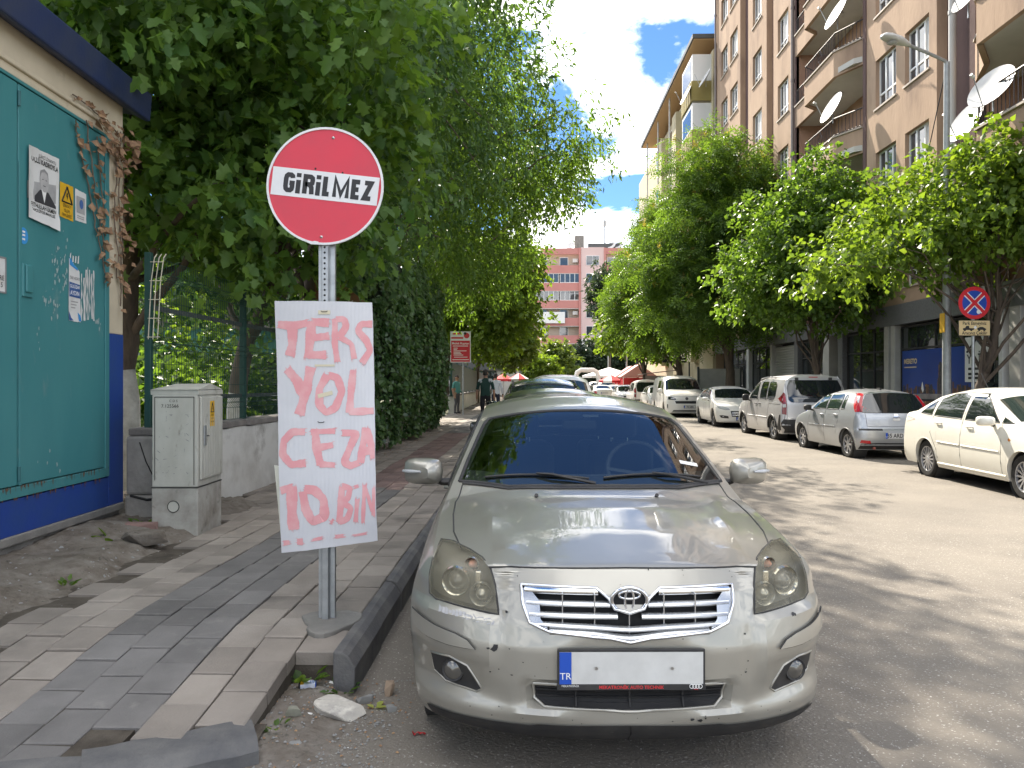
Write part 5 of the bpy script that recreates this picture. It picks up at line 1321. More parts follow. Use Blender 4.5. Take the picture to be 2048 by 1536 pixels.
        for mirror in ((1, -1) if both else (1,)):
            ax = axis
            if mirror == -1 and axis == 'right': ax = 'left'
            m = MB()
            vi = {}
            vs_ = []
            for v in bm.verts:
                u = v.co.x * (mirror if axis in ('front', 'rear', 'top') else 1)
                vi[v] = len(vs_); p = s.hit(ax, u, v.co.y, off)
                if sink: p = p + Vector(s.AX[ax][0]) * sink
                vs_.append(p)
            m.add(vs_, [[vi[v] for v in f.verts] for f in bm.faces])
            # make faces look outwards
            o = m.build(name, mat, parent or s.root)
            me = o.data; d = Vector(s.AX[ax][0])
            if sum((p.normal.dot(d) * p.area for p in me.polygons)) > 0: me.flip_normals()
            if smooth: me.polygons.foreach_set('use_smooth', [True] * len(me.polygons))
            objs.append(o)
        bm.free()
        return objs if both else objs[0]
    def line(s, name, axis, pts, r, mat, off=0.0, parent=None, closed=False, both=False, n=6, step=.03, flat=None):
        pts = pts + [pts[0]] if closed else pts
        objs = []
        for mirror in ((1, -1) if both else (1,)):
            ax = 'left' if (mirror == -1 and axis == 'right') else axis
            path = []
            for a, b in zip(pts, pts[1:]):
                k = max(1, int(math.hypot(b[0] - a[0], b[1] - a[1]) / step))
                for i in range(k):
                    u, v = a[0] + (b[0] - a[0]) * i / k, a[1] + (b[1] - a[1]) * i / k
                    path.append(s.hit(ax, u * (mirror if axis in ('front', 'rear', 'top') else 1), v, off))
            u, v = pts[-1]; path.append(s.hit(ax, u * (mirror if axis in ('front', 'rear', 'top') else 1), v, off))
            m = MB(); m.tube(path, r, n, flat=flat); objs.append(m.build(name, mat, parent or s.root, smooth=60))
        return objs if both else objs[0]
    def finish_body(s):
        me = bpy.data.meshes.new('body'); s.bm.to_mesh(me); s.bm.free()
        me.polygons.foreach_set('use_smooth', [True] * len(me.polygons)); me.set_sharp_from_angle(angle=R(s.sharp))
        me.materials.append(MATS[s.paint]); o = bpy.data.objects.new('body', me); COL.objects.link(o); o.parent = s.root; s.body = o
        u = MB(); W = s.W(s.L / 2)
        u.box(-W + .16, W - .16, .35, s.L - .35, s.zb - .02, s.zb + .28)
        for a in s.ax:
            for sd in (-1, 1): u.lathe([(s.tr * s.arch + .015, sd * (W - .05)), (s.tr * s.arch + .015, sd * (W - .32)), (0, sd * (W - .32))], 28, axis='x', mat=Matrix.Translation((0, a, s.tr)))
        k = u.build('underbody', 'hub_dark', s.root)
        return o
    def wheels(s, spokes=5, rim='rim_silver', width=.20, style='spoke', track=None, rimr=.68):
        W = s.W(s.L / 2); tr = s.tr
        for a in s.ax:
            for sd in (-1, 1):
                w = bpy.data.objects.new('wheel', None); COL.objects.link(w); w.parent = s.root; w.location = (sd * (W - .035 - width / 2), a, tr)
                m = MB(); hw = width / 2; rr_ = tr * rimr
                m.lathe([(rr_, -hw * .9), (tr * .86, -hw), (tr * .95, -hw * .96), (tr, -hw * .72), (tr, hw * .72), (tr * .95, hw * .96), (tr * .86, hw), (rr_, hw * .9)], 40, axis='x'); m.build('tyre', 'tyre', w, smooth=50)
                m = MB(); o_ = sd * hw * .80
                m.lathe([(rr_, sd * hw * .92), (rr_ * .955, sd * hw * .90), (rr_ * .93, sd * hw * .55)], 40, axis='x')
                for k in range(spokes):
                    t0 = 2 * math.pi * k / spokes
                    if style == 'double': offs = (-.11, .11)
                    else: offs = (0,)
                    for of in offs:
                        t_ = t0 + of; c, q_ = math.cos(t_), math.sin(t_); px_, pz = -q_, c
                        wd0, wd1 = (rr_ * .12, rr_ * (.10 if spokes > 6 else .17)) if style != 'double' else (rr_ * .06, rr_ * .07)
                        if spokes > 10: wd0, wd1 = rr_ * .06, rr_ * .065
                        ri = rr_ * .12
                        A = [(o_ * 1.0, c * ri + px_ * wd0, q_ * ri + pz * wd0), (o_ * 1.0, c * ri - px_ * wd0, q_ * ri - pz * wd0), (o_ * .98, c * rr_ * .95 - px_ * wd1, q_ * rr_ * .95 - pz * wd1), (o_ * .98, c * rr_ * .95 + px_ * wd1, q_ * rr_ * .95 + pz * wd1)]
                        B = [(p[0] - sd * .03, p[1], p[2]) for p in A]
                        m.add(A + B, [(0, 1, 2, 3), (4, 5, 1, 0), (5, 6, 2, 1), (7, 4, 0, 3), (6, 7, 3, 2)])
                m.lathe([(0, o_ * 1.06), (rr_ * .17, o_ * 1.05), (rr_ * .20, o_ * .9)], 16, axis='x')
                m.build('rim', rim, w, smooth=40)
                m = MB(); m.lathe([(rr_ * .95, sd * hw * .3), (0, sd * hw * .3)], 24, axis='x'); m.lathe([(rr_ * .62, sd * hw * .36), (0, sd * hw * .4)], 24, axis='x'); m.build('brake', 'hub_dark', w)
    def mirror(s, y, z, x, mat, w=.22, h=.145, arm='black_plastic', d=.13):
        for sd in (-1, 1):
            m = MB(); n = 14; vs = []
            secs = [(0.0, .55, .75), (.012, .86, .92), (.05, 1.0, 1.0), (.10, .92, .94), (d + .01, .70, .72), (d + .035, .35, .4)]
            for yy, a, b in secs:
                for k in range(n):
                    t_ = 2 * math.pi * k / n; c, q_ = math.cos(t_), math.sin(t_)
                    f = lambda v: math.copysign(abs(v) ** .55, v)
                    vs.append((sd * (x + w * .5 + w * .5 * a * f(c)), y - yy + .05 + .03 * f(c), z + h * .5 * b * f(q_)))
            m.add(vs, [(i * n + k, i * n + (k + 1) % n, (i + 1) * n + (k + 1) % n, (i + 1) * n + k) for i in range(len(secs) - 1) for k in range(n)] + [tuple(range(n)), tuple(range((len(secs) - 1) * n, len(secs) * n))])
            o = m.build('mirror', mat, s.root, smooth=50)
            m = MB(); m.tube([(sd * (x - .09), y + .03, z - h * .45), (sd * (x + .01), y + .01, z - h * .42), (sd * (x + .07), y, z - h * .25)], [.035, .03, .025], 8, flat=.7); m.build('mirror_arm', arm, o, smooth=60)
            if mat.startswith('paint_ch'):
                m = MB(); m.tube([(sd * (x + w * .52), y - d + .012, z + .006), (sd * (x + w * .78), y - d + .045, z + .004), (sd * (x + w * .985), y - .02, z + .002)], [.006, .012, .009], 8); m.build('indicator', 'lamp_clear', o, smooth=60)
    def handle(s, y, z, both=True, mat=None, l=.17):
        for sd in ((1, -1) if both else (1,)):
            p = s.hit('right' if sd == 1 else 'left', y, z); m = MB()
            m.tube([(p.x - sd * .005, y - l / 2, z), (p.x + sd * .028, y - l / 2 + .02, z + .002), (p.x + sd * .030, y, z + .004), (p.x + sd * .028, y + l / 2 - .02, z + .002), (p.x - sd * .005, y + l / 2, z)], .014, 8); m.build('door_handle', mat or s.paint, s.root, smooth=60)
    def plate(s, axis, z, txt, x=0, w=.52, h=.112, frame='black_plastic', off=.012, tilt=0):
        p = s.hit(axis, x, z, 0); sg_ = -1 if axis == 'front' else 1
        y = p.y + sg_ * off
        t = MB().box(x - w / 2 - .008, x + w / 2 + .008, y - .006, y + .006, z - h / 2 - .010, z + h / 2 + .010).build('number_plate', frame, s.root, bevel=.003)
        yy = y + sg_ * .0065; MB().box(x - w / 2, x + w / 2, min(yy, y), max(yy, y) , z - h / 2, z + h / 2).build('plate_face', 'plate_white', t)
        ux = 1 if axis == 'front' else -1
        yy2 = y + sg_ * .0085
        xb = x - ux * (w / 2 - .022); MB().quad((xb - .022, yy2, z - h / 2), (xb + .022, yy2, z - h / 2), (xb + .022, yy2, z + h / 2), (xb - .022, yy2, z + h / 2)).build('country_band', 'plate_blue', t)
        text_obj('lettering', 'TR', .035, 'text_white', t, plane_mw((xb, yy2 + sg_ * .002, z - .03), (ux, 0, 0), (0, 0, 1)))
        if txt: text_obj('lettering', txt, .115, 'text_black', t, plane_mw((x + ux * .02, yy2 + sg_ * .002, z - .004), (ux, 0, 0), (0, 0, 1)), sx=.86, bold=.002)
        return t
    def place(s, x, y, rz): s.root.location = (x, y, 0.006); s.root.rotation_euler = (0, 0, rz)

# ------------------------------------------------------------------ the silver saloon in front
def hero():
    def bumps(x, z):
        a = abs(x); d = 0
        d -= .016 * ss(.485, .44, a) * ss(.25, .35, z)                                   # raised centre of the bumper
        d -= .030 * ss(.672, .640, z) * ss(.36, .50, z) * ss(.47, .53, a)                 # shelf under the lamps
        d += .045 * ss(.40, .36, a) * ss(.325, .345, z) * ss(.432, .418, z)               # mouth
        d += .020 * ss(.50, .62, a) * ss(.33, .38, z) * ss(.51, .46, z)                   # fog lamp hollow
        d -= .020 * ss(.345, .30, z) * ss(.20, .24, z)
        return d
    def hoodf(x, y):
        if y > 1.2: return 0
        xr = .425 + .20 * (y - .15); t = ss(.12, .3, y) * ss(1.2, 1.05, y)
        return t * (.011 * math.exp(-((abs(x) - xr) / .028) ** 2) - .010 * ss(xr, xr - .10, abs(x)) * ss(.0, .9, y))
    c = Car('champagne silver saloon parked nose-on beside the pavement', 'car', 4.645,
            zc=[(0, .835), (.12, .842), (.25, .868), (.5, .912), (.85, .957), (1.17, .982), (1.24, 1.005), (2.02, 1.375), (2.15, 1.41), (2.45, 1.458), (2.8, 1.476), (3.2, 1.462), (3.6, 1.40), (4.15, 1.13), (4.3, 1.11), (4.645, 1.06)],
            zs=[(0, .74), (.2, .775), (.42, .822), (.7, .862), (1.1, .905), (1.5, .925), (2.6, .945), (3.6, .97), (4.645, .95)],
            w=[(0, .855), (.5, .875), (.9, .885), (3.7, .885), (4.645, .84)], tumble=.41, q=2.3,
            front=(.62, 2.4, .885, [(.15, .10), (.20, .07), (.24, .03), (.30, .012), (.42, 0), (.55, 0), (.64, .02), (.75, .06), (.83, .12), (.88, .22), (1.5, .9)]),
            rear=(.35, 2.6, .87, [(.2, .12), (.3, .03), (.5, 0), (.7, .02), (.9, .06), (1.1, .12)]),
            axles=(.93, 3.63), tyre_r=.317, paint='paint_champagne', zb=.19, croof=.085, ns=190, nk=60, bumps=bumps, sharp=33, hoodf=hoodf, inset=.08)
    HL = [(-.775, .69), (-.745, .676), (-.694, .675), (-.596, .669), (-.491, .662), (-.504, .758), (-.524, .815), (-.558, .838), (-.614, .850), (-.693, .860), (-.750, .858), (-.768, .815), (-.778, .761)]
    HLr = [(-x, z) for x, z in HL][::-1]
    GR = [(-.404, .772), (-.12, .768), (-.075, .735), (-.055, .70), (0, .685), (.055, .70), (.075, .735), (.12, .768), (.404, .772), (.398, .71), (.372, .645), (.30, .618), (.075, .600), (0, .584), (-.075, .600), (-.30, .618), (-.372, .645), (-.398, .71)]
    LG = [(-.362, .419), (.362, .419), (.356, .356), (.318, .334), (0, .328), (-.318, .334), (-.356, .356)]
    FG = [(.765, .470), (.683, .480), (.612, .455), (.555, .372), (.575, .357), (.70, .365), (.752, .395)]
    FGl = [(-x, z) for x, z in FG][::-1]
    WS = [(-.722, 1.40), (-.45, 1.265), (-.2, 1.232), (0, 1.228), (.2, 1.232), (.45, 1.265), (.722, 1.40), (.685, 1.62), (.610, 1.98), (.580, 2.06), (.3, 2.035), (0, 2.025), (-.3, 2.035), (-.580, 2.06), (-.610, 1.98), (-.685, 1.62)]
    FW = [(1.62, .955), (2.48, .965), (2.48, 1.345), (2.25, 1.325), (2.05, 1.25)]; RW = [(2.56, .965), (3.35, .98), (3.55, 1.06), (3.42, 1.24), (3.05, 1.33), (2.56, 1.35)]
    RG = [(-.60, 4.08), (.60, 4.08), (.54, 3.62), (0, 3.58), (-.54, 3.62)]
    # trims that follow the body are projected before anything is cut open
    ring = c.line('windscreen_seal', 'top', WS, .011, 'black_plastic', off=.0, closed=True, n=8)
    ws = c.patch('windscreen', 'top', WS, glass_mat('windscreen_glass', (.80, .92, .90), .90), off=.002, grid=.06)
    inner = [(x * .965, 1.40 + (y - 1.40) * .99 + .006) for x, y in WS]
    # black ceramic band along the lower edge of the glass
    band = [(-.695, 1.405), (-.45, 1.282), (-.2, 1.242), (0, 1.235), (.2, 1.242), (.45, 1.282), (.695, 1.405), (.680, 1.50), (.44, 1.375), (.2, 1.335), (0, 1.328), (-.2, 1.335), (-.44, 1.375), (-.680, 1.50)]
    c.patch('glass_band', 'top', band, 'black_plastic', off=-.001, grid=.05, parent=ws)
    for sd in (1, -1):
        pil = [(sd * .715, 1.42), (sd * .677, 1.62), (sd * .602, 1.98), (sd * .573, 2.05), (sd * .55, 2.05), (sd * .58, 1.96), (sd * .652, 1.62), (sd * .69, 1.47)]
        c.patch('pillar_band', 'top', pil, 'black_plastic', off=-.001, grid=.05, parent=ws)
    side_w = []
    for nm, poly in (('side_window', FW), ('side_window', RW)):
        side_w += c.patch(nm, 'right', poly, glass_mat('side_glass', (.6, .7, .68), .5) if 'side_glass' not in MATS else 'side_glass', off=.002, grid=.09, both=True)
        c.line('window_trim', 'right', poly, .010, 'black_plastic', closed=True, both=True)
    c.patch('rear_window', 'top', RG, 'side_glass', off=.002, grid=.1)
    for poly in ([(2.49, .955), (2.55, .955), (2.55, 1.355), (2.49, 1.355)],): c.patch('pillar_trim', 'right', poly, 'black_plastic', off=.003, both=True)
    # headlamps
    lens_m = bpy.data.materials.new('hazed_lens'); lens_m.use_nodes = True
    N, Lk = lens_m.node_tree.nodes, lens_m.node_tree.links; b = N['Principled BSDF']; b.inputs['Base Color'].default_value = (.50, .47, .36, 1); b.inputs['Roughness'].default_value = .25; b.inputs['Coat Weight'].default_value = .6
    tr = N.new('ShaderNodeBsdfTransparent'); tr.inputs[0].default_value = (.95, .93, .85, 1); mx = N.new('ShaderNodeMixShader')
    tcn = N.new('ShaderNodeTexCoord'); no = N.new('ShaderNodeTexNoise'); no.inputs['Scale'].default_value = 9; mr = N.new('ShaderNodeMapRange'); mr.inputs[1].default_value = .3; mr.inputs[2].default_value = .75; mr.inputs[3].default_value = .86; mr.inputs[4].default_value = .70
    Lk.new(tcn.outputs['Object'], no.inputs['Vector']); Lk.new(no.outputs['Fac'], mr.inputs[0]); Lk.new(mr.outputs[0], mx.inputs[0]); Lk.new(b.outputs[0], mx.inputs[1]); Lk.new(tr.outputs[0], mx.inputs[2]); Lk.new(mx.outputs[0], N['Material Output'].inputs[0])
    MATS['hazed_lens'] = lens_m
    M('reflector', (.42, .41, .37), .22, metal=.7); M('bezel', (.62, .60, .54), .15, metal=.9); M('bulb', (.10, .095, .085), .08, metal=.3, coat=1.0); M('amber_bulb', (.45, .18, .12), .25)
    M('lamp_house', (.10, .095, .08), .5)
    for sd, poly in ((-1, HL), (1, HLr)):
        ln = c.patch('headlight', 'front', poly, 'hazed_lens', off=.004, grid=.03)
        c.patch('housing', 'front', poly, 'lamp_house', off=-.01, grid=.04, parent=ln, sink=.075)
        c.line('lamp_gap', 'front', poly, .0045, 'seam', off=.0005, closed=True, parent=ln)
        def lamp(x, z, r, dep, mats, sink):
            p = c.hit('front', sd * x, z, -.0); y = p.y + sink
            T_ = Matrix.Translation((sd * x, y, z)) @ Matrix.Rotation(sd * R(16), 4, 'Z') @ Matrix.Rotation(R(90), 4, 'X')
            m = MB(); m.lathe([(r, .0), (r * .92, .014), (r * .78, .006), (r * .66, -.02)], 30, mat=T_); m.build('bezel', mats[0], ln, smooth=60)
            m = MB(); m.lathe([(r * .68, -.016), (r * .5, .004), (r * .28, .016), (0, .021)], 30, mat=T_); m.build('bulb', mats[1], ln, smooth=70)
        lamp(.664, .748, .062, 0, ('bezel', 'bulb'), .045)
        lamp(.600, .815, .030, 0, ('reflector', 'amber_bulb'), .040)
        lamp(.560, .712, .050, 0, ('reflector', 'reflector'), .055)
        mw = MB(); p = c.hit('front', sd * .575, .765); mw.box(sd * .56, sd * .585, p.y + .03, p.y + .05, .735, .80); mw.build('reflector_bar', 'bezel', ln, bevel=.006)
    # grille: chrome surround, bars, dark mesh behind, emblem
    c.patch('grille_opening', 'front', GR, 'dark', off=-.002, grid=.05, sink=.05)
    gr = c.line('grille_surround', 'front', GR, .0065, 'chrome', off=.006, closed=True, n=8)
    M('bar_silver', (.52, .53, .54), .22, metal=.75)
    def bar(zs_, x0, x1, hh, mat='bar_silver', off=.004):
        n_ = 22; m = MB(); vs = []
        for i in range(n_ + 1):
            x = x0 + (x1 - x0) * i / n_; p = c.hit('front', x, zs_(x))
            for dy, dz in ((.012, -hh), (-.006, -hh * .6), (-.010, 0), (-.004, hh * .75), (.014, hh)): vs.append((x, p.y + dy + .004, zs_(x) + dz))
        k = 5; m.add(vs, [(i * k + j, i * k + j + 1, (i + 1) * k + j + 1, (i + 1) * k + j) for i in range(n_) for j in range(k - 1)]); return m.build('grille_bar', mat, gr, smooth=50)
    zz = lambda z0, dip: (lambda x: z0 - dip * math.exp(-(x / .10) ** 2) + .006 * (abs(x) / .4))
    for sd in (-1, 1):
        bar(lambda x: .756 - .0 * abs(x), sd * .115, sd * .392, .017, 'chrome')
        bar(lambda x: .712, sd * .072, sd * .385, .0125)
        bar(lambda x: .672, sd * .045, sd * .375, .0125)
    bar(zz(.634, .006), -.36, .36, .011); bar(zz(.612, .016), -.30, .30, .014)
    for sd in (-1, 1):      # solid ends of the grille
        bar_e = c.patch('grille_end', 'front', [(sd * .398, .762), (sd * .372, .762), (sd * .335, .722), (sd * .332, .66), (sd * .305, .628), (sd * .37, .648), (sd * .392, .71)], 'bar_silver', off=.003, grid=.03, parent=gr)
    for x in (-.25, -.13, .13, .25, 0):
        m = MB()
        p = c.hit('front', x, .66); m.box(x - .002, x + .002, p.y + .012, p.y + .03, .605, .755 if x else .68); m.build('grille_rib', 'bar_silver', gr)
    p = c.hit('front', 0, .735); T_ = Matrix.Translation((0, p.y - .004, .735)) @ Matrix.Rotation(R(96), 4, 'X')
    em = MB(); n_ = 40
    def ell(a, b, cx=0, cz=0, r=.0055, mb=em):
        mb.tube([T_ @ Vector((cx + a * math.cos(2 * math.pi * k / n_), cz + b * math.sin(2 * math.pi * k / n_), .008)) for k in range(n_ + 1)], r, 8, caps=False)
    ell(.066, .048, r=.0075); ell(.040, .015, 0, .0195, .005); ell(.0165, .043, 0, 0, .005)
    e_o = em.build('emblem', 'chrome', c.root, smooth=60)
    m = MB(); m.add([T_ @ Vector((.065 * math.cos(2 * math.pi * k / n_), .047 * math.sin(2 * math.pi * k / n_), .005)) for k in range(n_)], [tuple(range(n_))]); m.build('emblem_backing', 'dark', e_o)
    # lower mouth with slats
    mo = c.patch('lower_grille', 'front', LG, 'dark', off=.002, grid=.04)
    for z in (.350, .372, .394, .412):
        c.line('slat', 'front', [(-.345, z), (.345, z)], .006, 'black_plastic', off=.008, parent=mo, flat=.6)
    for x in (-.2, 0, .2): c.line('slat_rib', 'front', [(x, .335), (x, .415)], .004, 'black_plastic', off=.006, parent=mo)
    c.line('mouth_edge', 'front', LG, .006, 'paint_champagne', off=.002, closed=True, parent=mo)
    for poly, sd in ((FG, 1), (FGl, -1)):
        f = c.patch('fog_lamp_recess', 'front', poly, 'black_plastic', off=.0025, grid=.03)
        c.line('recess_edge', 'front', poly, .005, 'paint_champagne', off=.0, closed=True, parent=f)
        p = c.hit('front', sd * .668, .428); T2 = Matrix.Translation((sd * .668, p.y - .002, .426)) @ Matrix.Rotation(sd * R(14), 4, 'Z') @ Matrix.Rotation(R(90), 4, 'X')
        m = MB(); m.lathe([(.046, .0), (.043, .014), (.036, .012)], 26, mat=T2); m.build('fog_lamp_ring', 'black_plastic', f, smooth=50)
        m = MB(); m.lathe([(.037, .010), (.026, .016), (0, .02)], 26, mat=T2); m.build('fog_lamp', 'bulb', f, smooth=70)
    ML = [(-.845, .612), (-.80, .604), (-.738, .590), (-.652, .578), (-.605, .563), (-.575, .536), (-.683, .534), (-.772, .540), (-.835, .556)]
    for poly in (ML, [(-x, z) for x, z in ML][::-1]):
        c.patch('bumper_moulding', 'front', poly, 'paint_champagne', off=.014, grid=.03); c.line('moulding_gap', 'front', poly, .0028, 'seam', off=.0105, closed=True)
    LIP = [(-.78, .252), (-.58, .262), (-.37, .266), (-.34, .274), (0, .277), (.34, .274), (.37, .266), (.58, .262), (.78, .252), (.76, .205), (.4, .200), (0, .198), (-.4, .200), (-.76, .205)]
    lip = c.patch('bumper_lip', 'front', LIP, 'black_plastic', off=.006, grid=.05)
    c.line('lip_crack', 'front', [(.0, .274), (.004, .25), (.0, .202)], .002, 'dark', off=.008, parent=lip)
    # panel gaps
    c.line('bonnet_gap', 'front', [(-.528, .818), (-.44, .828), (-.285, .831), (0, .834), (.285, .831), (.44, .828), (.528, .818)], .0035, 'seam', off=.0008)
    c.line('bonnet_side_gap', 'top', [(.655, .40), (.70, .62), (.722, .9), (.728, 1.15), (.705, 1.36)], .0035, 'seam', off=.0006, both=True)
    c.line('cowl', 'top', [(-.70, 1.375), (-.45, 1.25), (-.2, 1.212), (0, 1.205), (.2, 1.212), (.45, 1.25), (.70, 1.375)], .018, 'black_plastic', off=.0, flat=.5)
    for ya in (1.52, 2.52): c.line('door_gap', 'right', [(ya, .26), (ya, .93)], .003, 'seam', both=True)
    c.handle(2.30, .86); c.handle(3.30, .88)
    c.mirror(1.66, 1.035, .835, 'paint_champagne', w=.235, h=.155, d=.12)
    for x in (-.31, .31): m = MB(); p = c.hit('top', x, 1.10); m.tube([p + Vector((0, .012, .0)), p + Vector((0, -.004, .012))], .010, 8); m.build('washer_nozzle', 'black_plastic', c.root)
    def wiper(x0, x1, ya, yb, nm='wiper'):
        pts = [c.hit('top', x0 + (x1 - x0) * i / 10, ya + (yb - ya) * i / 10 + .008 * math.sin(math.pi * i / 10), .010) for i in range(11)]
        w_ = MB().tube(pts, .007, 6).build(nm, 'black_plastic', c.root, smooth=60)
        arm = [c.hit('top', x1 + (.03 if x1 > x0 else -.03), yb - .05, .012), c.hit('top', (x0 * .35 + x1 * .65), (ya * .4 + yb * .6) - .01, .024), c.hit('top', (x0 + x1) / 2, (ya + yb) / 2 + .01, .018)]
        MB().tube(arm, [.010, .008, .005], 6).build('wiper_arm', 'black_plastic', w_, smooth=60)
    wiper(-.58, -.02, 1.375, 1.285); wiper(.06, .60, 1.295, 1.385)
    # scuffs and chips
    m = MB(); rr = random.Random(6)
    def chip(x, z, s_, k=6):
        pts = []
        for q_ in range(k): t_ = 2 * math.pi * q_ / k; pts.append(c.hit('front', x + s_ * rr.uniform(.5, 1.3) * math.cos(t_), z + s_ * rr.uniform(.4, .9) * math.sin(t_), .0015))
        m.poly(pts)
    for _ in range(46): chip(rr.uniform(-.7, .7), rr.choice([rr.uniform(.28, .32), rr.uniform(.44, .60), rr.uniform(.78, .83)]), rr.uniform(.0012, .0035))
    for x, z, s_ in ((.66, .645, .010), (.67, .640, .006), (.23, .297, .008), (.26, .292, .009), (.28, .30, .005), (-.46, .675, .007), (-.53, .545, .006), (.44, .60, .005), (.45, .50, .004), (.44, .46, .005), (-.44, .45, .005)): chip(x, z, s_)
    chip(-.505, .545, .016, 7)
    o = m.build('paint_chips', 'text_black', c.root); o['kind'] = 'stuff'
    m = MB()
    for k in range(16):
        x = -.73 + k * .014; z = .656 - .003 * k * .3
        m.poly([c.hit('front', x + a * .012, z - .012 + b * .016 + rr.uniform(-.005, .005), .0016) for a, b in ((0, 0), (1, .1), (1.1, .9), (.1, 1))])
    o = m.build('worn_patches', M('worn', (.36, .36, .37), .6), c.root); o['kind'] = 'stuff'
    # number plate, registration left blank
    pt = c.plate('front', .497, '', w=.53, h=.118, off=.016)
    y = c.hit('front', 0, .497).y - .016 - .011
    MB().box(-.275, .275, y + .004, y + .014, .414, .4375).build('plate_holder', 'black_plastic', pt, bevel=.003)
    for x in (-.13, .15): MB().disc((x, y - .0005, .497), .006, 10, 'y').build('plate_screw', 'steel', pt)
    text_obj('lettering', 'MEKATRONİK AUTO TECHNIK', .017, 'text_red', pt, plane_mw((.0, y + .003, .426), (1, 0, 0), (0, 0, 1)), bold=.0004)
    text_obj('lettering', 'MEKATRONİK', .010, 'text_white', pt, plane_mw((-.225, y + .003, .431), (1, 0, 0), (0, 0, 1)))
    ri = MB()
    for k in range(4): ri.tube([(.222 + k * .0105 + .0075 * math.cos(t_), y + .002, .430 + .0075 * math.sin(t_)) for t_ in [2 * math.pi * q_ / 14 for q_ in range(15)]], .0012, 4)
    ri.build('four_rings', 'text_white', pt); text_obj('lettering', 'Audi', .009, 'text_red', pt, plane_mw((.238, y + .003, .4195), (1, 0, 0), (0, 0, 1)))
    # open the body where glass and lamps sit
    c.cut('top', WS); c.cut('right', FW); c.cut('left', FW); c.cut('right', RW); c.cut('left', RW); c.cut('top', RG)
    c.cut('front', HL); c.cut('front', HLr); c.cut('front', GR)
    c.finish_body()
    # interior
    M('dash', (.045, .045, .047), .7); M('seat_fabric', (.11, .108, .105), .9)
    it = MB(); it.prism([(-.70, 1.50, .80), (-.70, 1.45, .94), (-.70, 1.75, 1.0), (-.70, 1.95, .98), (-.70, 2.0, .80)], (1.40, 0, 0)); it.build('dashboard', 'dash', c.root, bevel=.02)
    it = MB(); it.box(-.74, .74, 1.5, 4.2, .28, .34); it.box(-.79, -.74, 1.5, 3.9, .3, .94); it.box(.74, .79, 1.5, 3.9, .3, .94); it.box(-.74, .74, 4.0, 4.1, .3, 1.08); it.build('cabin_lining', 'dash', c.root)
    it = MB(); it.tube([(.36 + .185 * math.cos(t_), 2.02 + .10 * math.sin(t_) , 1.0 + .165 * math.sin(t_)) for t_ in [2 * math.pi * k / 28 for k in range(29)]], .016, 8, caps=False); it.tube([(.18, 2.02, 1.0), (.36, 2.03, .97), (.54, 2.02, 1.0)], .02, 6); it.build('steering_wheel', 'dash', c.root, smooth=60)
    for sx_ in (-.36, .36):
        for yb, hgt in ((2.75, 1.12), (3.55, 1.08)):
            m = MB(); m.box(sx_ - .24, sx_ + .24, yb - .55, yb, .34, .58); m.box(sx_ - .24, sx_ + .24, yb - .06, yb + .10, .5, hgt); s_o = m.build('seat', 'seat_fabric', c.root, bevel=.05, seg=3)
            m = MB(); m.box(sx_ - .13, sx_ + .13, yb + .02, yb + .11, hgt + .03, hgt + .21); m.build('headrest', 'seat_fabric', s_o, bevel=.035, seg=3)
            m = MB(); m.tube([(sx_ - .06, yb + .06, hgt - .02), (sx_ - .06, yb + .06, hgt + .06)], .007, 6); m.tube([(sx_ + .06, yb + .06, hgt - .02), (sx_ + .06, yb + .06, hgt + .06)], .007, 6); m.build('headrest_post', 'steel', s_o)
    m = MB(); m.box(-.11, .11, 2.06, 2.09, 1.25, 1.315); m.build('rear_view_mirror', 'dash', c.root, bevel=.02)
    m = MB(); m.box(.02, .12, 2.045, 2.05, 1.335, 1.352); m.build('windscreen_sticker', 'paper', c.root)
    m = MB(); p = c.hit('top', .52, 1.50, .004); q_ = c.hit('top', .62, 1.50, .004); r_ = c.hit('top', .62, 1.535, .004); s2 = c.hit('top', .52, 1.535, .004); m.quad(p, q_, r_, s2); m.build('inspection_sticker', 'paper', c.root)
    c.wheels(5, 'rim_silver', .205)
    c.place(.373, 2.87, R(1.6))
    return c
hero()
# ------------------------------------------------------------------ the other cars
def arc_trim(c, r_, mat, both=True):
    for a in c.ax:
        R_ = c.tr * c.arch
        pts = [(a + R_ * math.cos(t_), c.tr + R_ * math.sin(t_) + .004) for t_ in [math.pi * k / 20 for k in range(21)] if c.tr + R_ * math.sin(t_) > c.zb + .02]
        c.line('wheel_arch_trim', 'right', pts, r_, mat, both=both, step=.1)
def gap(c, pts, both=True): c.line('door_gap', 'right', pts, .004, 'seam', both=both, step=.15)

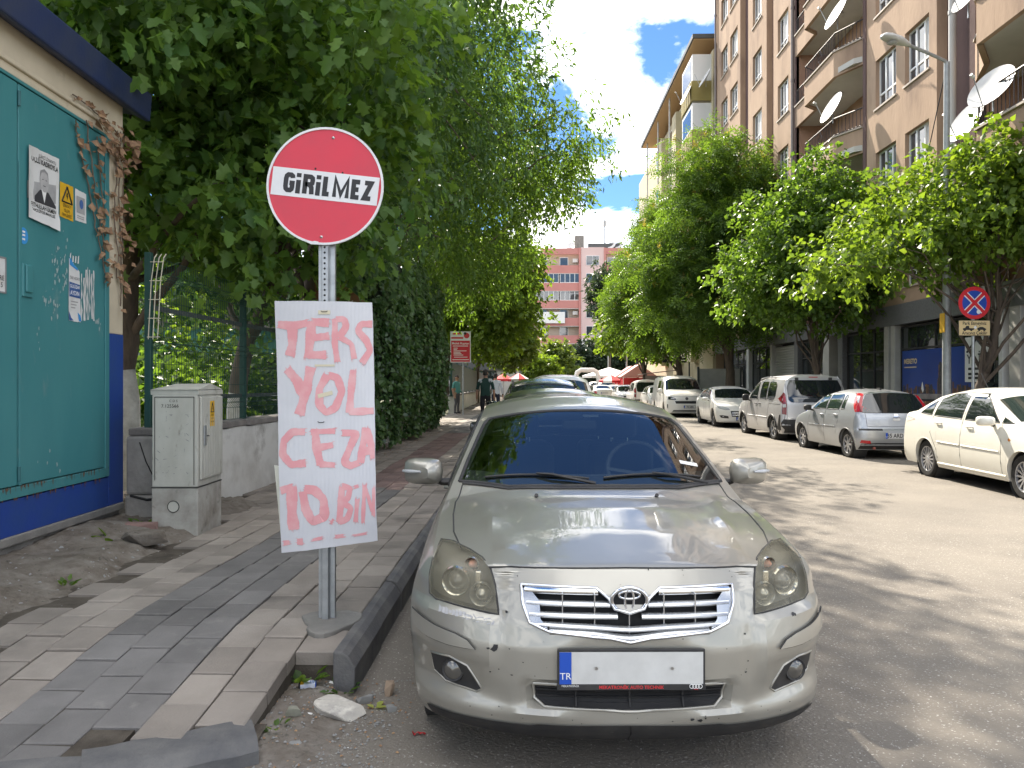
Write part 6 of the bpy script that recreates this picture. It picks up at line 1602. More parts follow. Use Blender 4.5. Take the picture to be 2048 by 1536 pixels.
def saloon(label, paint, nose='linea', simple=False, group=None):
    c = Car(label, 'car', 4.56,
            zc=[(0, .80), (.15, .83), (.5, .91), (.95, .985), (1.05, 1.02), (1.9, 1.395), (2.1, 1.445), (2.5, 1.49), (2.9, 1.488), (3.35, 1.43), (4.02, 1.165), (4.2, 1.145), (4.56, 1.10)],
            zs=[(0, .70), (.3, .78), (.9, .88), (1.4, .94), (2.6, .965), (3.6, .995), (4.56, .98)], w=[(0, .80), (.5, .855), (1, .865), (3.7, .865), (4.56, .82)], tumble=.40, q=2.6,
            front=(.55, 2.4, .87, [(.15, .1), (.25, .02), (.5, 0), (.65, .03), (.8, .12), (.9, .3), (1.5, .9)]), rear=(.34, 2.5, .85, [(.2, .10), (.32, .01), (.55, 0), (.8, .03), (1.0, .08), (1.2, .2)]),
            axles=(.93, 3.53), tyre_r=.305, paint=paint, ns=100, nk=40, group=group)
    WS = [(-.69, 1.22), (0, 1.08), (.69, 1.22), (.60, 1.88), (0, 1.86), (-.60, 1.88)]
    c.patch('windscreen', 'top', WS, 'tint_green', off=.003, grid=.1)
    c.patch('rear_window', 'top', [(-.58, 3.92), (.58, 3.92), (.52, 3.42), (0, 3.38), (-.52, 3.42)], 'tint', off=.003, grid=.1)
    for poly in ([(1.52, 1.0), (2.40, 1.005), (2.40, 1.405), (2.2, 1.40), (1.98, 1.32)], [(2.50, 1.01), (3.32, 1.03), (3.26, 1.30), (2.95, 1.385), (2.50, 1.41)], [(3.40, 1.04), (3.78, 1.06), (3.58, 1.18), (3.37, 1.27)], [(1.22, 1.0), (1.46, 1.0), (1.46, 1.08)]):
        c.patch('side_window', 'right', poly, 'tint', off=.004, grid=.06, both=True)
        if not simple: c.line('window_trim', 'right', poly, .008, 'black_plastic', closed=True, both=True, step=.1)
    for sd in (1, -1):
        c.patch('headlight', 'front', [(sd * .48, .66), (sd * .76, .70), (sd * .79, .80), (sd * .62, .80), (sd * .50, .74)], 'lamp_clear', off=.004, grid=.06)
        c.patch('tail_light', 'rear', [(sd * .55, .80), (sd * .80, .80), (sd * .82, .99), (sd * .60, .99)], 'lamp_red', off=.004, grid=.06)
    c.patch('grille', 'front', [(-.40, .60), (.40, .60), (.44, .72), (-.44, .72)], 'dark', off=.003, grid=.1)
    c.patch('lower_grille', 'front', [(-.5, .30), (.5, .30), (.55, .42), (-.55, .42)], 'dark', off=.003, grid=.1)
    c.plate('front', .50, ''); c.plate('rear', .84, '')
    if not simple:
        gap(c, [(1.45, .98), (1.40, .75), (1.40, .30)]); gap(c, [(2.45, 1.42), (2.45, .30)]); gap(c, [(3.34, 1.02), (3.36, .75), (3.16, .5), (3.14, .35)])
        c.line('rub_strip', 'right', [(1.45, .60), (2.42, .61)], .013, paint, both=True); c.line('rub_strip', 'right', [(2.48, .61), (3.12, .62)], .013, paint, both=True)
        c.line('sill_strip', 'right', [(1.32, .27), (3.16, .27)], .02, paint, both=True)
        c.handle(2.22, .90); c.handle(3.12, .92); arc_trim(c, .008, paint)
        p = c.hit('right', 1.22, .78, .004); 
        for sd in (1, -1): MB().disc((sd * p.x, 1.22, .78), .03, 14, 'x', ry=.022).build('side_indicator', 'lamp_amber', c.root)
        m = MB(); m.tube([(0, 3.2, 1.45), (0, 3.42, 1.72)], .006, 5); m.build('aerial', 'black_plastic', c.root)
    c.mirror(1.62, 1.02, .84, paint, w=.22, h=.14)
    c.finish_body(); c.wheels(14 if not simple else 5, 'rim_silver', .19); return c
lin = saloon('ivory white saloon cut by the right edge of the photo', 'paint_ivory'); lin.place(7.36, 9.42, R(-1.0))

def hatch():
    c = Car('small silver hatchback with high red tail lamps, parked tail-on', 'car', 3.84,
            zc=[(0, .72), (.2, .78), (.6, .90), (.92, .99), (1.02, 1.03), (1.65, 1.335), (1.85, 1.39), (2.2, 1.435), (2.7, 1.44), (3.3, 1.405), (3.6, 1.36), (3.84, 1.30)],
            zs=[(0, .64), (.3, .74), (.8, .86), (1.3, .91), (2.6, .95), (3.84, .98)], w=[(0, .76), (.5, .815), (1, .825), (3.0, .825), (3.84, .80)], tumble=.42, q=2.8,
            front=(.5, 2.4, .83, [(.15, .1), (.25, .02), (.5, 0), (.65, .05), (.8, .2), (.9, .4), (1.5, .9)]),
            rear=(.30, 2.7, .83, [(.2, .12), (.30, .03), (.42, .0), (.60, .0), (.64, .045), (.85, .07), (.95, .10), (1.35, .36), (1.45, .46)]),
            axles=(.78, 3.27), tyre_r=.29, paint='paint_silver', ns=110, nk=44, croof=.10)
    for poly in ([(1.38, .985), (2.10, .99), (2.10, 1.355), (1.95, 1.34), (1.72, 1.24)], [(2.18, .99), (2.80, 1.0), (2.86, 1.12), (2.80, 1.34), (2.18, 1.36)], [(2.92, 1.01), (3.08, 1.02), (3.02, 1.30), (2.90, 1.33)]):
        c.patch('side_window', 'right', poly, 'tint_green', off=.004, grid=.06, both=True); c.line('window_trim', 'right', poly, .009, 'black_plastic', closed=True, both=True, step=.08)
    c.patch('windscreen', 'top', [(-.64, 1.15), (0, 1.05), (.64, 1.15), (.56, 1.62), (0, 1.6), (-.56, 1.62)], 'tint_green', off=.003, grid=.1)
    RWp = [(-.645, .955), (.645, .955), (.60, 1.12), (.50, 1.335), (0, 1.36), (-.50, 1.335), (-.60, 1.12)]
    c.patch('rear_window', 'rear', RWp, 'tint', off=.008, grid=.03); c.line('rear_window_edge', 'rear', RWp, .007, 'black_plastic', closed=True, step=.08)
    for sd in (1, -1):
        c.patch('tail_light', 'rear', [(sd * .655, .965), (sd * .735, .985), (sd * .672, 1.12), (sd * .605, 1.27), (sd * .545, 1.36), (sd * .51, 1.34), (sd * .56, 1.24), (sd * .61, 1.12)], 'lamp_red', off=.012, grid=.018)
        c.patch('tail_light_lower', 'rear', [(sd * .650, .962), (sd * .69, .972), (sd * .66, 1.06), (sd * .628, 1.08)], 'lamp_redd', off=.014, grid=.02)
        c.patch('reflector', 'rear', [(sd * .52, .335), (sd * .72, .345), (sd * .70, .405), (sd * .54, .395)], 'lamp_red', off=.004, grid=.06)
        c.patch('bumper_strip', 'rear', [(sd * .30, .60), (sd * .74, .60), (sd * .74, .635), (sd * .30, .635)], 'black_plastic', off=.004, grid=.08)
    c.patch('tail_light_side', 'right', [(3.60, .965), (3.70, .985), (3.56, 1.12), (3.44, 1.25), (3.36, 1.345), (3.27, 1.335), (3.36, 1.2), (3.50, 1.05)], 'lamp_red', off=.008, grid=.03, both=True)
    c.patch('tailgate_handle', 'rear', [(-.07, .80), (.07, .80), (.07, .86), (.04, .90), (-.04, .90), (-.07, .86)], 'chrome', off=.006, grid=.04); c.patch('badge', 'rear', [(-.035, .905), (.035, .905), (.035, .93), (-.035, .93)], 'chrome', off=.004)
    c.line('tailgate_gap', 'rear', [(-.58, .68), (.58, .68), (.60, .95)], .004, 'seam'); c.line('tailgate_gap', 'rear', [(-.58, .68), (-.60, .95)], .004, 'seam')
    c.patch('bumper_underside', 'rear', [(-.72, .22), (.72, .22), (.70, .33), (.40, .35), (-.40, .35), (-.70, .33)], 'black_plastic', off=.004, grid=.1)
    c.plate('rear', .50, '35 ARD 592', frame='paint_silver')
    gap(c, [(1.30, .96), (1.22, .6), (1.22, .28)]); gap(c, [(2.14, 1.37), (2.14, .28)]); gap(c, [(2.88, .98), (2.86, .75), (2.76, .5)])
    c.line('rub_strip', 'right', [(1.26, .62), (2.10, .63)], .014, 'paint_silver', both=True); c.line('rub_strip', 'right', [(2.18, .63), (2.74, .64)], .014, 'paint_silver', both=True)
    c.handle(1.98, .87); c.handle(2.72, .89); arc_trim(c, .016, 'black_plastic'); c.mirror(1.42, 1.0, .80, 'black_plastic', w=.20, h=.13)
    m = MB(); p = c.hit('top', 0, 3.0); m.prism([(-.02, 2.95, p.z - .01), (.02, 2.95, p.z - .01), (.02, 3.08, p.z - .01), (-.02, 3.08, p.z - .01)], (0, .02, .05)); m.build('aerial_base', 'black_plastic', c.root)
    m = MB(); m.tube([(.45, 3.55, .25), (.45, 3.78, .24)], .03, 8); m.build('exhaust', M('rust', (.25, .08, .06), .8), c.root)
    c.finish_body(); c.wheels(7, 'rim_silver', .185); return c
hatch().place(7.35, 19.56, math.pi + R(1.2))

def mpv(label, paint, clad='black_plastic', plate='', simple=False):
    c = Car(label, 'van', 4.40, zc=[(0, .95), (.2, 1.02), (.6, 1.10), (1.0, 1.18), (1.12, 1.22), (1.85, 1.66), (2.1, 1.75), (2.6, 1.80), (3.6, 1.81), (4.2, 1.79), (4.4, 1.76)],
            zs=[(0, .85), (.4, .95), (1.0, 1.04), (1.6, 1.07), (4.4, 1.08)], w=[(0, .82), (.5, .90), (1, .92), (4.0, .92), (4.4, .90)], tumble=.20, q=3.4, croof=.13,
            front=(.42, 2.5, .925, [(.15, .1), (.25, .02), (.6, 0), (.8, .04), (.95, .12), (1.1, .4), (1.6, .9)]), rear=(.14, 3.2, .925, [(.2, .10), (.3, .02), (.45, -.02), (.55, .0), (1.0, .01), (1.2, .04), (1.7, .17), (1.85, .26)]),
            axles=(.86, 3.645), tyre_r=.325, paint=paint, ns=110, nk=44)
    for poly in ([(1.42, 1.10), (2.20, 1.10), (2.20, 1.60), (2.0, 1.60), (1.72, 1.46)], [(2.42, 1.10), (2.98, 1.10), (2.98, 1.61), (2.46, 1.61), (2.40, 1.50)], [(3.08, 1.10), (3.62, 1.12), (3.74, 1.22), (3.74, 1.48), (3.62, 1.60), (3.08, 1.61)]):
        c.patch('side_window', 'right', poly, 'tint', off=.004, grid=.06, both=True)
        if not simple: c.line('window_trim', 'right', poly, .008, 'black_plastic', closed=True, both=True, step=.1)
    c.patch('windscreen', 'top', [(-.74, 1.28), (0, 1.16), (.74, 1.28), (.68, 1.86), (0, 1.84), (-.68, 1.86)], 'tint_green', off=.003, grid=.1)
    RWp = [(-.70, 1.12), (-.62, 1.06), (.62, 1.06), (.70, 1.12), (.72, 1.45), (.64, 1.64), (-.64, 1.64), (-.72, 1.45)]
    c.patch('rear_window', 'rear', RWp, 'tint', off=.010, grid=.04); c.line('rear_window_edge', 'rear', RWp, .010, 'black_plastic', closed=True, step=.1)
    for sd in (1, -1):
        t_ = c.patch('tail_light', 'rear', [(sd * .765, .72), (sd * .870, .74), (sd * .860, 1.15), (sd * .82, 1.32), (sd * .775, 1.28), (sd * .755, 1.0)], 'lamp_redd', off=.014, grid=.018)
        c.patch('reversing_lamp', 'rear', [(sd * .775, .92), (sd * .855, .92), (sd * .855, 1.0), (sd * .775, 1.0)], 'lamp_clear', off=.018, grid=.02, parent=t_); c.patch('brake_lamp', 'rear', [(sd * .778, 1.06), (sd * .848, 1.06), (sd * .832, 1.22), (sd * .785, 1.22)], 'lamp_red', off=.018, grid=.02, parent=t_)
        c.patch('headlight', 'front', [(sd * .5, .82), (sd * .82, .84), (sd * .84, .98), (sd * .6, .93)], 'lamp_clear', off=.004, grid=.08)
    c.patch('rear_bumper', 'rear', [(-.88, .24), (.88, .24), (.90, .50), (.84, .60), (-.84, .60), (-.90, .50)], clad, off=.008, grid=.1)
    c.patch('bumper_corner', 'right', [(3.98, .30), (4.36, .30), (4.36, .72), (4.22, .72), (4.10, .45)], clad, off=.006, grid=.09, both=True)
    c.patch('brake_light', 'rear', [(-.12, 1.715), (.12, 1.715), (.12, 1.735), (-.12, 1.735)], 'lamp_red', off=.006); c.plate('rear', .80, plate)
    c.line('tailgate_gap', 'rear', [(-.76, 1.66), (-.75, 1.0), (-.74, .62), (.74, .62), (.75, 1.0), (.76, 1.66)], .004, 'seam', step=.1)
    if not simple:
        gap(c, [(1.36, 1.06), (1.30, .7), (1.30, .34)]); gap(c, [(2.30, 1.64), (2.30, .34)]); gap(c, [(3.30, 1.06), (3.22, .6), (3.2, .34)])
        c.line('slide_rail', 'right', [(3.32, 1.0), (4.18, 1.0)], .008, 'seam', both=True); c.line('crease', 'right', [(1.4, .62), (3.2, .62)], .012, paint, both=True)
        c.handle(2.16, .98, mat='black_plastic'); c.handle(2.48, .98, mat='black_plastic'); arc_trim(c, .03, clad)
        for sd in (1, -1):
            m = MB(); pts = [c.hit('top', sd * .70, y_, .045) for y_ in (2.15, 2.6, 3.2, 3.8, 4.05)]; pts = [pts[0] - Vector((0, .08, .05))] + pts + [pts[-1] + Vector((0, .08, -.06))]; m.tube(pts, .018, 8); m.build('roof_rail', 'rim_silver', c.root, smooth=60)
        for x in (-.45, .45): p = c.hit('rear', x, 1.69, .0); MB().box(x - .045, x + .045, p.y - .02, p.y + .03, 1.63, 1.72).build('hinge_cover', 'black_plastic', c.root, bevel=.01)
    c.mirror(1.50, 1.14, .90, 'black_plastic', w=.22, h=.20); c.finish_body(); c.wheels(5, 'rim_silver', .205, style='double' if not simple else 'spoke'); return c
mp = mpv('silver grey family van with roof rails and black bumper', 'paint_grey_silver'); mp.place(7.55, 25.1, math.pi + R(.8))

def focus():
    c = Car('white saloon with dark wheels parked nose-on beyond the silver van', 'car', 4.53,
            zc=[(0, .74), (.2, .80), (.6, .91), (1.0, .99), (1.1, 1.02), (1.95, 1.38), (2.15, 1.43), (2.5, 1.47), (2.9, 1.468), (3.4, 1.40), (4.1, 1.14), (4.25, 1.12), (4.53, 1.06)],
            zs=[(0, .66), (.3, .78), (.9, .90), (1.4, .93), (2.6, .96), (3.6, 1.0), (4.53, .98)], w=[(0, .80), (.5, .89), (1, .91), (3.7, .91), (4.53, .84)], tumble=.44, q=2.6,
            front=(.60, 2.3, .915, [(.15, .1), (.25, .02), (.45, 0), (.6, .02), (.75, .10), (.9, .3), (1.5, .9)]), rear=(.36, 2.5, .86, [(.2, .1), (.4, 0), (.8, .03), (1.1, .1)]),
            axles=(.92, 3.57), tyre_r=.32, paint='paint_white', ns=110, nk=42)
    c.patch('windscreen', 'top', [(-.72, 1.30), (-.4, 1.16), (0, 1.12), (.4, 1.16), (.72, 1.30), (.60, 1.95), (0, 1.92), (-.60, 1.95)], 'tint', off=.003, grid=.09)
    for poly in ([(1.62, .99), (2.42, 1.0), (2.42, 1.385), (2.2, 1.37), (1.98, 1.28)], [(2.5, 1.0), (3.35, 1.03), (3.5, 1.12), (3.3, 1.26), (2.95, 1.36), (2.5, 1.39)]):
        c.patch('side_window', 'right', poly, 'tint', off=.004, grid=.06, both=True); c.line('window_trim', 'right', poly, .007, 'black_plastic', closed=True, both=True, step=.1)
    for sd in (1, -1):
        c.patch('headlight', 'front', [(sd * .46, .64), (sd * .62, .635), (sd * .80, .70), (sd * .85, .79), (sd * .70, .765), (sd * .50, .70)], 'lamp_clear', off=.005, grid=.05); c.line('headlight_edge', 'front', [(sd * .46, .64), (sd * .62, .635), (sd * .80, .70), (sd * .85, .79)], .006, 'black_plastic')
        f = c.patch('fog_recess', 'front', [(sd * .50, .34), (sd * .74, .36), (sd * .79, .44), (sd * .70, .45), (sd * .52, .42)], 'black_plastic', off=.005, grid=.05); p = c.hit('front', sd * .66, .405); MB().box(sd * .66 - .05, sd * .66 + .05, p.y - .012, p.y + .01, .39, .42).build('fog_lamp', 'lamp_clear', f, bevel=.005)
    c.patch('grille', 'front', [(-.40, .40), (.40, .40), (.44, .60), (-.44, .60)], 'dark', off=.004, grid=.07)
    for z in (.45, .5, .55): c.line('grille_bar', 'front', [(-.4, z), (.4, z)], .007, 'chrome', off=.008)
    c.plate('front', .33, ''); gap(c, [(1.5, .95), (1.44, .7), (1.44, .3)]); gap(c, [(2.46, 1.4), (2.46, .3)]); c.handle(2.25, .88, mat='paint_white'); c.handle(3.2, .9, mat='paint_white')
    c.mirror(1.70, 1.0, .88, 'paint_white', w=.22, h=.14); c.finish_body(); c.wheels(5, 'rim_dark', .2, style='double'); return c
focus().place(7.45, 27.0, R(-1.5))

def panel_van():
    c = Car('white panel van facing the viewer in the right-hand row', 'van', 4.95, zc=[(0, 1.02), (.15, 1.08), (.5, 1.16), (.78, 1.22), (1.55, 1.78), (1.8, 1.89), (2.2, 1.95), (4.7, 1.97), (4.95, 1.93)],
            zs=[(0, .92), (.4, 1.04), (1.0, 1.10), (4.95, 1.12)], w=[(0, .86), (.5, .94), (1, .95), (4.95, .93)], tumble=.16, q=4, croof=.14, front=(.36, 2.7, .955, [(.15, .08), (.25, .01), (.6, 0), (.85, .03), (1.0, .10), (1.2, .4), (1.8, 1)]), rear=(.1, 4, .95, [(.2, .05), (.5, 0), (1.9, .1)]),
            axles=(.90, 3.90), tyre_r=.335, paint='paint_white', ns=100, nk=40)
    c.patch('windscreen', 'top', [(-.82, .98), (-.4, .88), (0, .86), (.4, .88), (.82, .98), (.74, 1.62), (0, 1.60), (-.74, 1.62)], 'tint', off=.003, grid=.09)
    for poly in ([(1.25, 1.14), (2.0, 1.14), (2.0, 1.70), (1.72, 1.70), (1.45, 1.50)], [(2.2, 1.14), (3.1, 1.14), (3.1, 1.70), (2.2, 1.70)]): c.patch('side_window', 'right', poly, 'tint', off=.004, grid=.06, both=True)
    for sd in (1, -1):
        c.patch('headlight', 'front', [(sd * .50, .80), (sd * .86, .83), (sd * .88, .96), (sd * .60, .94), (sd * .50, .87)], 'tint', off=.005, grid=.06); c.patch('headlight_led', 'front', [(sd * .55, .83), (sd * .72, .85), (sd * .72, .90), (sd * .56, .88)], 'lamp_clear', off=.009, grid=.06)
        c.patch('air_slot', 'front', [(sd * .84, .35), (sd * .88, .36), (sd * .88, .62), (sd * .84, .60)], 'dark', off=.004)
    c.patch('grille', 'front', [(-.50, .64), (.50, .64), (.54, .76), (-.54, .76)], 'dark', off=.004, grid=.08)
    for z in (.68, .72): c.line('grille_bar', 'front', [(-.5, z), (.5, z)], .006, 'rim_dark', off=.008)
    c.patch('lower_grille', 'front', [(-.70, .24), (.70, .24), (.60, .34), (-.60, .34)], 'dark', off=.004, grid=.08); c.patch('badge', 'front', [(.07 * math.cos(k * math.pi / 8), .87 + .07 * math.sin(k * math.pi / 8)) for k in range(16)], 'rim_dark', off=.006)
    c.plate('front', .49, '72 ABA', x=.12); c.line('bonnet_gap', 'front', [(-.72, .98), (0, 1.0), (.72, .98)], .004, 'seam'); gap(c, [(2.1, 1.75), (2.1, .35)]); gap(c, [(1.1, 1.1), (1.12, .4)]); c.handle(1.95, 1.02, mat='black_plastic')
    c.mirror(1.28, 1.22, .93, 'paint_white', w=.2, h=.24); c.finish_body(); c.wheels(5, 'rim_dark', .21); return c
panel_van().place(7.22, 35.6, R(-1))

def suv(label, paint):
    c = Car(label, 'car', 4.5, zc=[(0, .92), (.2, .98), (.6, 1.05), (1.05, 1.12), (1.15, 1.15), (1.9, 1.55), (2.1, 1.60), (2.5, 1.66), (3.6, 1.66), (4.2, 1.58), (4.5, 1.45)], zs=[(0, .82), (.4, .93), (1.0, 1.0), (4.5, 1.06)], w=[(0, .82), (.5, .90), (1, .92), (4.5, .88)], tumble=.36, q=3, croof=.11,
            front=(.5, 2.5, .92, [(.2, .05), (.5, 0), (.8, .05), (1, .2), (1.5, .8)]), rear=(.3, 2.6, .9, [(.2, .1), (.5, 0), (1.0, .05), (1.5, .4)]), axles=(.9, 3.55), tyre_r=.35, paint=paint, zb=.25, ns=70, nk=36)
    c.patch('windscreen', 'top', [(-.74, 1.35), (0, 1.2), (.74, 1.35), (.62, 1.9), (0, 1.88), (-.62, 1.9)], 'tint', off=.003, grid=.1); c.line('windscreen_seal', 'top', [(-.74, 1.35), (0, 1.2), (.74, 1.35), (.62, 1.9), (0, 1.88), (-.62, 1.9)], .012, 'black_plastic', closed=True, step=.1)
    for poly in ([(1.55, 1.08), (2.4, 1.08), (2.4, 1.52), (2.1, 1.5), (1.85, 1.4)], [(2.5, 1.08), (3.6, 1.1), (3.6, 1.48), (2.5, 1.52)]): c.patch('side_window', 'right', poly, 'tint', off=.003, grid=.12, both=True)
    for sd in (1, -1):
        m = MB(); pts = [c.hit('top', sd * .60, y_, .04) for y_ in (2.0, 2.6, 3.4, 3.9)]; m.tube([pts[0] - Vector((0, .08, .05))] + pts + [pts[-1] + Vector((0, .08, -.05))], .018, 6); m.build('roof_rail', 'black_plastic', c.root); c.patch('headlight', 'front', [(sd * .5, .78), (sd * .8, .8), (sd * .82, .92), (sd * .55, .88)], 'lamp_clear', off=.004)
    c.patch('grille', 'front', [(-.4, .55), (.4, .55), (.45, .85), (-.45, .85)], 'dark', off=.004)
    c.mirror(1.6, 1.15, .88, paint, w=.22, h=.16); c.finish_body(); c.wheels(5, 'rim_silver', .21); return c
bs = saloon('dark grey saloon parked directly behind the champagne one', 'paint_dkgrey', simple=True); bs.place(.36, 7.75, R(1.2))
suv('black car with roof rails, third in the left-hand row', 'paint_black').place(.30, 12.9, R(.8))
wv = mpv('white van fourth in the left-hand row, only its roof showing', 'paint_white', simple=True); wv.place(.80, 18.6, 0)
fw = saloon('white car driving away in the middle of the street', 'paint_white', simple=True); fw.place(5.55, 64.5, math.pi + R(3))
def park_copy(src, label, x, y, rz):
    c = copy_tree(src); c.location = (x, y, .006); c.rotation_euler = (0, 0, rz); c['label'] = label; c['group'] = 'distant white cars'
    return c
wv.root['group'] = 'distant white cars'; fw.root['group'] = 'distant white cars'
park_copy(fw.root, 'white saloon parked behind the panel van', 7.4, 42.2, R(-1)); park_copy(wv.root, 'white van parked tail-on, second beyond the panel van', 7.3, 52.0, math.pi)
park_copy(fw.root, 'white saloon third beyond the panel van', 7.0, 54.2, 0); park_copy(fw.root, 'white saloon fourth beyond the panel van', 6.9, 60.0, 0)
park_copy(wv.root, 'white van facing the viewer beside the driving car', 7.0, 68.0, 0); park_copy(fw.root, 'white saloon just ahead of the driving car', 5.3, 76.0, math.pi)
park_copy(wv.root, 'white van at the far end of the parked row', 6.8, 76.0, 0)
# ================================================================== signs
M('sign_red', (0.62, 0.028, 0.055), 0.35, col2=(0.55, 0.035, 0.06), vscale=5, col3=(0.62, 0.16, 0.17), scale3=9, lo3=.68, hi3=.85)
M('sign_red2', (0.55, 0.02, 0.03), 0.4); M('sign_blue', (0.015, 0.06, 0.36), 0.4); M('sign_tan', (0.62, 0.48, 0.25), 0.5); M('sign_white', (0.72, 0.73, 0.74), 0.4, col2=(.64, .65, .66), vscale=6)
ns = thing('no_entry_sign', 'round red no-entry sign with white GİRİLMEZ bar on a galvanised post', 'road sign', (-1.15, 4.34, .22))
M('hole', (0.02, 0.02, 0.02), .9)
# post: folded channel with a perforated web
m = MB(); prof = [(-.047, .012), (-.047, -.004), (-.040, -.004), (-.030, -.004), (-.020, -.030), (.012, -.030), (.020, -.004), (.045, -.004), (.048, .012), (.044, .012), (.042, .0), (.018, .0), (.010, -.026), (-.018, -.026), (-.028, .0), (-.043, .0), (-.043, .012)]
m.prism([(x, y, -.2) for x, y in prof], (0, 0, 2.9)); m.build('post', 'galv', ns)
for k in range(13): MB().disc((-.006, -.0306, 1.80 + k * .030), .0065, 12, 'y').build('perforation', 'hole', ns)
ZC = 2.44; R0 = .33
tilt = Matrix.Rotation(R(6.6), 4, 'Y')          # the plate hangs slightly askew
def ring_pts(r, y, n=64): return [(r * math.cos(2 * math.pi * k / n), y, r * math.sin(2 * math.pi * k / n)) for k in range(n)]
def put(mb, name, mat, par, off=(0, 0, ZC), rot=True, **kw):
    T_ = Matrix.Translation(off) @ (tilt if rot else Matrix.Identity(4))
    mb.v = [tuple(T_ @ Vector(v)) for v in mb.v]; return mb.build(name, mat, par, **kw)
m = MB(); m.prism(ring_pts(R0, -.036), (0, -.006, 0)); pl_ = put(m, 'plate', 'sign_white', ns)
m = MB(); n = 64; a = ring_pts(R0, -.0425); b = ring_pts(R0 + .0, -.050); c = ring_pts(R0 - .012, -.050); d2 = ring_pts(R0 - .012, -.0425)
m.add(a + b + c + d2, [(q * n + k, q * n + (k + 1) % n, (q + 1) * n + (k + 1) % n, (q + 1) * n + k) for q in range(3) for k in range(n)]); put(m, 'rim', 'sign_white', ns, smooth=40)
m = MB(); m.poly(ring_pts(R0 - .012, -.0440)); put(m, 'red_face', 'sign_red', ns)
m = MB(); m.box(-.302, .302, -.0462, -.0448, -.078, .080); put(m, 'white_bar', 'sign_white', ns)
# bold condensed capitals cut as strokes: each letter a list of pen paths on a 0..1 x 0..1 body
GLY = {'G': ([[(1, .80), (.95, .93), (.75, 1), (.3, 1), (.08, .92), (0, .75), (0, .25), (.08, .08), (.3, 0), (.75, 0), (.95, .08), (1, .22), (1, .47), (.55, .47)]], .075), 'i': ([[(.5, -.17), (.5, .72)], [(.5, .90), (.5, 1.17)]], .010), 'R': ([[(0, -.13), (0, 1), (.72, 1), (.95, .92), (1, .76), (.95, .58), (.72, .50), (0, .50)], [(.62, .50), (.92, .30), (1, -.13)]], .082),
       'L': ([[(0, 1.13), (0, 0), (1.1, 0)]], .046), 'M': ([[(0, -.13), (0, 1.06), (.5, .05), (1, 1.06), (1, -.13)]], .142), 'E': ([[(1.1, 1), (0, 1), (0, 0), (1.1, 0)], [(0, .5), (.95, .5)]], .062), 'Z': ([[(-.1, 1), (1, 1), (0, 0), (1.1, 0)]], .066)}
def ribbon(mb, P, w, T_):
    n = len(P); L_, R_ = [], []
    for i in range(n):
        a = (P[i] - P[max(i - 1, 0)]); b = (P[min(i + 1, n - 1)] - P[i]); a = a.normalized() if a.length > 0 else b.normalized(); b = b.normalized() if b.length > 0 else a
        na, nb = Vector((-a.y, a.x)), Vector((-b.y, b.x)); mt = (na + nb); mt = mt.normalized() if mt.length > .2 else na; k = w / 2 / max(mt.dot(na), .45)
        L_.append(P[i] + mt * k); R_.append(P[i] - mt * k)
    mb.add([T_ @ Vector((v.x, 0, v.y)) for v in L_ + R_], [(i, i + 1, n + i + 1, n + i) for i in range(n - 1)])
xc = -.222; CH = .086; SW = .0265
T_ = Matrix.Translation((0, 0, ZC)) @ tilt
for li, ch in enumerate('GiRiLMEZ'):
    paths, wd = GLY[ch]; m = MB()
    for q, pth in enumerate(paths): ribbon(m, [Vector((xc + (x - (.5 if ch == 'i' else 0)) * wd * .50, -.0435 + z * CH)) for x, z in pth], SW if ch != 'M' else .0225, Matrix.Translation((0, 0, 0)) @ T_ @ Matrix.Translation((0, -.0472 - .0003 * q - .00004 * li, 0)))
    o = m.build('letter', 'text_black', ns)
    xc += wd * .50 + .0335
for x, z in ((.015, .275), (.012, -.285)):
    m = MB(); m.lathe([(0, .006), (.006, .005), (.009, 0)], 12, mat=Matrix.Translation((x, -.044, z)) @ Matrix.Rotation(R(90), 4, 'X')); put(m, 'rivet', 'steel', ns, smooth=60)
for x, z in ((-.065, .092), (.09, .085)): put(MB().disc((x, -.0448, z), .006, 10, 'y'), 'bolt_hole', 'hole', ns)
m = MB(); m.poly([(-.06, -.0512, -.325), (-.02, -.0512, -.312), (.002, -.0512, -.314), (.0, -.0512, -.330), (-.04, -.0512, -.333)]); put(m, 'chipped_edge', 'sign_white', ns)

# hand-painted board wired to the post
M('board', (0.62, 0.63, 0.66), 0.5, col2=(0.54, 0.55, 0.585), vscale=2.5, col3=(.42, .43, .46), scale3=14, lo3=.66, hi3=.9)
bmn = MATS['board'].node_tree; wv_ = bmn.nodes.new('ShaderNodeTexWave'); wv_.inputs['Scale'].default_value = 42; tcb = bmn.nodes.new('ShaderNodeTexCoord'); bpb = bmn.nodes.new('ShaderNodeBump'); bpb.inputs['Strength'].default_value = .35; bpb.inputs['Distance'].default_value = .002
bmn.links.new(tcb.outputs['Object'], wv_.inputs['Vector']); bmn.links.new(wv_.outputs['Fac'], bpb.inputs['Height']); bmn.links.new(bpb.outputs[0], bmn.nodes['Principled BSDF'].inputs['Normal'])
M('pink', (0.69, 0.31, 0.33), 0.6, col2=(0.73, 0.46, 0.47), vscale=9, vlo=.45, vhi=.75)
M('tape', (0.60, 0.55, 0.40), .5)
bd = thing('painted_board', 'white corrugated board with pink hand painted TERS YOL CEZA 10 BİN', 'sign', (-1.15, 4.285, 0))
BO = [(553, 603), (748, 607), (757, 1078), (567, 1102)]
bc = [(-.2905, 2.018), (.264, 2.007), (.2895, .667), (-.2506, .5985)]      # corners TL TR BR BL (x, z)
def bow(x, z): return .030 * (abs(x) / .29) ** 2.2 + .012 * ss(.95, .6, z) * (x > 0) + .008 * math.sin(z * 5)
m = MB(); NX, NZ = 14, 22; vs = []
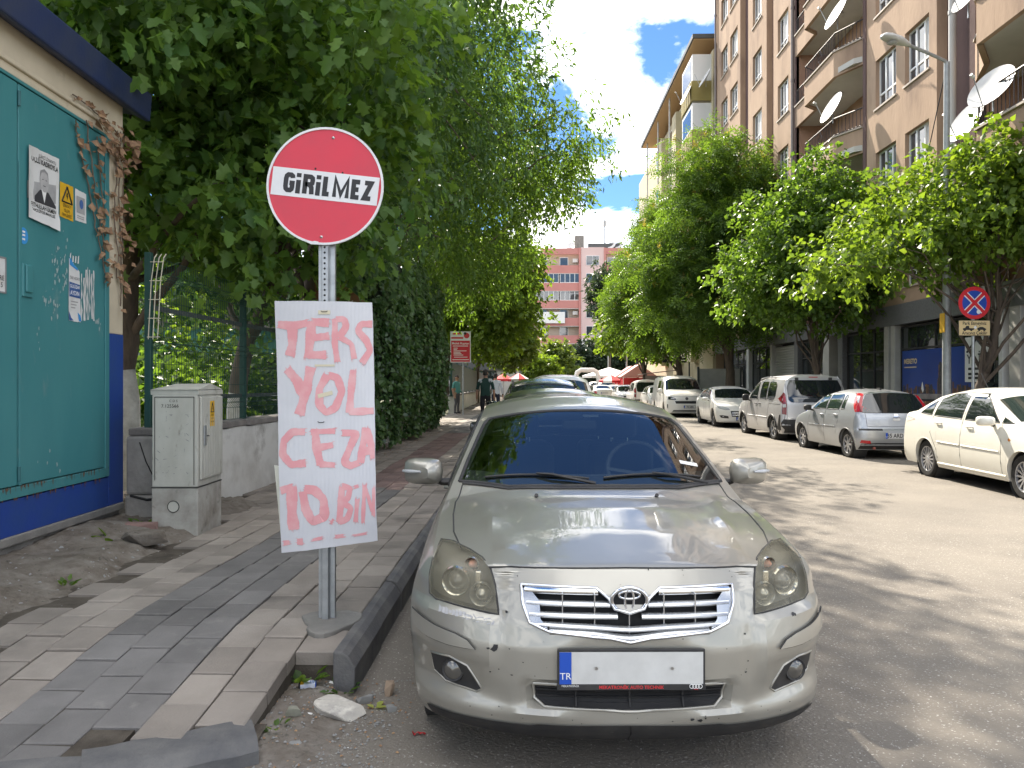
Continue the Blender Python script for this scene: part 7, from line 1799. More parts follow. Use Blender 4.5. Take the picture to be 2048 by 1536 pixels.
for j in range(NZ + 1):
    for i in range(NX + 1):
        u, w_ = i / NX, j / NZ; x = (bc[0][0] * (1 - u) + bc[1][0] * u) * (1 - w_) + (bc[3][0] * (1 - u) + bc[2][0] * u) * w_; z = (bc[0][1] * (1 - u) + bc[1][1] * u) * (1 - w_) + (bc[3][1] * (1 - u) + bc[2][1] * u) * w_
        if i in (0, NX) or j in (0, NZ): x += random.uniform(-.0012, .0012); z += random.uniform(-.0012, .0012)
        vs.append((x, bow(x, z), z))
nn = len(vs); m.add(vs + [(x, y + .005, z) for x, y, z in vs], [(j * (NX + 1) + i, j * (NX + 1) + i + 1, (j + 1) * (NX + 1) + i + 1, (j + 1) * (NX + 1) + i) for j in range(NZ) for i in range(NX)] + [(nn + j * (NX + 1) + i, nn + (j + 1) * (NX + 1) + i, nn + (j + 1) * (NX + 1) + i + 1, nn + j * (NX + 1) + i + 1) for j in range(NZ) for i in range(NX)])
m.build('sheet', 'board', bd, smooth=50)
m = MB(); m.prism([(-.300, .05, 1.09), (-.272, .05, 1.085), (-.245, .05, .605), (-.255, .05, .60)], (0, .006, 0)); m.build('rear_sheet', M('board_back', (.58, .58, .5), .6), bd)
def bpx(px, py):      # photo measurements on the board face turned into board metres
    return ((px - 655) * .002845 * .998, 1.55 - (py - 768) * .002800 + .006)
rr = random.Random(77)
def stroke(mb, pts, w, y=-.0022):
    """one brush stroke: ribbon with uneven, split ends"""
    P = [Vector((*bpx(px, py), 0)) for px, py in pts]; fine = []
    for a, b in zip(P, P[1:]):
        k = max(2, int((b - a).length / .008)); fine += [a.lerp(b, i / k) for i in range(k)]
    fine.append(P[-1]); n = len(fine)
    for it in range(2): fine = [fine[0]] + [(fine[i - 1] + fine[i] * 2 + fine[i + 1]) / 4 for i in range(1, n - 1)] + [fine[-1]]
    Lf, Rt = [], []; ph = rr.uniform(0, 6)
    def clip(v):
        f = (2.007 - v.y) / 1.34; v.x = min(max(v.x, -.2905 + .040 * f + .002), .264 + .0255 * f - .002); return v
    for i, p in enumerate(fine):
        d = (fine[min(i + 1, n - 1)] - fine[max(i - 1, 0)]).normalized(); q = Vector((-d.y, d.x, 0)); ww = w * .0031 / 2 * (1 + .10 * math.sin(i * .35 + ph) + rr.uniform(-.07, .07))
        Lf.append(clip(p + q * ww)); Rt.append(clip(p - q * ww))
    vs = [(v.x, y + bow(v.x, v.y), v.y) for v in Lf] + [(v.x, y + bow(v.x, v.y), v.y) for v in Rt]
    mb.add(vs, [(i, i + 1, n + i + 1, n + i) for i in range(n - 1)])
    for end, dr in ((0, -1), (n - 1, 1)):      # dry bristle marks past the ends
        d = (fine[end] - fine[end - dr * 1 if 0 <= end - dr < n else end]).normalized()
        for _ in range(4):
            f = rr.uniform(0, 1); a = Lf[end].lerp(Rt[end], f); b = clip(a + d * rr.uniform(.004, .02)); s_ = (Rt[end] - Lf[end]).normalized() * rr.uniform(.001, .003)
            mb.add([(a.x - s_.x, y + bow(a.x, a.y), a.y - s_.y), (a.x + s_.x, y + bow(a.x, a.y), a.y + s_.y), (b.x, y + bow(b.x, b.y), b.y)], [(0, 1, 2)])
words = {'word_ters': [([(560, 650), (590, 654), (622, 648)], 15), ([(590, 655), (590, 690), (584, 714)], 18), ([(630, 645), (625, 690), (622, 718)], 17), ([(632, 646), (664, 648)], 15), ([(630, 678), (664, 674)], 14), ([(622, 712), (658, 712)], 15),
                       ([(676, 640), (675, 690), (680, 726)], 11), ([(678, 641), (694, 640), (698, 655), (690, 668), (682, 676)], 12), ([(684, 676), (708, 690), (713, 720)], 10), ([(748, 650), (726, 650), (720, 664), (736, 682), (744, 702), (728, 728)], 12)],
         'word_yol': [([(578, 740), (600, 765), (610, 790)], 18), ([(627, 736), (618, 780), (604, 832)], 18), ([(660, 752), (644, 780), (644, 812), (658, 828), (676, 818), (689, 785), (680, 758), (662, 752)], 14), ([(711, 742), (706, 790), (704, 828)], 13), ([(704, 826), (750, 824)], 13)],
         'word_ceza': [([(616, 866), (590, 866), (572, 885), (570, 912), (588, 932), (618, 928)], 14), ([(636, 862), (640, 900), (648, 932)], 15), ([(628, 866), (676, 864)], 10), ([(640, 898), (672, 892)], 12), ([(646, 930), (676, 932)], 11), ([(690, 868), (718, 868), (704, 900), (694, 926), (706, 934), (722, 928)], 13), ([(736, 858), (730, 895), (726, 928)], 13), ([(738, 862), (748, 900), (751, 920)], 12), ([(728, 905), (750, 903)], 14)],
         'word_10_bin': [([(566, 985), (592, 975)], 13), ([(590, 975), (590, 1030), (594, 1062)], 20), ([(612, 985), (618, 1020), (632, 1046), (656, 1034), (654, 1000), (636, 982), (616, 980)], 16), ([(668, 1044), (672, 1046)], 12), ([(690, 975), (688, 1010), (684, 1046)], 12), ([(690, 974), (706, 978), (702, 998), (690, 1006), (708, 1018), (700, 1040), (684, 1046)], 11), ([(720, 1000), (716, 1046)], 8), ([(715, 976), (722, 974)], 7), ([(734, 972), (732, 1010), (730, 1048)], 7), ([(735, 976), (742, 1000), (748, 1026)], 6), ([(752, 978), (750, 1034)], 6)],
         'paint_smears': [([(572, 1090), (584, 1088)], 10), ([(600, 1086), (612, 1086)], 12), ([(632, 1082), (650, 1078)], 6), ([(676, 1076), (692, 1074)], 8), ([(712, 1074), (736, 1070)], 5)]}
for i, (nm, st) in enumerate(words.items()):
    m = MB()
    for j, (pts, w) in enumerate(st): stroke(m, pts, w, -.0022 - .00008 * j)
    o = m.build(nm, 'pink', bd); o['kind'] = 'stuff'
for i, (cx, cz, w, h, a) in enumerate(((655, 627, 24, 8, 0), (655, 733, 40, 4, 0), (656, 791, 30, 8, -.25))):
    x, z = bpx(cx, cz); mt = Matrix.Translation((x, bow(x, z) - .0035, z)) @ Matrix.Rotation(a, 4, 'Y'); MB().box(-w * .0014, w * .0014, -.0004, .0004, -h * .0014, h * .0014, mat=mt).build('tape_patch', 'tape', bd)
for cx, cz in ((655, 626), (648, 847)):
    x, z = bpx(cx, cz); MB().tube([(x - .018, bow(x, z) - .003, z + .006), (x - .012, bow(x, z) - .005, z), (x + .012, bow(x, z) - .005, z), (x + .018, bow(x, z) - .003, z + .005)], .0022, 5).build('wire_tie', 'text_black', bd)

# wooden arrow board on the fence behind the post
M('old_wood', (0.24, 0.115, 0.045), .8, col2=(0.14, 0.065, 0.03), vscale=3, stretch=(.4, 1, 4), bump=.3, bscale=20)
wb = thing('wooden_board', 'weathered brown wooden board on the fence behind the sign post', 'sign', (-3.05, 11.55, 2.52))
MB().prism([(-.18, 0, -.1), (-.2, 0, .55), (-.10, 0, .72), (.0, 0, .58), (.30, 0, .48), (.62, 0, .22), (.62, 0, -.1)], (.0, .03, 0)).build('plank', 'old_wood', wb)
text_obj('lettering', 'uğu', .30, M('wood_letter', (.45, .38, .28), .8).name, wb, plane_mw((.34, -.004, .16), (1, 0, -.15), (0.05, 0, 1)))
MB().box(.18, .24, .034, .09, -2.3, .45).build('stake', 'bark', wb)

# no-parking sign with its tow-away plate
tp = thing('no_stopping_sign', 'round blue and red no-stopping sign with tow-away plate on the right pavement', 'road sign', (9.42, 16.6, .15), R(3))
m = MB(); m.tube([(0, 0, 0), (0, 0, 3.4)], .033, 10); m.build('post', 'galv', tp, smooth=40)
m = MB(); m.tube([(.02, .0, 0), (.02, 0, .01)], .1, 10); m.build('base_plate', 'galv', tp)
def dpts(r, y, n=48): return [(r * math.cos(2 * math.pi * k / n), y, 3.12 + r * math.sin(2 * math.pi * k / n)) for k in range(n)]
m = MB(); m.prism(dpts(.345, -.04), (0, -.008, 0)); m.build('plate', 'sign_red2', tp)
m = MB(); m.poly(dpts(.265, -.0495)); m.build('blue_face', 'sign_blue', tp)
for s_ in (-1, 1):
    mt = Matrix.Translation((0, -.0515, 3.12)) @ Matrix.Rotation(s_ * R(45), 4, 'Y')
    MB().box(-.262, .262, -.001, .001, -.055, .055, mat=mt).build('white_edge', 'sign_white', tp)
    mt = Matrix.Translation((0, -.0535 - .001 * s_, 3.12)) @ Matrix.Rotation(s_ * R(45), 4, 'Y')
    MB().box(-.268, .268, -.0006, .0006, -.034, .034, mat=mt).build('red_bar', 'sign_red2', tp)
MB().disc((.085, -.056, 2.93), .045, 18, 'y').build('white_sticker', 'sign_white', tp)
m = MB(); m.box(-.345, .345, -.046, -.040, 2.42, 2.755); m.build('tow_plate', 'text_black', tp, bevel=.002)
m = MB(); m.box(-.333, .333, -.0485, -.0455, 2.432, 2.743); m.build('tow_plate_face', 'sign_tan', tp)
for s_, z in (('Park Etmeyiniz', 2.685), ('Aracınız Çekilir', 2.478)): text_obj('lettering', s_, .098, 'text_black', tp, plane_mw((0, -.050, z), (1, 0, 0), (0, 0, 1)), sx=.88, bold=.002)
m = MB()
m.poly([(-.25, -.05, 2.545), (-.25, -.05, 2.58), (-.20, -.05, 2.59), (-.18, -.05, 2.63), (-.12, -.05, 2.635), (-.11, -.05, 2.585), (-.02, -.05, 2.58), (-.02, -.05, 2.545)]); m.poly([(-.04, -.0502, 2.56), (.05, -.0502, 2.64), (.055, -.0502, 2.63), (-.02, -.0502, 2.55)])
m.poly([(.06, -.05, 2.55), (.06, -.05, 2.585), (.12, -.05, 2.61), (.18, -.05, 2.61), (.25, -.05, 2.57), (.25, -.05, 2.545)])
for x in (-.21, -.07, .10, .21): m.disc((x, -.0503, 2.545), .025, 14, 'y')
o = m.build('tow_truck_symbol', 'text_black', tp); o['kind'] = 'stuff'
MB().disc((.015, -.0515, 2.60), .032, 16, 'y').build('white_sticker', 'sign_white', tp)

# red clinic board down the pavement
cs = thing('clinic_board', 'red and white clinic board on a pole above the man in teal', 'sign', (-3.0, 33.2, .2))
MB().tube([(.1, .08, 0), (.1, .08, 3.5)], .04, 8).build('pole', 'galv', cs, smooth=40)
MB().box(-.44, .44, -.02, .05, 2.28, 3.62).build('panel', 'sign_white', cs)
MB().box(-.405, .405, -.026, -.0205, 2.31, 3.22).build('red_field', 'sign_red2', cs)
for s_, z, sz, mt in (('Melek Kaptan', 3.10, .135, 'text_white'), ):
    text_obj('lettering', s_, sz, mt, cs, plane_mw((0, -.029, z), (1, 0, 0), (0, 0, 1)), bold=.002)
for a, b, z in ((-.33, .33, 2.99), (-.30, -.12, 2.90), (-.30, -.15, 2.84), (-.30, .26, 2.78), (-.30, .0, 2.72), (-.30, .04, 2.66), (-.30, .12, 2.60), (-.28, .30, 2.51)): MB().box(a, b, -.0295, -.0285, z - .014, z + .014).build('white_line', 'text_white', cs)
MB().poly([(-.36, -.029, 2.40), (-.30, -.029, 2.43), (-.30, -.029, 2.415), (.36, -.029, 2.415), (.36, -.029, 2.385), (-.30, -.029, 2.385), (-.30, -.029, 2.37)]).build('arrow', 'text_white', cs)
for z, w_ in ((3.52, .20), (3.34, .26)): MB().box(-.14 - w_, -.14 + w_, -.0245, -.0235, z - .035, z + .035).build('red_line', 'text_red', cs)
MB().disc((.27, -.023, 3.44), .12, 20, 'y').build('flower_mark', 'text_red', cs)
MB().disc((.20, -.0245, 3.53), .06, 16, 'y').build('dark_mark', 'text_black', cs)
# ================================================================== people
M('skin', (0.42, 0.24, 0.16), .6); M('hair', (0.02, 0.016, 0.013), .7)
def person(label, loc, rz, shirt, trousers, shoes, pose, sleeve=1.17, hgt=1.76, belly=0.0, hairline=1.0, stripe=None, long_sleeve=False):
    root = thing('person', label, 'person', loc, rz); k = hgt / 1.76
    V, E, RD = [], [], []
    def v(p, r, par=None):
        V.append((p[0] * k, p[1] * k, p[2] * k)); RD.append((r[0] * k, r[1] * k) if isinstance(r, tuple) else (r * k, r * k))
        if par is not None: E.append((par, len(V) - 1))
        return len(V) - 1
    pel = v((0, 0, .95), (.155, .115)); sp = v((0, -belly * .5, 1.12), (.150 + belly, .110 + belly), pel); ch = v((0, 0, 1.32), (.165, .112), sp)
    nb = v((0, .005, 1.46), (.075, .07), ch); nk = v((0, .0, 1.53), .052, nb); hd = v((0, -.012, 1.61), (.074, .088), nk); ht = v((0, -.005, 1.69), (.072, .088), hd); v((0, .005, 1.745), (.045, .055), ht)
    v((0, -.105, 1.605), .012, hd)                                   # nose
    for sd in (-1, 1): v((sd * .088, .005, 1.62), (.010, .018), hd)   # ears
    for sd, key in ((-1, 'L'), (1, 'R')):
        sh = v((sd * .175, .0, 1.405), .068, ch); e = pose['elbow' + key]; w = pose['wrist' + key]; h = pose['hand' + key]
        m_ = v(tuple((a + b) / 2 for a, b in zip((sd * .19, 0, 1.38), e)), .055, sh); el = v(e, .046, m_); wr = v(w, .032, el); hd_ = v(h, (.040, .022), wr)
        d = Vector(h) - Vector(w); d.normalize(); side = Vector((0, 1, 0))
        for q, (o_, l) in enumerate(((-.03, .062), (-.01, .075), (.01, .072), (.028, .058))):
            a = Vector(h) + side * o_ * .9 + d * .03; b = a + d * l * .55; c_ = b + d * l * .4 + Vector((-sd * .014, 0, 0)); f = v(a, .0095, hd_); f2 = v(b, .0085, f); v(c_, .0075, f2)
        t = v(Vector(w) + d * .03 + Vector((-sd * .012, -.035, 0)), .011, hd_); v(Vector(w) + d * .075 + Vector((-sd * .018, -.05, 0)), .009, t)
        hp = v((sd * .088, 0, .88), (.092, .098), pel); kn = pose['knee' + key]; an = pose['ankle' + key]
        th = v(((sd * .095 + kn[0]) / 2, kn[1] / 2, (.88 + kn[2]) / 2), .082, hp); kk = v(kn, .060, th); cf = v(((kn[0] + an[0]) / 2, (kn[1] + an[1]) / 2 + .015, (kn[2] + an[2]) / 2 + .05), .055, kk); aa = v(an, .042, cf)
        hl = v((an[0], an[1] + .03, an[2] - .045), .038, aa); v((an[0] + sd * .01, an[1] - .15, max(.035, an[2] - .055)), (.042, .028), aa)
    me = bpy.data.meshes.new('body'); me.from_pydata(V, E, []); o = bpy.data.objects.new('body', me); COL.objects.link(o)
    o.modifiers.new('skin', 'SKIN')
    sv_ = me.skin_vertices[0].data
    for i, r in enumerate(RD): sv_[i].radius = r
    sv_[0].use_root = True
    ss_ = o.modifiers.new('sub', 'SUBSURF'); ss_.levels = ss_.render_levels = 2
    dg = bpy.context.evaluated_depsgraph_get(); m2 = bpy.data.meshes.new_from_object(o.evaluated_get(dg)); bpy.data.objects.remove(o)
    for mt in ('skin', shirt, trousers, shoes, stripe or shirt): m2.materials.append(MATS[mt])
    for p in m2.polygons:
        c = p.center / k; i = 1
        arm = min((Vector(c) - Vector(pose[a])).length for a in ('elbowL', 'elbowR', 'wristL', 'wristR', 'handL', 'handR')) < .14 and abs(c.x) > .14
        if c.z > 1.485: i = 0
        elif arm and c.z < (0.9 if long_sleeve else sleeve): i = 0
        elif c.z < .085: i = 3
        elif c.z < .93: i = 2
        elif stripe and abs(c.x) > .10 and c.z > 1.36: i = 4
        p.material_index = i; p.use_smooth = True
    b = bpy.data.objects.new('body', m2); COL.objects.link(b); b.parent = root
    m = MB(); n = 18; vs = []; rows = 8
    for r_ in range(rows + 1):
        ph = (math.pi / 2) * r_ / rows * 1.15
        for q in range(n):
            t = 2 * math.pi * q / n; back = .5 + .5 * math.sin(t); z = 1.665 + .098 * math.cos(ph) - (.085 * back * (r_ / rows) ** 2) * hairline
            vs.append((.084 * math.sin(ph) * math.cos(t) * k, (.0 + .098 * math.sin(ph) * math.sin(t)) * k, z * k))
    m.add(vs, [(a * n + q, a * n + (q + 1) % n, (a + 1) * n + (q + 1) % n, (a + 1) * n + q) for a in range(rows) for q in range(n)]); m.build('hair', 'hair', root, smooth=70)
    for sd in (-1, 1):
        m = MB(); m.lathe([(0, .006), (.009, .003), (.011, -.003)], 8, mat=Matrix.Translation((sd * .032 * k, -.094 * k, 1.635 * k)) @ Matrix.Rotation(R(90), 4, 'X')); m.build('eye', 'text_black', root)
    MB().box(-.022 * k, .022 * k, -.097 * k, -.085 * k, 1.565 * k, 1.572 * k).build('mouth', M('lip', (.3, .12, .1), .6) if 'lip' not in MATS else 'lip', root)
    return root
M('cloth_green', (0.012, 0.045, 0.035), .85); M('cloth_white', (0.50, 0.54, 0.60), .85); M('cloth_teal', (0.10, 0.30, 0.27), .85); M('cloth_grey', (0.10, 0.10, 0.105), .9); M('cloth_black', (0.012, 0.012, 0.015), .9); M('cloth_navy', (0.015, 0.02, 0.04), .9); M('cloth_stripe', (0.4, 0.42, 0.42), .85)
walk = dict(elbowL=(-.255, .03, 1.13), elbowR=(.255, -.02, 1.13), wristL=(-.275, -.05, .90), wristR=(.275, -.10, .91), handL=(-.275, -.07, .83), handR=(.275, -.13, .84), kneeL=(-.09, -.10, .50), kneeR=(.09, .03, .49), ankleL=(-.085, -.13, .09), ankleR=(.085, .22, .14))
stand = dict(elbowL=(-.25, .05, 1.12), elbowR=(.245, .06, 1.13), wristL=(-.25, -.02, .89), wristR=(.12, -.17, 1.02), handL=(-.25, -.05, .82), handR=(.05, -.19, 1.03), kneeL=(-.10, -.03, .49), kneeR=(.10, -.02, .49), ankleL=(-.11, .02, .09), ankleR=(.10, .0, .09))
person('man in dark green shirt with pale shoulder stripes, walking away', (-1.42, 24.5, .225), math.pi + .05, 'cloth_green', 'cloth_black', 'cloth_black', walk, hgt=1.80, stripe='cloth_stripe', sleeve=1.12)
person('man in white long sleeved shirt walking away ahead of the green shirt', (-1.36, 30.5, .225), math.pi - .1, 'cloth_white', 'cloth_navy', 'cloth_black', walk, hgt=1.76, long_sleeve=True)
person('man in teal polo shirt and grey trousers standing by the wall', (-3.22, 33.8, .225), 1.0, 'cloth_teal', 'cloth_grey', 'cloth_black', stand, hgt=1.72, belly=.04)
person('dark clothed passer-by beside the tree trunk on the right pavement', (9.75, 37.9, .155), 1.3, 'cloth_black', 'cloth_black', 'cloth_black', walk, hgt=1.74)
person('person in black standing at the shop railing on the right', (9.3, 52.0, .155), .3, 'cloth_black', 'cloth_navy', 'cloth_black', stand, hgt=1.75)
person('far pedestrian in dark clothes under the white arch', (5.2, 73.5, .01), .2, 'cloth_navy', 'cloth_black', 'cloth_black', walk, hgt=1.72)
person('far pedestrian in a pale shirt under the white arch', (6.1, 74.5, .01), 2.8, 'cloth_white', 'cloth_grey', 'cloth_black', walk, hgt=1.70)
# ================================================================== end of the street
M('pink_wall', (0.66, 0.49, 0.46), .9, col2=(0.60, 0.44, 0.41), vscale=.25, coords='World'); M('red_band', (0.52, 0.23, 0.20), .9, col2=(0.47, 0.205, 0.18), vscale=.3, coords='World'); M('cream_in', (0.46, 0.38, 0.30), .9)  # pink and red lightened: distance haze is put into the colour
pk = thing('pink_block', 'pink and red apartment block closing the end of the street', 'building', (0, 125, 0))
MB().box(-14, 40, .0, 14, 0, 23.3).build('wall', 'cream_in', pk)
zsill = [20.6 - 2.82 * i for i in range(5)]
m = MB(); m.box(8.2, 11.9, -1.2, .02, 8.6, 23.5); m.build('bay', 'pink_wall', pk)
for x0, x1 in ((-6.2, -2.6), (22.2, 25.9)): MB().box(x0, x1, -1.2, .02, 8.6, 23.5).build('bay', 'pink_wall', pk)
for i, z in enumerate(zsill):
    for x in (9.0, -5.4, 23.0):
        w = MB().box(x, x + 2.1, -1.26, -1.2, z, z + 1.55).build('window', 'pvc', pk)
        for a in (.06, 1.08): MB().box(x + a, x + a + .95, -1.275, -1.26, z + .08, z + 1.47).build('pane', 'win_glass', w)
    for x0, x1 in ((-2.6, 8.2), (11.9, 22.2)):
        b = MB().box(x0, x1, -1.0, -.85, z - 1.25, z + .05).build('balcony_parapet', 'red_band', pk)
        MB().box(x0, x1, -1.0, 0, z - 1.35, z - 1.25).build('slab', 'soffit', b)
        for k in range(3):
            xa = x0 + .6 + k * 3.4
            if i == 2 or (i == 1 and x0 < 0): w = MB().box(xa, xa + 3.2, -.96, -.90, z + .05, z + 1.6).build('glazing', 'pvc', b); [MB().box(xa + .1 + q * .78, xa + .78 + q * .78, -.975, -.96, z + .15, z + 1.5).build('pane', 'win_glass', w) for q in range(4)]
            else: w = MB().box(xa, xa + 1.4, -.05, -.01, z - .2, z + 1.5).build('window', 'pvc', b); MB().box(xa + .1, xa + 1.3, -.065, -.05, z - .1, z + 1.4).build('pane', 'win_glass', w)
        if i in (0, 3): MB().box(x1 - 1.3, x1 - .5, -.4, -.05, z + .6, z + 1.2).build('air_conditioner', 'white_paint', b)
MB().box(-14, 8.2, -1.05, -.8, 22.4, 23.4).build('roof_band', 'red_band', pk); MB().box(11.9, 40, -1.05, -.8, 22.4, 23.4).build('roof_band', 'red_band', pk)
for x in (8.0, 12.0, -2.7, 22.2): MB().box(x - .15, x + .15, -1.3, -.8, 8.6, 23.4).build('red_pilaster', 'red_band', pk)
MB().box(7.4, 8.9, 2, 4, 23.3, 26.0).build('chimney', 'concrete', pk)
MB().box(9.5, 15, 1.5, 1.7, 23.3, 24.6).build('roof_rail', 'rail_grey', pk)
ms = MB(); ms.tube([(12.3, 2, 23.3), (12.3, 2, 28.6)], .16, 6); ms.build('antenna_mast', 'galv', pk)
for z in (28.4,): MB().box(11.9, 12.2, 1.8, 2.1, z - .9, z).build('antenna_panel', 'white_paint', pk); MB().box(12.4, 12.7, 1.8, 2.1, z - .9, z).build('antenna_panel', 'white_paint', pk)
for x in (6.7, 13.4, 14.6): m = MB(); q = Vector((-.4, -.7, .5)).to_track_quat('Z', 'Y').to_matrix().to_4x4(); m.lathe([(0, 0), (.4, .05), (.7, .16)], 16, mat=Matrix.Translation((x, 1.5, 24.2)) @ q); m.build('roof_dish', 'dish', pk, smooth=60)
MB().box(8.0, 22, -1.6, -1.2, 7.6, 8.7).build('sign_band', 'white_paint', pk); [MB().box(9.2, 9.2 + w_, -1.63, -1.61, z - .14, z + .14).build('sign_line', 'text_grey', pk) for w_, z in ((3.2, 8.4), (6.0, 7.95))]
MB().box(11.9, 18.5, -1.5, -1.25, 9.3, 10.6).build('red_banner', 'sign_red2', pk); text_obj('lettering', 'REFAH PARTİSİ\nMERKEZ İLÇE BAŞKANLIĞI', .44, 'text_white', pk, plane_mw((15.4, -1.53, 9.95), (1, 0, 0), (0, 0, 1)))
MB().box(0, 5.6, -1.4, -1.2, 11.3, 13.1).build('white_banner', 'white_paint', pk)
MB().box(6, 24, -1.35, -1.0, 5.4, 7.5).build('shop_glazing', 'shop_glass', pk)
for k in range(19): MB().box(6 + k, 6.12 + k, -1.42, -1.35, 5.4, 7.5).build('mullion', 'pvc', pk)
MB().box(5.5, 16, -2.6, -1.2, 3.3, 5.2).build('black_fascia', 'dark', pk); text_obj('lettering', 'UMUY', .95, 'print_gold', pk, plane_mw((9.8, -2.63, 4.3), (1, 0, 0), (0, 0, 1)), bold=.02)
MB().box(-2, 5.3, -2.2, -1.2, 3.3, 4.6).build('dark_fascia', 'rail_grey', pk)
MB().box(-14, 40, -1.1, -.9, 0, 3.3).build('shop_front', 'shop_dark', pk)
for x in range(-10, 36, 4): MB().box(x, x + .5, -1.25, -1.1, 0, 3.3).build('shop_pillar', 'granite', pk)
for i, (x, mt) in enumerate(((1.0, 'sign_red2'), (3.2, 'warn_yellow'), (-2, 'sign_white'))): MB().box(x, x + 2, -1.5, -1.3, 1.6, 3.0).build('display', mt, pk)

lb = thing('left_shop_block', 'pale block glimpsed under the far left trees', 'building', (0, 0, 0))
MB().box(-26, -1.5, 92, 104, 0, 12).build('wall', 'soffit', lb); MB().box(-26, -1.5, 91.6, 92, 3.2, 4.4).build('fascia', 'rail_grey', lb); MB().box(-22, -4, 91.9, 92.0, .4, 3.1).build('shop_glazing', 'shop_glass', lb)
for k in range(3):
    for x in range(-24, -3, 4): MB().box(x, x + 1.8, 91.93, 92, 5.6 + 2.4 * k, 7.0 + 2.4 * k).build('window', 'win_glass', lb)
gl = thing('garden_building', 'plain building behind the left garden trees', 'building', (0, 0, 0))
MB().box(-34, -17, 30, 75, 0, 9).build('wall', 'shed_wall', gl)
for k in range(2):
    for y in range(32, 74, 5): MB().box(-17.02, -16.95, y, y + 2, 2 + 3.2 * k, 3.8 + 3.2 * k).build('window', 'win_glass', gl)
# market umbrellas, tents, arch
M('canvas_white', (.70, .69, .66), .8); M('canvas_red', (.55, .03, .035), .8)
def umbrella(label, x, y, r_, z, mats, h=.5):
    t = thing('market_umbrella', label, 'umbrella', (x, y, 0), 0, 'market umbrellas'); MB().tube([(0, 0, 0), (0, 0, z + h)], .03, 6).build('pole', 'galv', t)
    n = 8
    for k in range(n):
        a, b = 2 * math.pi * k / n, 2 * math.pi * (k + 1) / n
        P = [(0, 0, z + h), (r_ * math.cos(a), r_ * math.sin(a), z), (r_ * math.cos(b), r_ * math.sin(b), z)]
        m = MB(); m.add(P + [(p[0], p[1], p[2] - .2) for p in P[1:]], [(0, 1, 2), (1, 3, 4, 2)]); m.build('panel', mats[k % len(mats)], t)
umbrella('red and white umbrella left of the street', -.9, 62, .85, 1.95, ('canvas_red', 'canvas_white')); umbrella('wide white umbrella right of the arch', 7.6, 74, 2.6, 2.35, ('canvas_white',), .8)
umbrella('red umbrella in front of the wide white one', 6.9, 66, 1.0, 1.85, ('canvas_red', 'canvas_red', 'canvas_white')); umbrella('second red umbrella far on the left', -2.4, 70, .9, 2.0, ('canvas_red',))
ar = thing('white_arch', 'white rounded arch standing at the end of the street', 'arch', (4.3, 72, 0)); m = MB()
m.tube([(0, 0, 0), (0, 0, 2.2), (.12, 0, 2.65), (.45, 0, 2.85), (1.6, 0, 2.85), (1.95, 0, 2.65), (2.1, 0, 2.2), (2.1, 0, 0)], .22, 10); m.build('tube', 'canvas_white', ar, smooth=60)
for i, (x, y, lb_) in enumerate(((8.9, 63, 'red tent with pink roof in front of the trees'), (9.0, 68.5, 'second red tent behind the pink roofed one'))):
    t = thing('market_tent', lb_, 'tent', (x, y, .15), 0, 'market tents'); MB().box(-1.3, 1.3, -.02, .02, .2, 1.9).build('front_sheet', 'canvas_red', t); MB().box(-1.3, -1.26, 0, 2.4, .2, 1.9).build('side_sheet', 'canvas_red', t)
    m = MB(); m.add([(-1.5, -.2, 2.0), (1.5, -.2, 2.0), (1.5, 2.6, 2.0), (-1.5, 2.6, 2.0), (0, -.2, 3.0), (0, 2.6, 3.0)], [(0, 3, 5, 4), (1, 2, 5, 4), (0, 1, 4), (3, 2, 5)]); m.build('roof', M('canvas_pink', (.62, .30, .28), .8) if 'canvas_pink' not in MATS else 'canvas_pink', t)
    for a in (-1.28, 1.28):
        for b in (0, 2.4): MB().tube([(a, b, 0), (a, b, 2.0)], .03, 6).build('pole', 'white_paint', t)
ks = thing('black_shop_sign', 'black shop sign with white lettering under the right trees', 'sign', (9.9, 52.5, 3.0)); MB().box(-.9, .9, -.08, .08, 0, .75).build('panel', 'dark', ks); text_obj('lettering', 'KUARS', .42, 'text_white', ks, plane_mw((0, -.085, .46), (1, 0, 0), (0, 0, 1)), bold=.008); MB().box(-.6, .6, -.086, -.081, .12, .18).build('sign_line', 'text_white', ks); MB().box(.85, .95, -.05, .05, -2.9, .1).build('post', 'rail_grey', ks)
aw = thing('brown_awning', 'brown flat awning shelter on the right pavement', 'awning', (9.6, 56, .15)); MB().prism([(-1.3, 0, 2.1), (1.3, 0, 2.4), (1.3, 0, 2.46), (-1.3, 0, 2.16)], (0, 3.5, 0)).build('roof', M('awning', (.22, .17, .14), .8), aw); MB().box(-1.25, 1.2, -.02, .02, .2, 2.0).build('screen', 'awning', aw)
for a in (-1.2, 1.2): MB().tube([(a, .05, 0), (a, .05, 2.2)], .04, 6).build('post', 'rail_grey', aw)
bw = thing('pavement_hoarding', 'beige hoarding panel behind the white panel van', 'panel', (9.9, 40.5, .15)); MB().box(-1.1, 1.1, -.04, .04, .1, 2.2).build('board', 'marble', bw); MB().box(-1.15, -1.05, -.06, .06, 0, 2.3).build('post', 'rail_grey', bw); MB().box(1.05, 1.15, -.06, .06, 0, 2.3).build('post', 'rail_grey', bw)
for i, (x, y) in enumerate(((9.0, 72), (8.9, 88))):
    t = thing('distant_lamp', ('slim lamp post beside the red tents', 'slim lamp post nearest the pink block')[i], 'street lamp', (x, y, 0)); MB().tube([(0, 0, 0), (0, 0, 8.5)], [.09, .06], 8).build('pole', 'galv', t); MB().tube([(0, 0, 8.4), (-1.2, 0, 8.9)], .04, 6).build('arm', 'galv', t); MB().box(-1.6, -1.0, -.1, .1, 8.82, 8.95).build('head', 'dish', t)
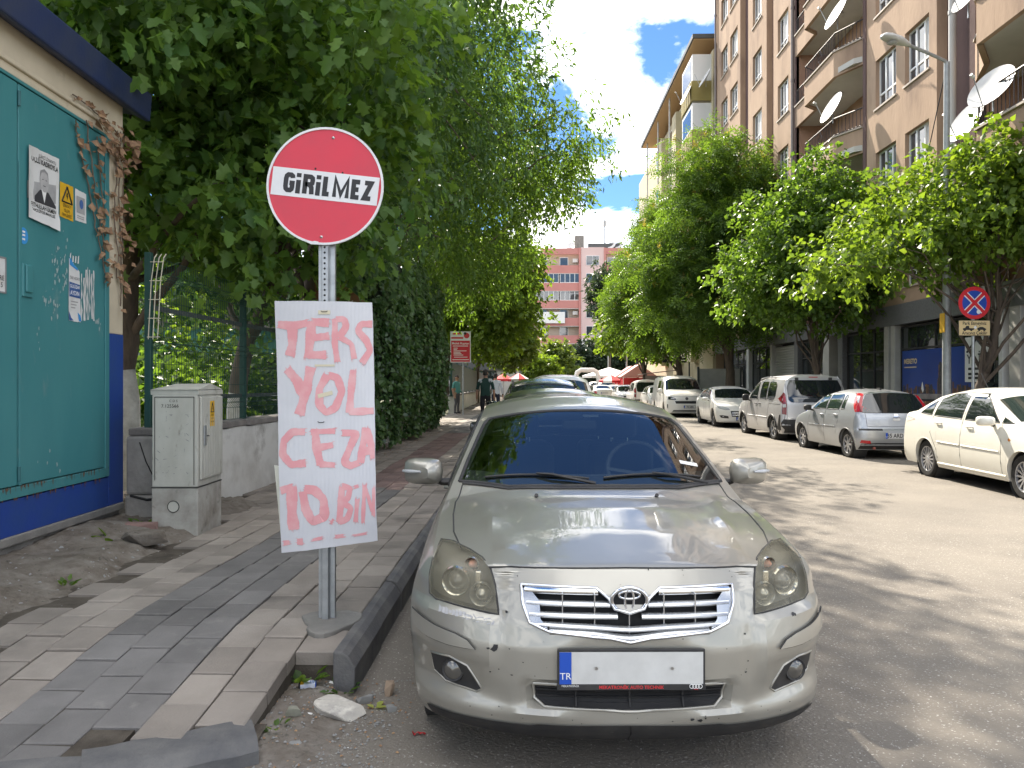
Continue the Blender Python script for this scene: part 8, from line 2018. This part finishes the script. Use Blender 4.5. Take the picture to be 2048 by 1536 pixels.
# ================================================================== rubble and litter by the broken corner
def rock(name, label, cat, x, y, z, sx, sy, sz, mat, seed, rz=0, sub=2, group='loose stones by the kerb end', cut=.5):
    bm = bmesh.new(); rr = random.Random(seed)
    for _ in range(15 if sub == 2 else 26):
        d = Vector((rr.uniform(-1, 1), rr.uniform(-1, 1), rr.uniform(-1, 1))).normalized(); k = rr.uniform(.8, 1.1); bm.verts.new((d.x * sx * k, d.y * sy * k, max(-.8, min(.75, d.z * 1.5)) * sz + rr.uniform(-.08, .08) * sz))
    r_ = bmesh.ops.convex_hull(bm, input=bm.verts); bmesh.ops.delete(bm, geom=[v for v in bm.verts if not v.link_faces], context='VERTS')
    bmesh.ops.bevel(bm, geom=bm.edges[:], offset=.06 * min(sx, sy, sz), segments=2, affect='EDGES', clamp_overlap=True)
    me = bpy.data.meshes.new(name); bm.to_mesh(me); bm.free(); me.polygons.foreach_set('use_smooth', [True] * len(me.polygons)); me.set_sharp_from_angle(angle=R(28)); me.materials.append(MATS[mat])
    o = bpy.data.objects.new(name, me); COL.objects.link(o); o.location = (x, y, z); o.rotation_euler = (0, 0, rz); return tag(o, label, cat, group)
M('chunk', (.50, .47, .41), .9, col2=(.30, .28, .26), vscale=8, bump=.8, bscale=30, col3=(.6, .57, .5), scale3=22, lo3=.5, hi3=.7); M('stone_tan', (.27, .20, .14), .85, bump=.3, bscale=40); M('stone_olive', (.20, .20, .15), .8, col2=(.30, .30, .25), vscale=12, bump=.4, bscale=40); M('stone_grey', (.24, .24, .23), .85, bump=.3, bscale=50)
rock('concrete_chunk', 'large pale broken slab of concrete lying at the kerb end', 'rubble', -.90, 3.58, .035, .155, .085, .045, 'chunk', 11, -.35, 3, cut=.35)
rock('stone', 'olive stone left of the broken slab', 'stone', -1.07, 3.50, .04, .05, .045, .042, 'stone_olive', 12)
rock('stone', 'tan wedge shaped stone near the front tyre', 'stone', -.70, 3.82, .03, .032, .04, .045, 'stone_tan', 13)
rock('stone', 'small grey stone beside the yellow leaf', 'stone', -.655, 3.62, .02, .03, .02, .022, 'stone_grey', 14)
rock('stone', 'grey pebble nearest the viewer at the dirt edge', 'stone', -.995, 3.25, .018, .038, .026, .02, 'stone_grey', 15, .5)
rock('stone', 'grey lump touching the kerb foot behind the slab', 'stone', -.80, 3.72, .02, .05, .03, .028, 'stone_grey', 16, .4)
rock('rubble_lump', 'brownish lump on the left dirt verge', 'rubble', -3.15, 6.2, .30, .22, .16, .07, 'soil', 17, .3, group=None)
rock('rubble_lump', 'reddish slab leaning at the kiosk corner', 'rubble', -3.42, 6.62, .30, .26, .10, .06, M('red_rubble', (.24, .15, .13), .9, bump=.4, bscale=30).name, 18, .1, group=None)
pk_ = thing('cigarette_pack', 'crushed blue and white cigarette pack in the dirt corner', 'packet', (-1.105, 3.83, .035), R(12)); MB().box(-.042, .03, -.025, .025, 0, .022).build('box', M('pack', (.45, .5, .62), .5, col2=(.6, .62, .66), vscale=40), pk_, bevel=.002)
MB().box(.0302, .034, -.024, .024, .001, .021).build('end_flap', 'plate_blue', pk_); MB().box(-.05, -.0425, -.026, .026, -.004, .026).build('open_lid', 'dark', pk_); MB().box(-.042, -.025, -.0255, .0255, .0222, .0226).build('yellow_corner', 'warn_yellow', pk_)
for k in range(3): MB().box(.004 + k * .008, .008 + k * .008, -.02, .02, .0222, .0226).build('print_line', 'print_blue', pk_)
tg = lambda o, l, c: tag(o, l, c)
tg(MB().prism([(-1.02, 3.88, .03), (-.985, 3.865, .03), (-.98, 3.875, .034), (-1.015, 3.892, .036)], (0, 0, .006)).build('paper_scrap', 'paper'), 'scrap of white paper by the kerb end', 'litter')
t = thing('red_wrapper', 'crumpled red wrapper on the asphalt in front of the car wheel', 'litter', (-.485, 3.37, .008)); m = MB(); rr = random.Random(2); P = [(-.035 + .012 * i, rr.uniform(-.008, .008), rr.uniform(0, .014)) for i in range(6)]; m.add(P + [(a, b + .02, c * .6) for a, b, c in P], [(i, i + 1, 7 + i, 6 + i) for i in range(5)]); m.build('foil', 'sign_red2', t)
t = thing('fallen_leaf', 'yellow green fallen leaves on the asphalt beside the kerb', 'leaf', (-.74, 3.64, .008)); rg = np.random.default_rng(3); leaves('leaf', np.array([[0, 0, .004], [.01, .01, .006], [.0, .0, .005]]), np.array([[1, .1, .05], [.5, 1, .2], [-.8, .5, .1]]), np.array([[0, .1, 1.], [0.2, 0, 1], [0, 0, 1.]]), np.array([.07, .055, .05]), 'ovate', leaf_mat('leaf_fallen', (.26, .30, .06), (.30, .32, .08), .2).name, t)
t = thing('foil_scrap', 'crumpled clear plastic scrap in the gutter beside the tyre', 'litter', (-.70, 4.75, .012)); m = MB(); rr = random.Random(9); m.add([(rr.uniform(-.05, .05), rr.uniform(-.04, .04), rr.uniform(0, .04)) for _ in range(9)], [(0, 1, 2), (2, 3, 4), (4, 5, 6), (6, 7, 8), (1, 3, 5), (0, 4, 8), (2, 6, 7)]); m.build('foil', 'lamp_clear', t)
for i, (x, y, lb_) in enumerate(((-1.03, 3.52, 'cigarette butt beside the olive stone'), (-1.02, 2.95, 'cigarette butt on the asphalt at the bottom of the photo'))): tag(MB().tube([(x, y, .036 if i == 0 else .008), (x + .03, y - .008, .036 if i == 0 else .008)], .004, 6).build('cigarette_butt', 'white_paint'), lb_, 'litter')
rr = random.Random(44)     # fine grit and dry bits, uncountable
for nm, mt, n, rg_ in (('gravel', 'stone_grey', 420, lambda: (rr.uniform(-1.24, -.62), rr.uniform(3.0, 4.0))), ('dry_bits', 'dry_leaf', 260, lambda: (rr.uniform(-1.24, -.55), rr.uniform(2.9, 4.0))), ('verge_gravel', 'stone_grey', 1100, lambda: (rr.uniform(-4.1, -2.7), rr.uniform(4.2, 7.3))), ('white_specks', 'paper', 110, lambda: (rr.uniform(-1.3, 1.6), rr.uniform(2.4, 4.4)))):
    m = MB()
    for _ in range(n):
        x, y = rg_(); s_ = rr.uniform(.002, .008) * (1 if nm != 'white_specks' else .45)
        if nm == 'verge_gravel': z = dirt_h(x, y, random.Random(1)); s_ *= rr.choice([1.2, 1.6, 2.6])
        else: z = .008 + (.03 if x < -.95 and 3.2 < y < 3.95 else 0)
        a = rr.uniform(0, 6.3); c_, q_ = math.cos(a), math.sin(a)
        P = [(x + s_ * (u * c_ - w * q_), y + s_ * (u * q_ + w * c_), z + s_ * h) for u, w, h in ((-1, -.6, 0), (1, -.7, 0), (.8, .7, 0), (-.9, .6, 0), (-.3, 0, .9), (.4, .1, .7))]
        m.add(P, [(0, 1, 5, 4), (1, 2, 5), (2, 3, 4, 5), (3, 0, 4)])
    o = m.build(nm, mt); o['kind'] = 'stuff'; o['label'] = {'gravel': 'fine gravel in the broken corner', 'dry_bits': 'dry leaf bits swept into the gutter', 'verge_gravel': 'gravel on the left dirt verge', 'white_specks': 'pale specks scattered over the asphalt'}[nm]; o['category'] = 'gravel' if 'gravel' in nm else 'litter'
# dry leaves along the foot of the ivy
m = MB()
for _ in range(500):
    y = rr.uniform(12, 27); x = wx(y) + rr.uniform(.1, .75); s_ = rr.uniform(.01, .035); a = rr.uniform(0, 6.3); z = hk(y) + .012
    m.add([(x, y, z), (x + s_ * math.cos(a), y + s_ * math.sin(a), z + .01), (x + s_ * math.cos(a + .9), y + s_ * math.sin(a + .9), z)], [(0, 1, 2)])
o = m.build('fallen_leaves', 'dry_leaf'); o['kind'] = 'stuff'; o['label'] = 'brown dry leaves along the foot of the ivy'; o['category'] = 'leaves'
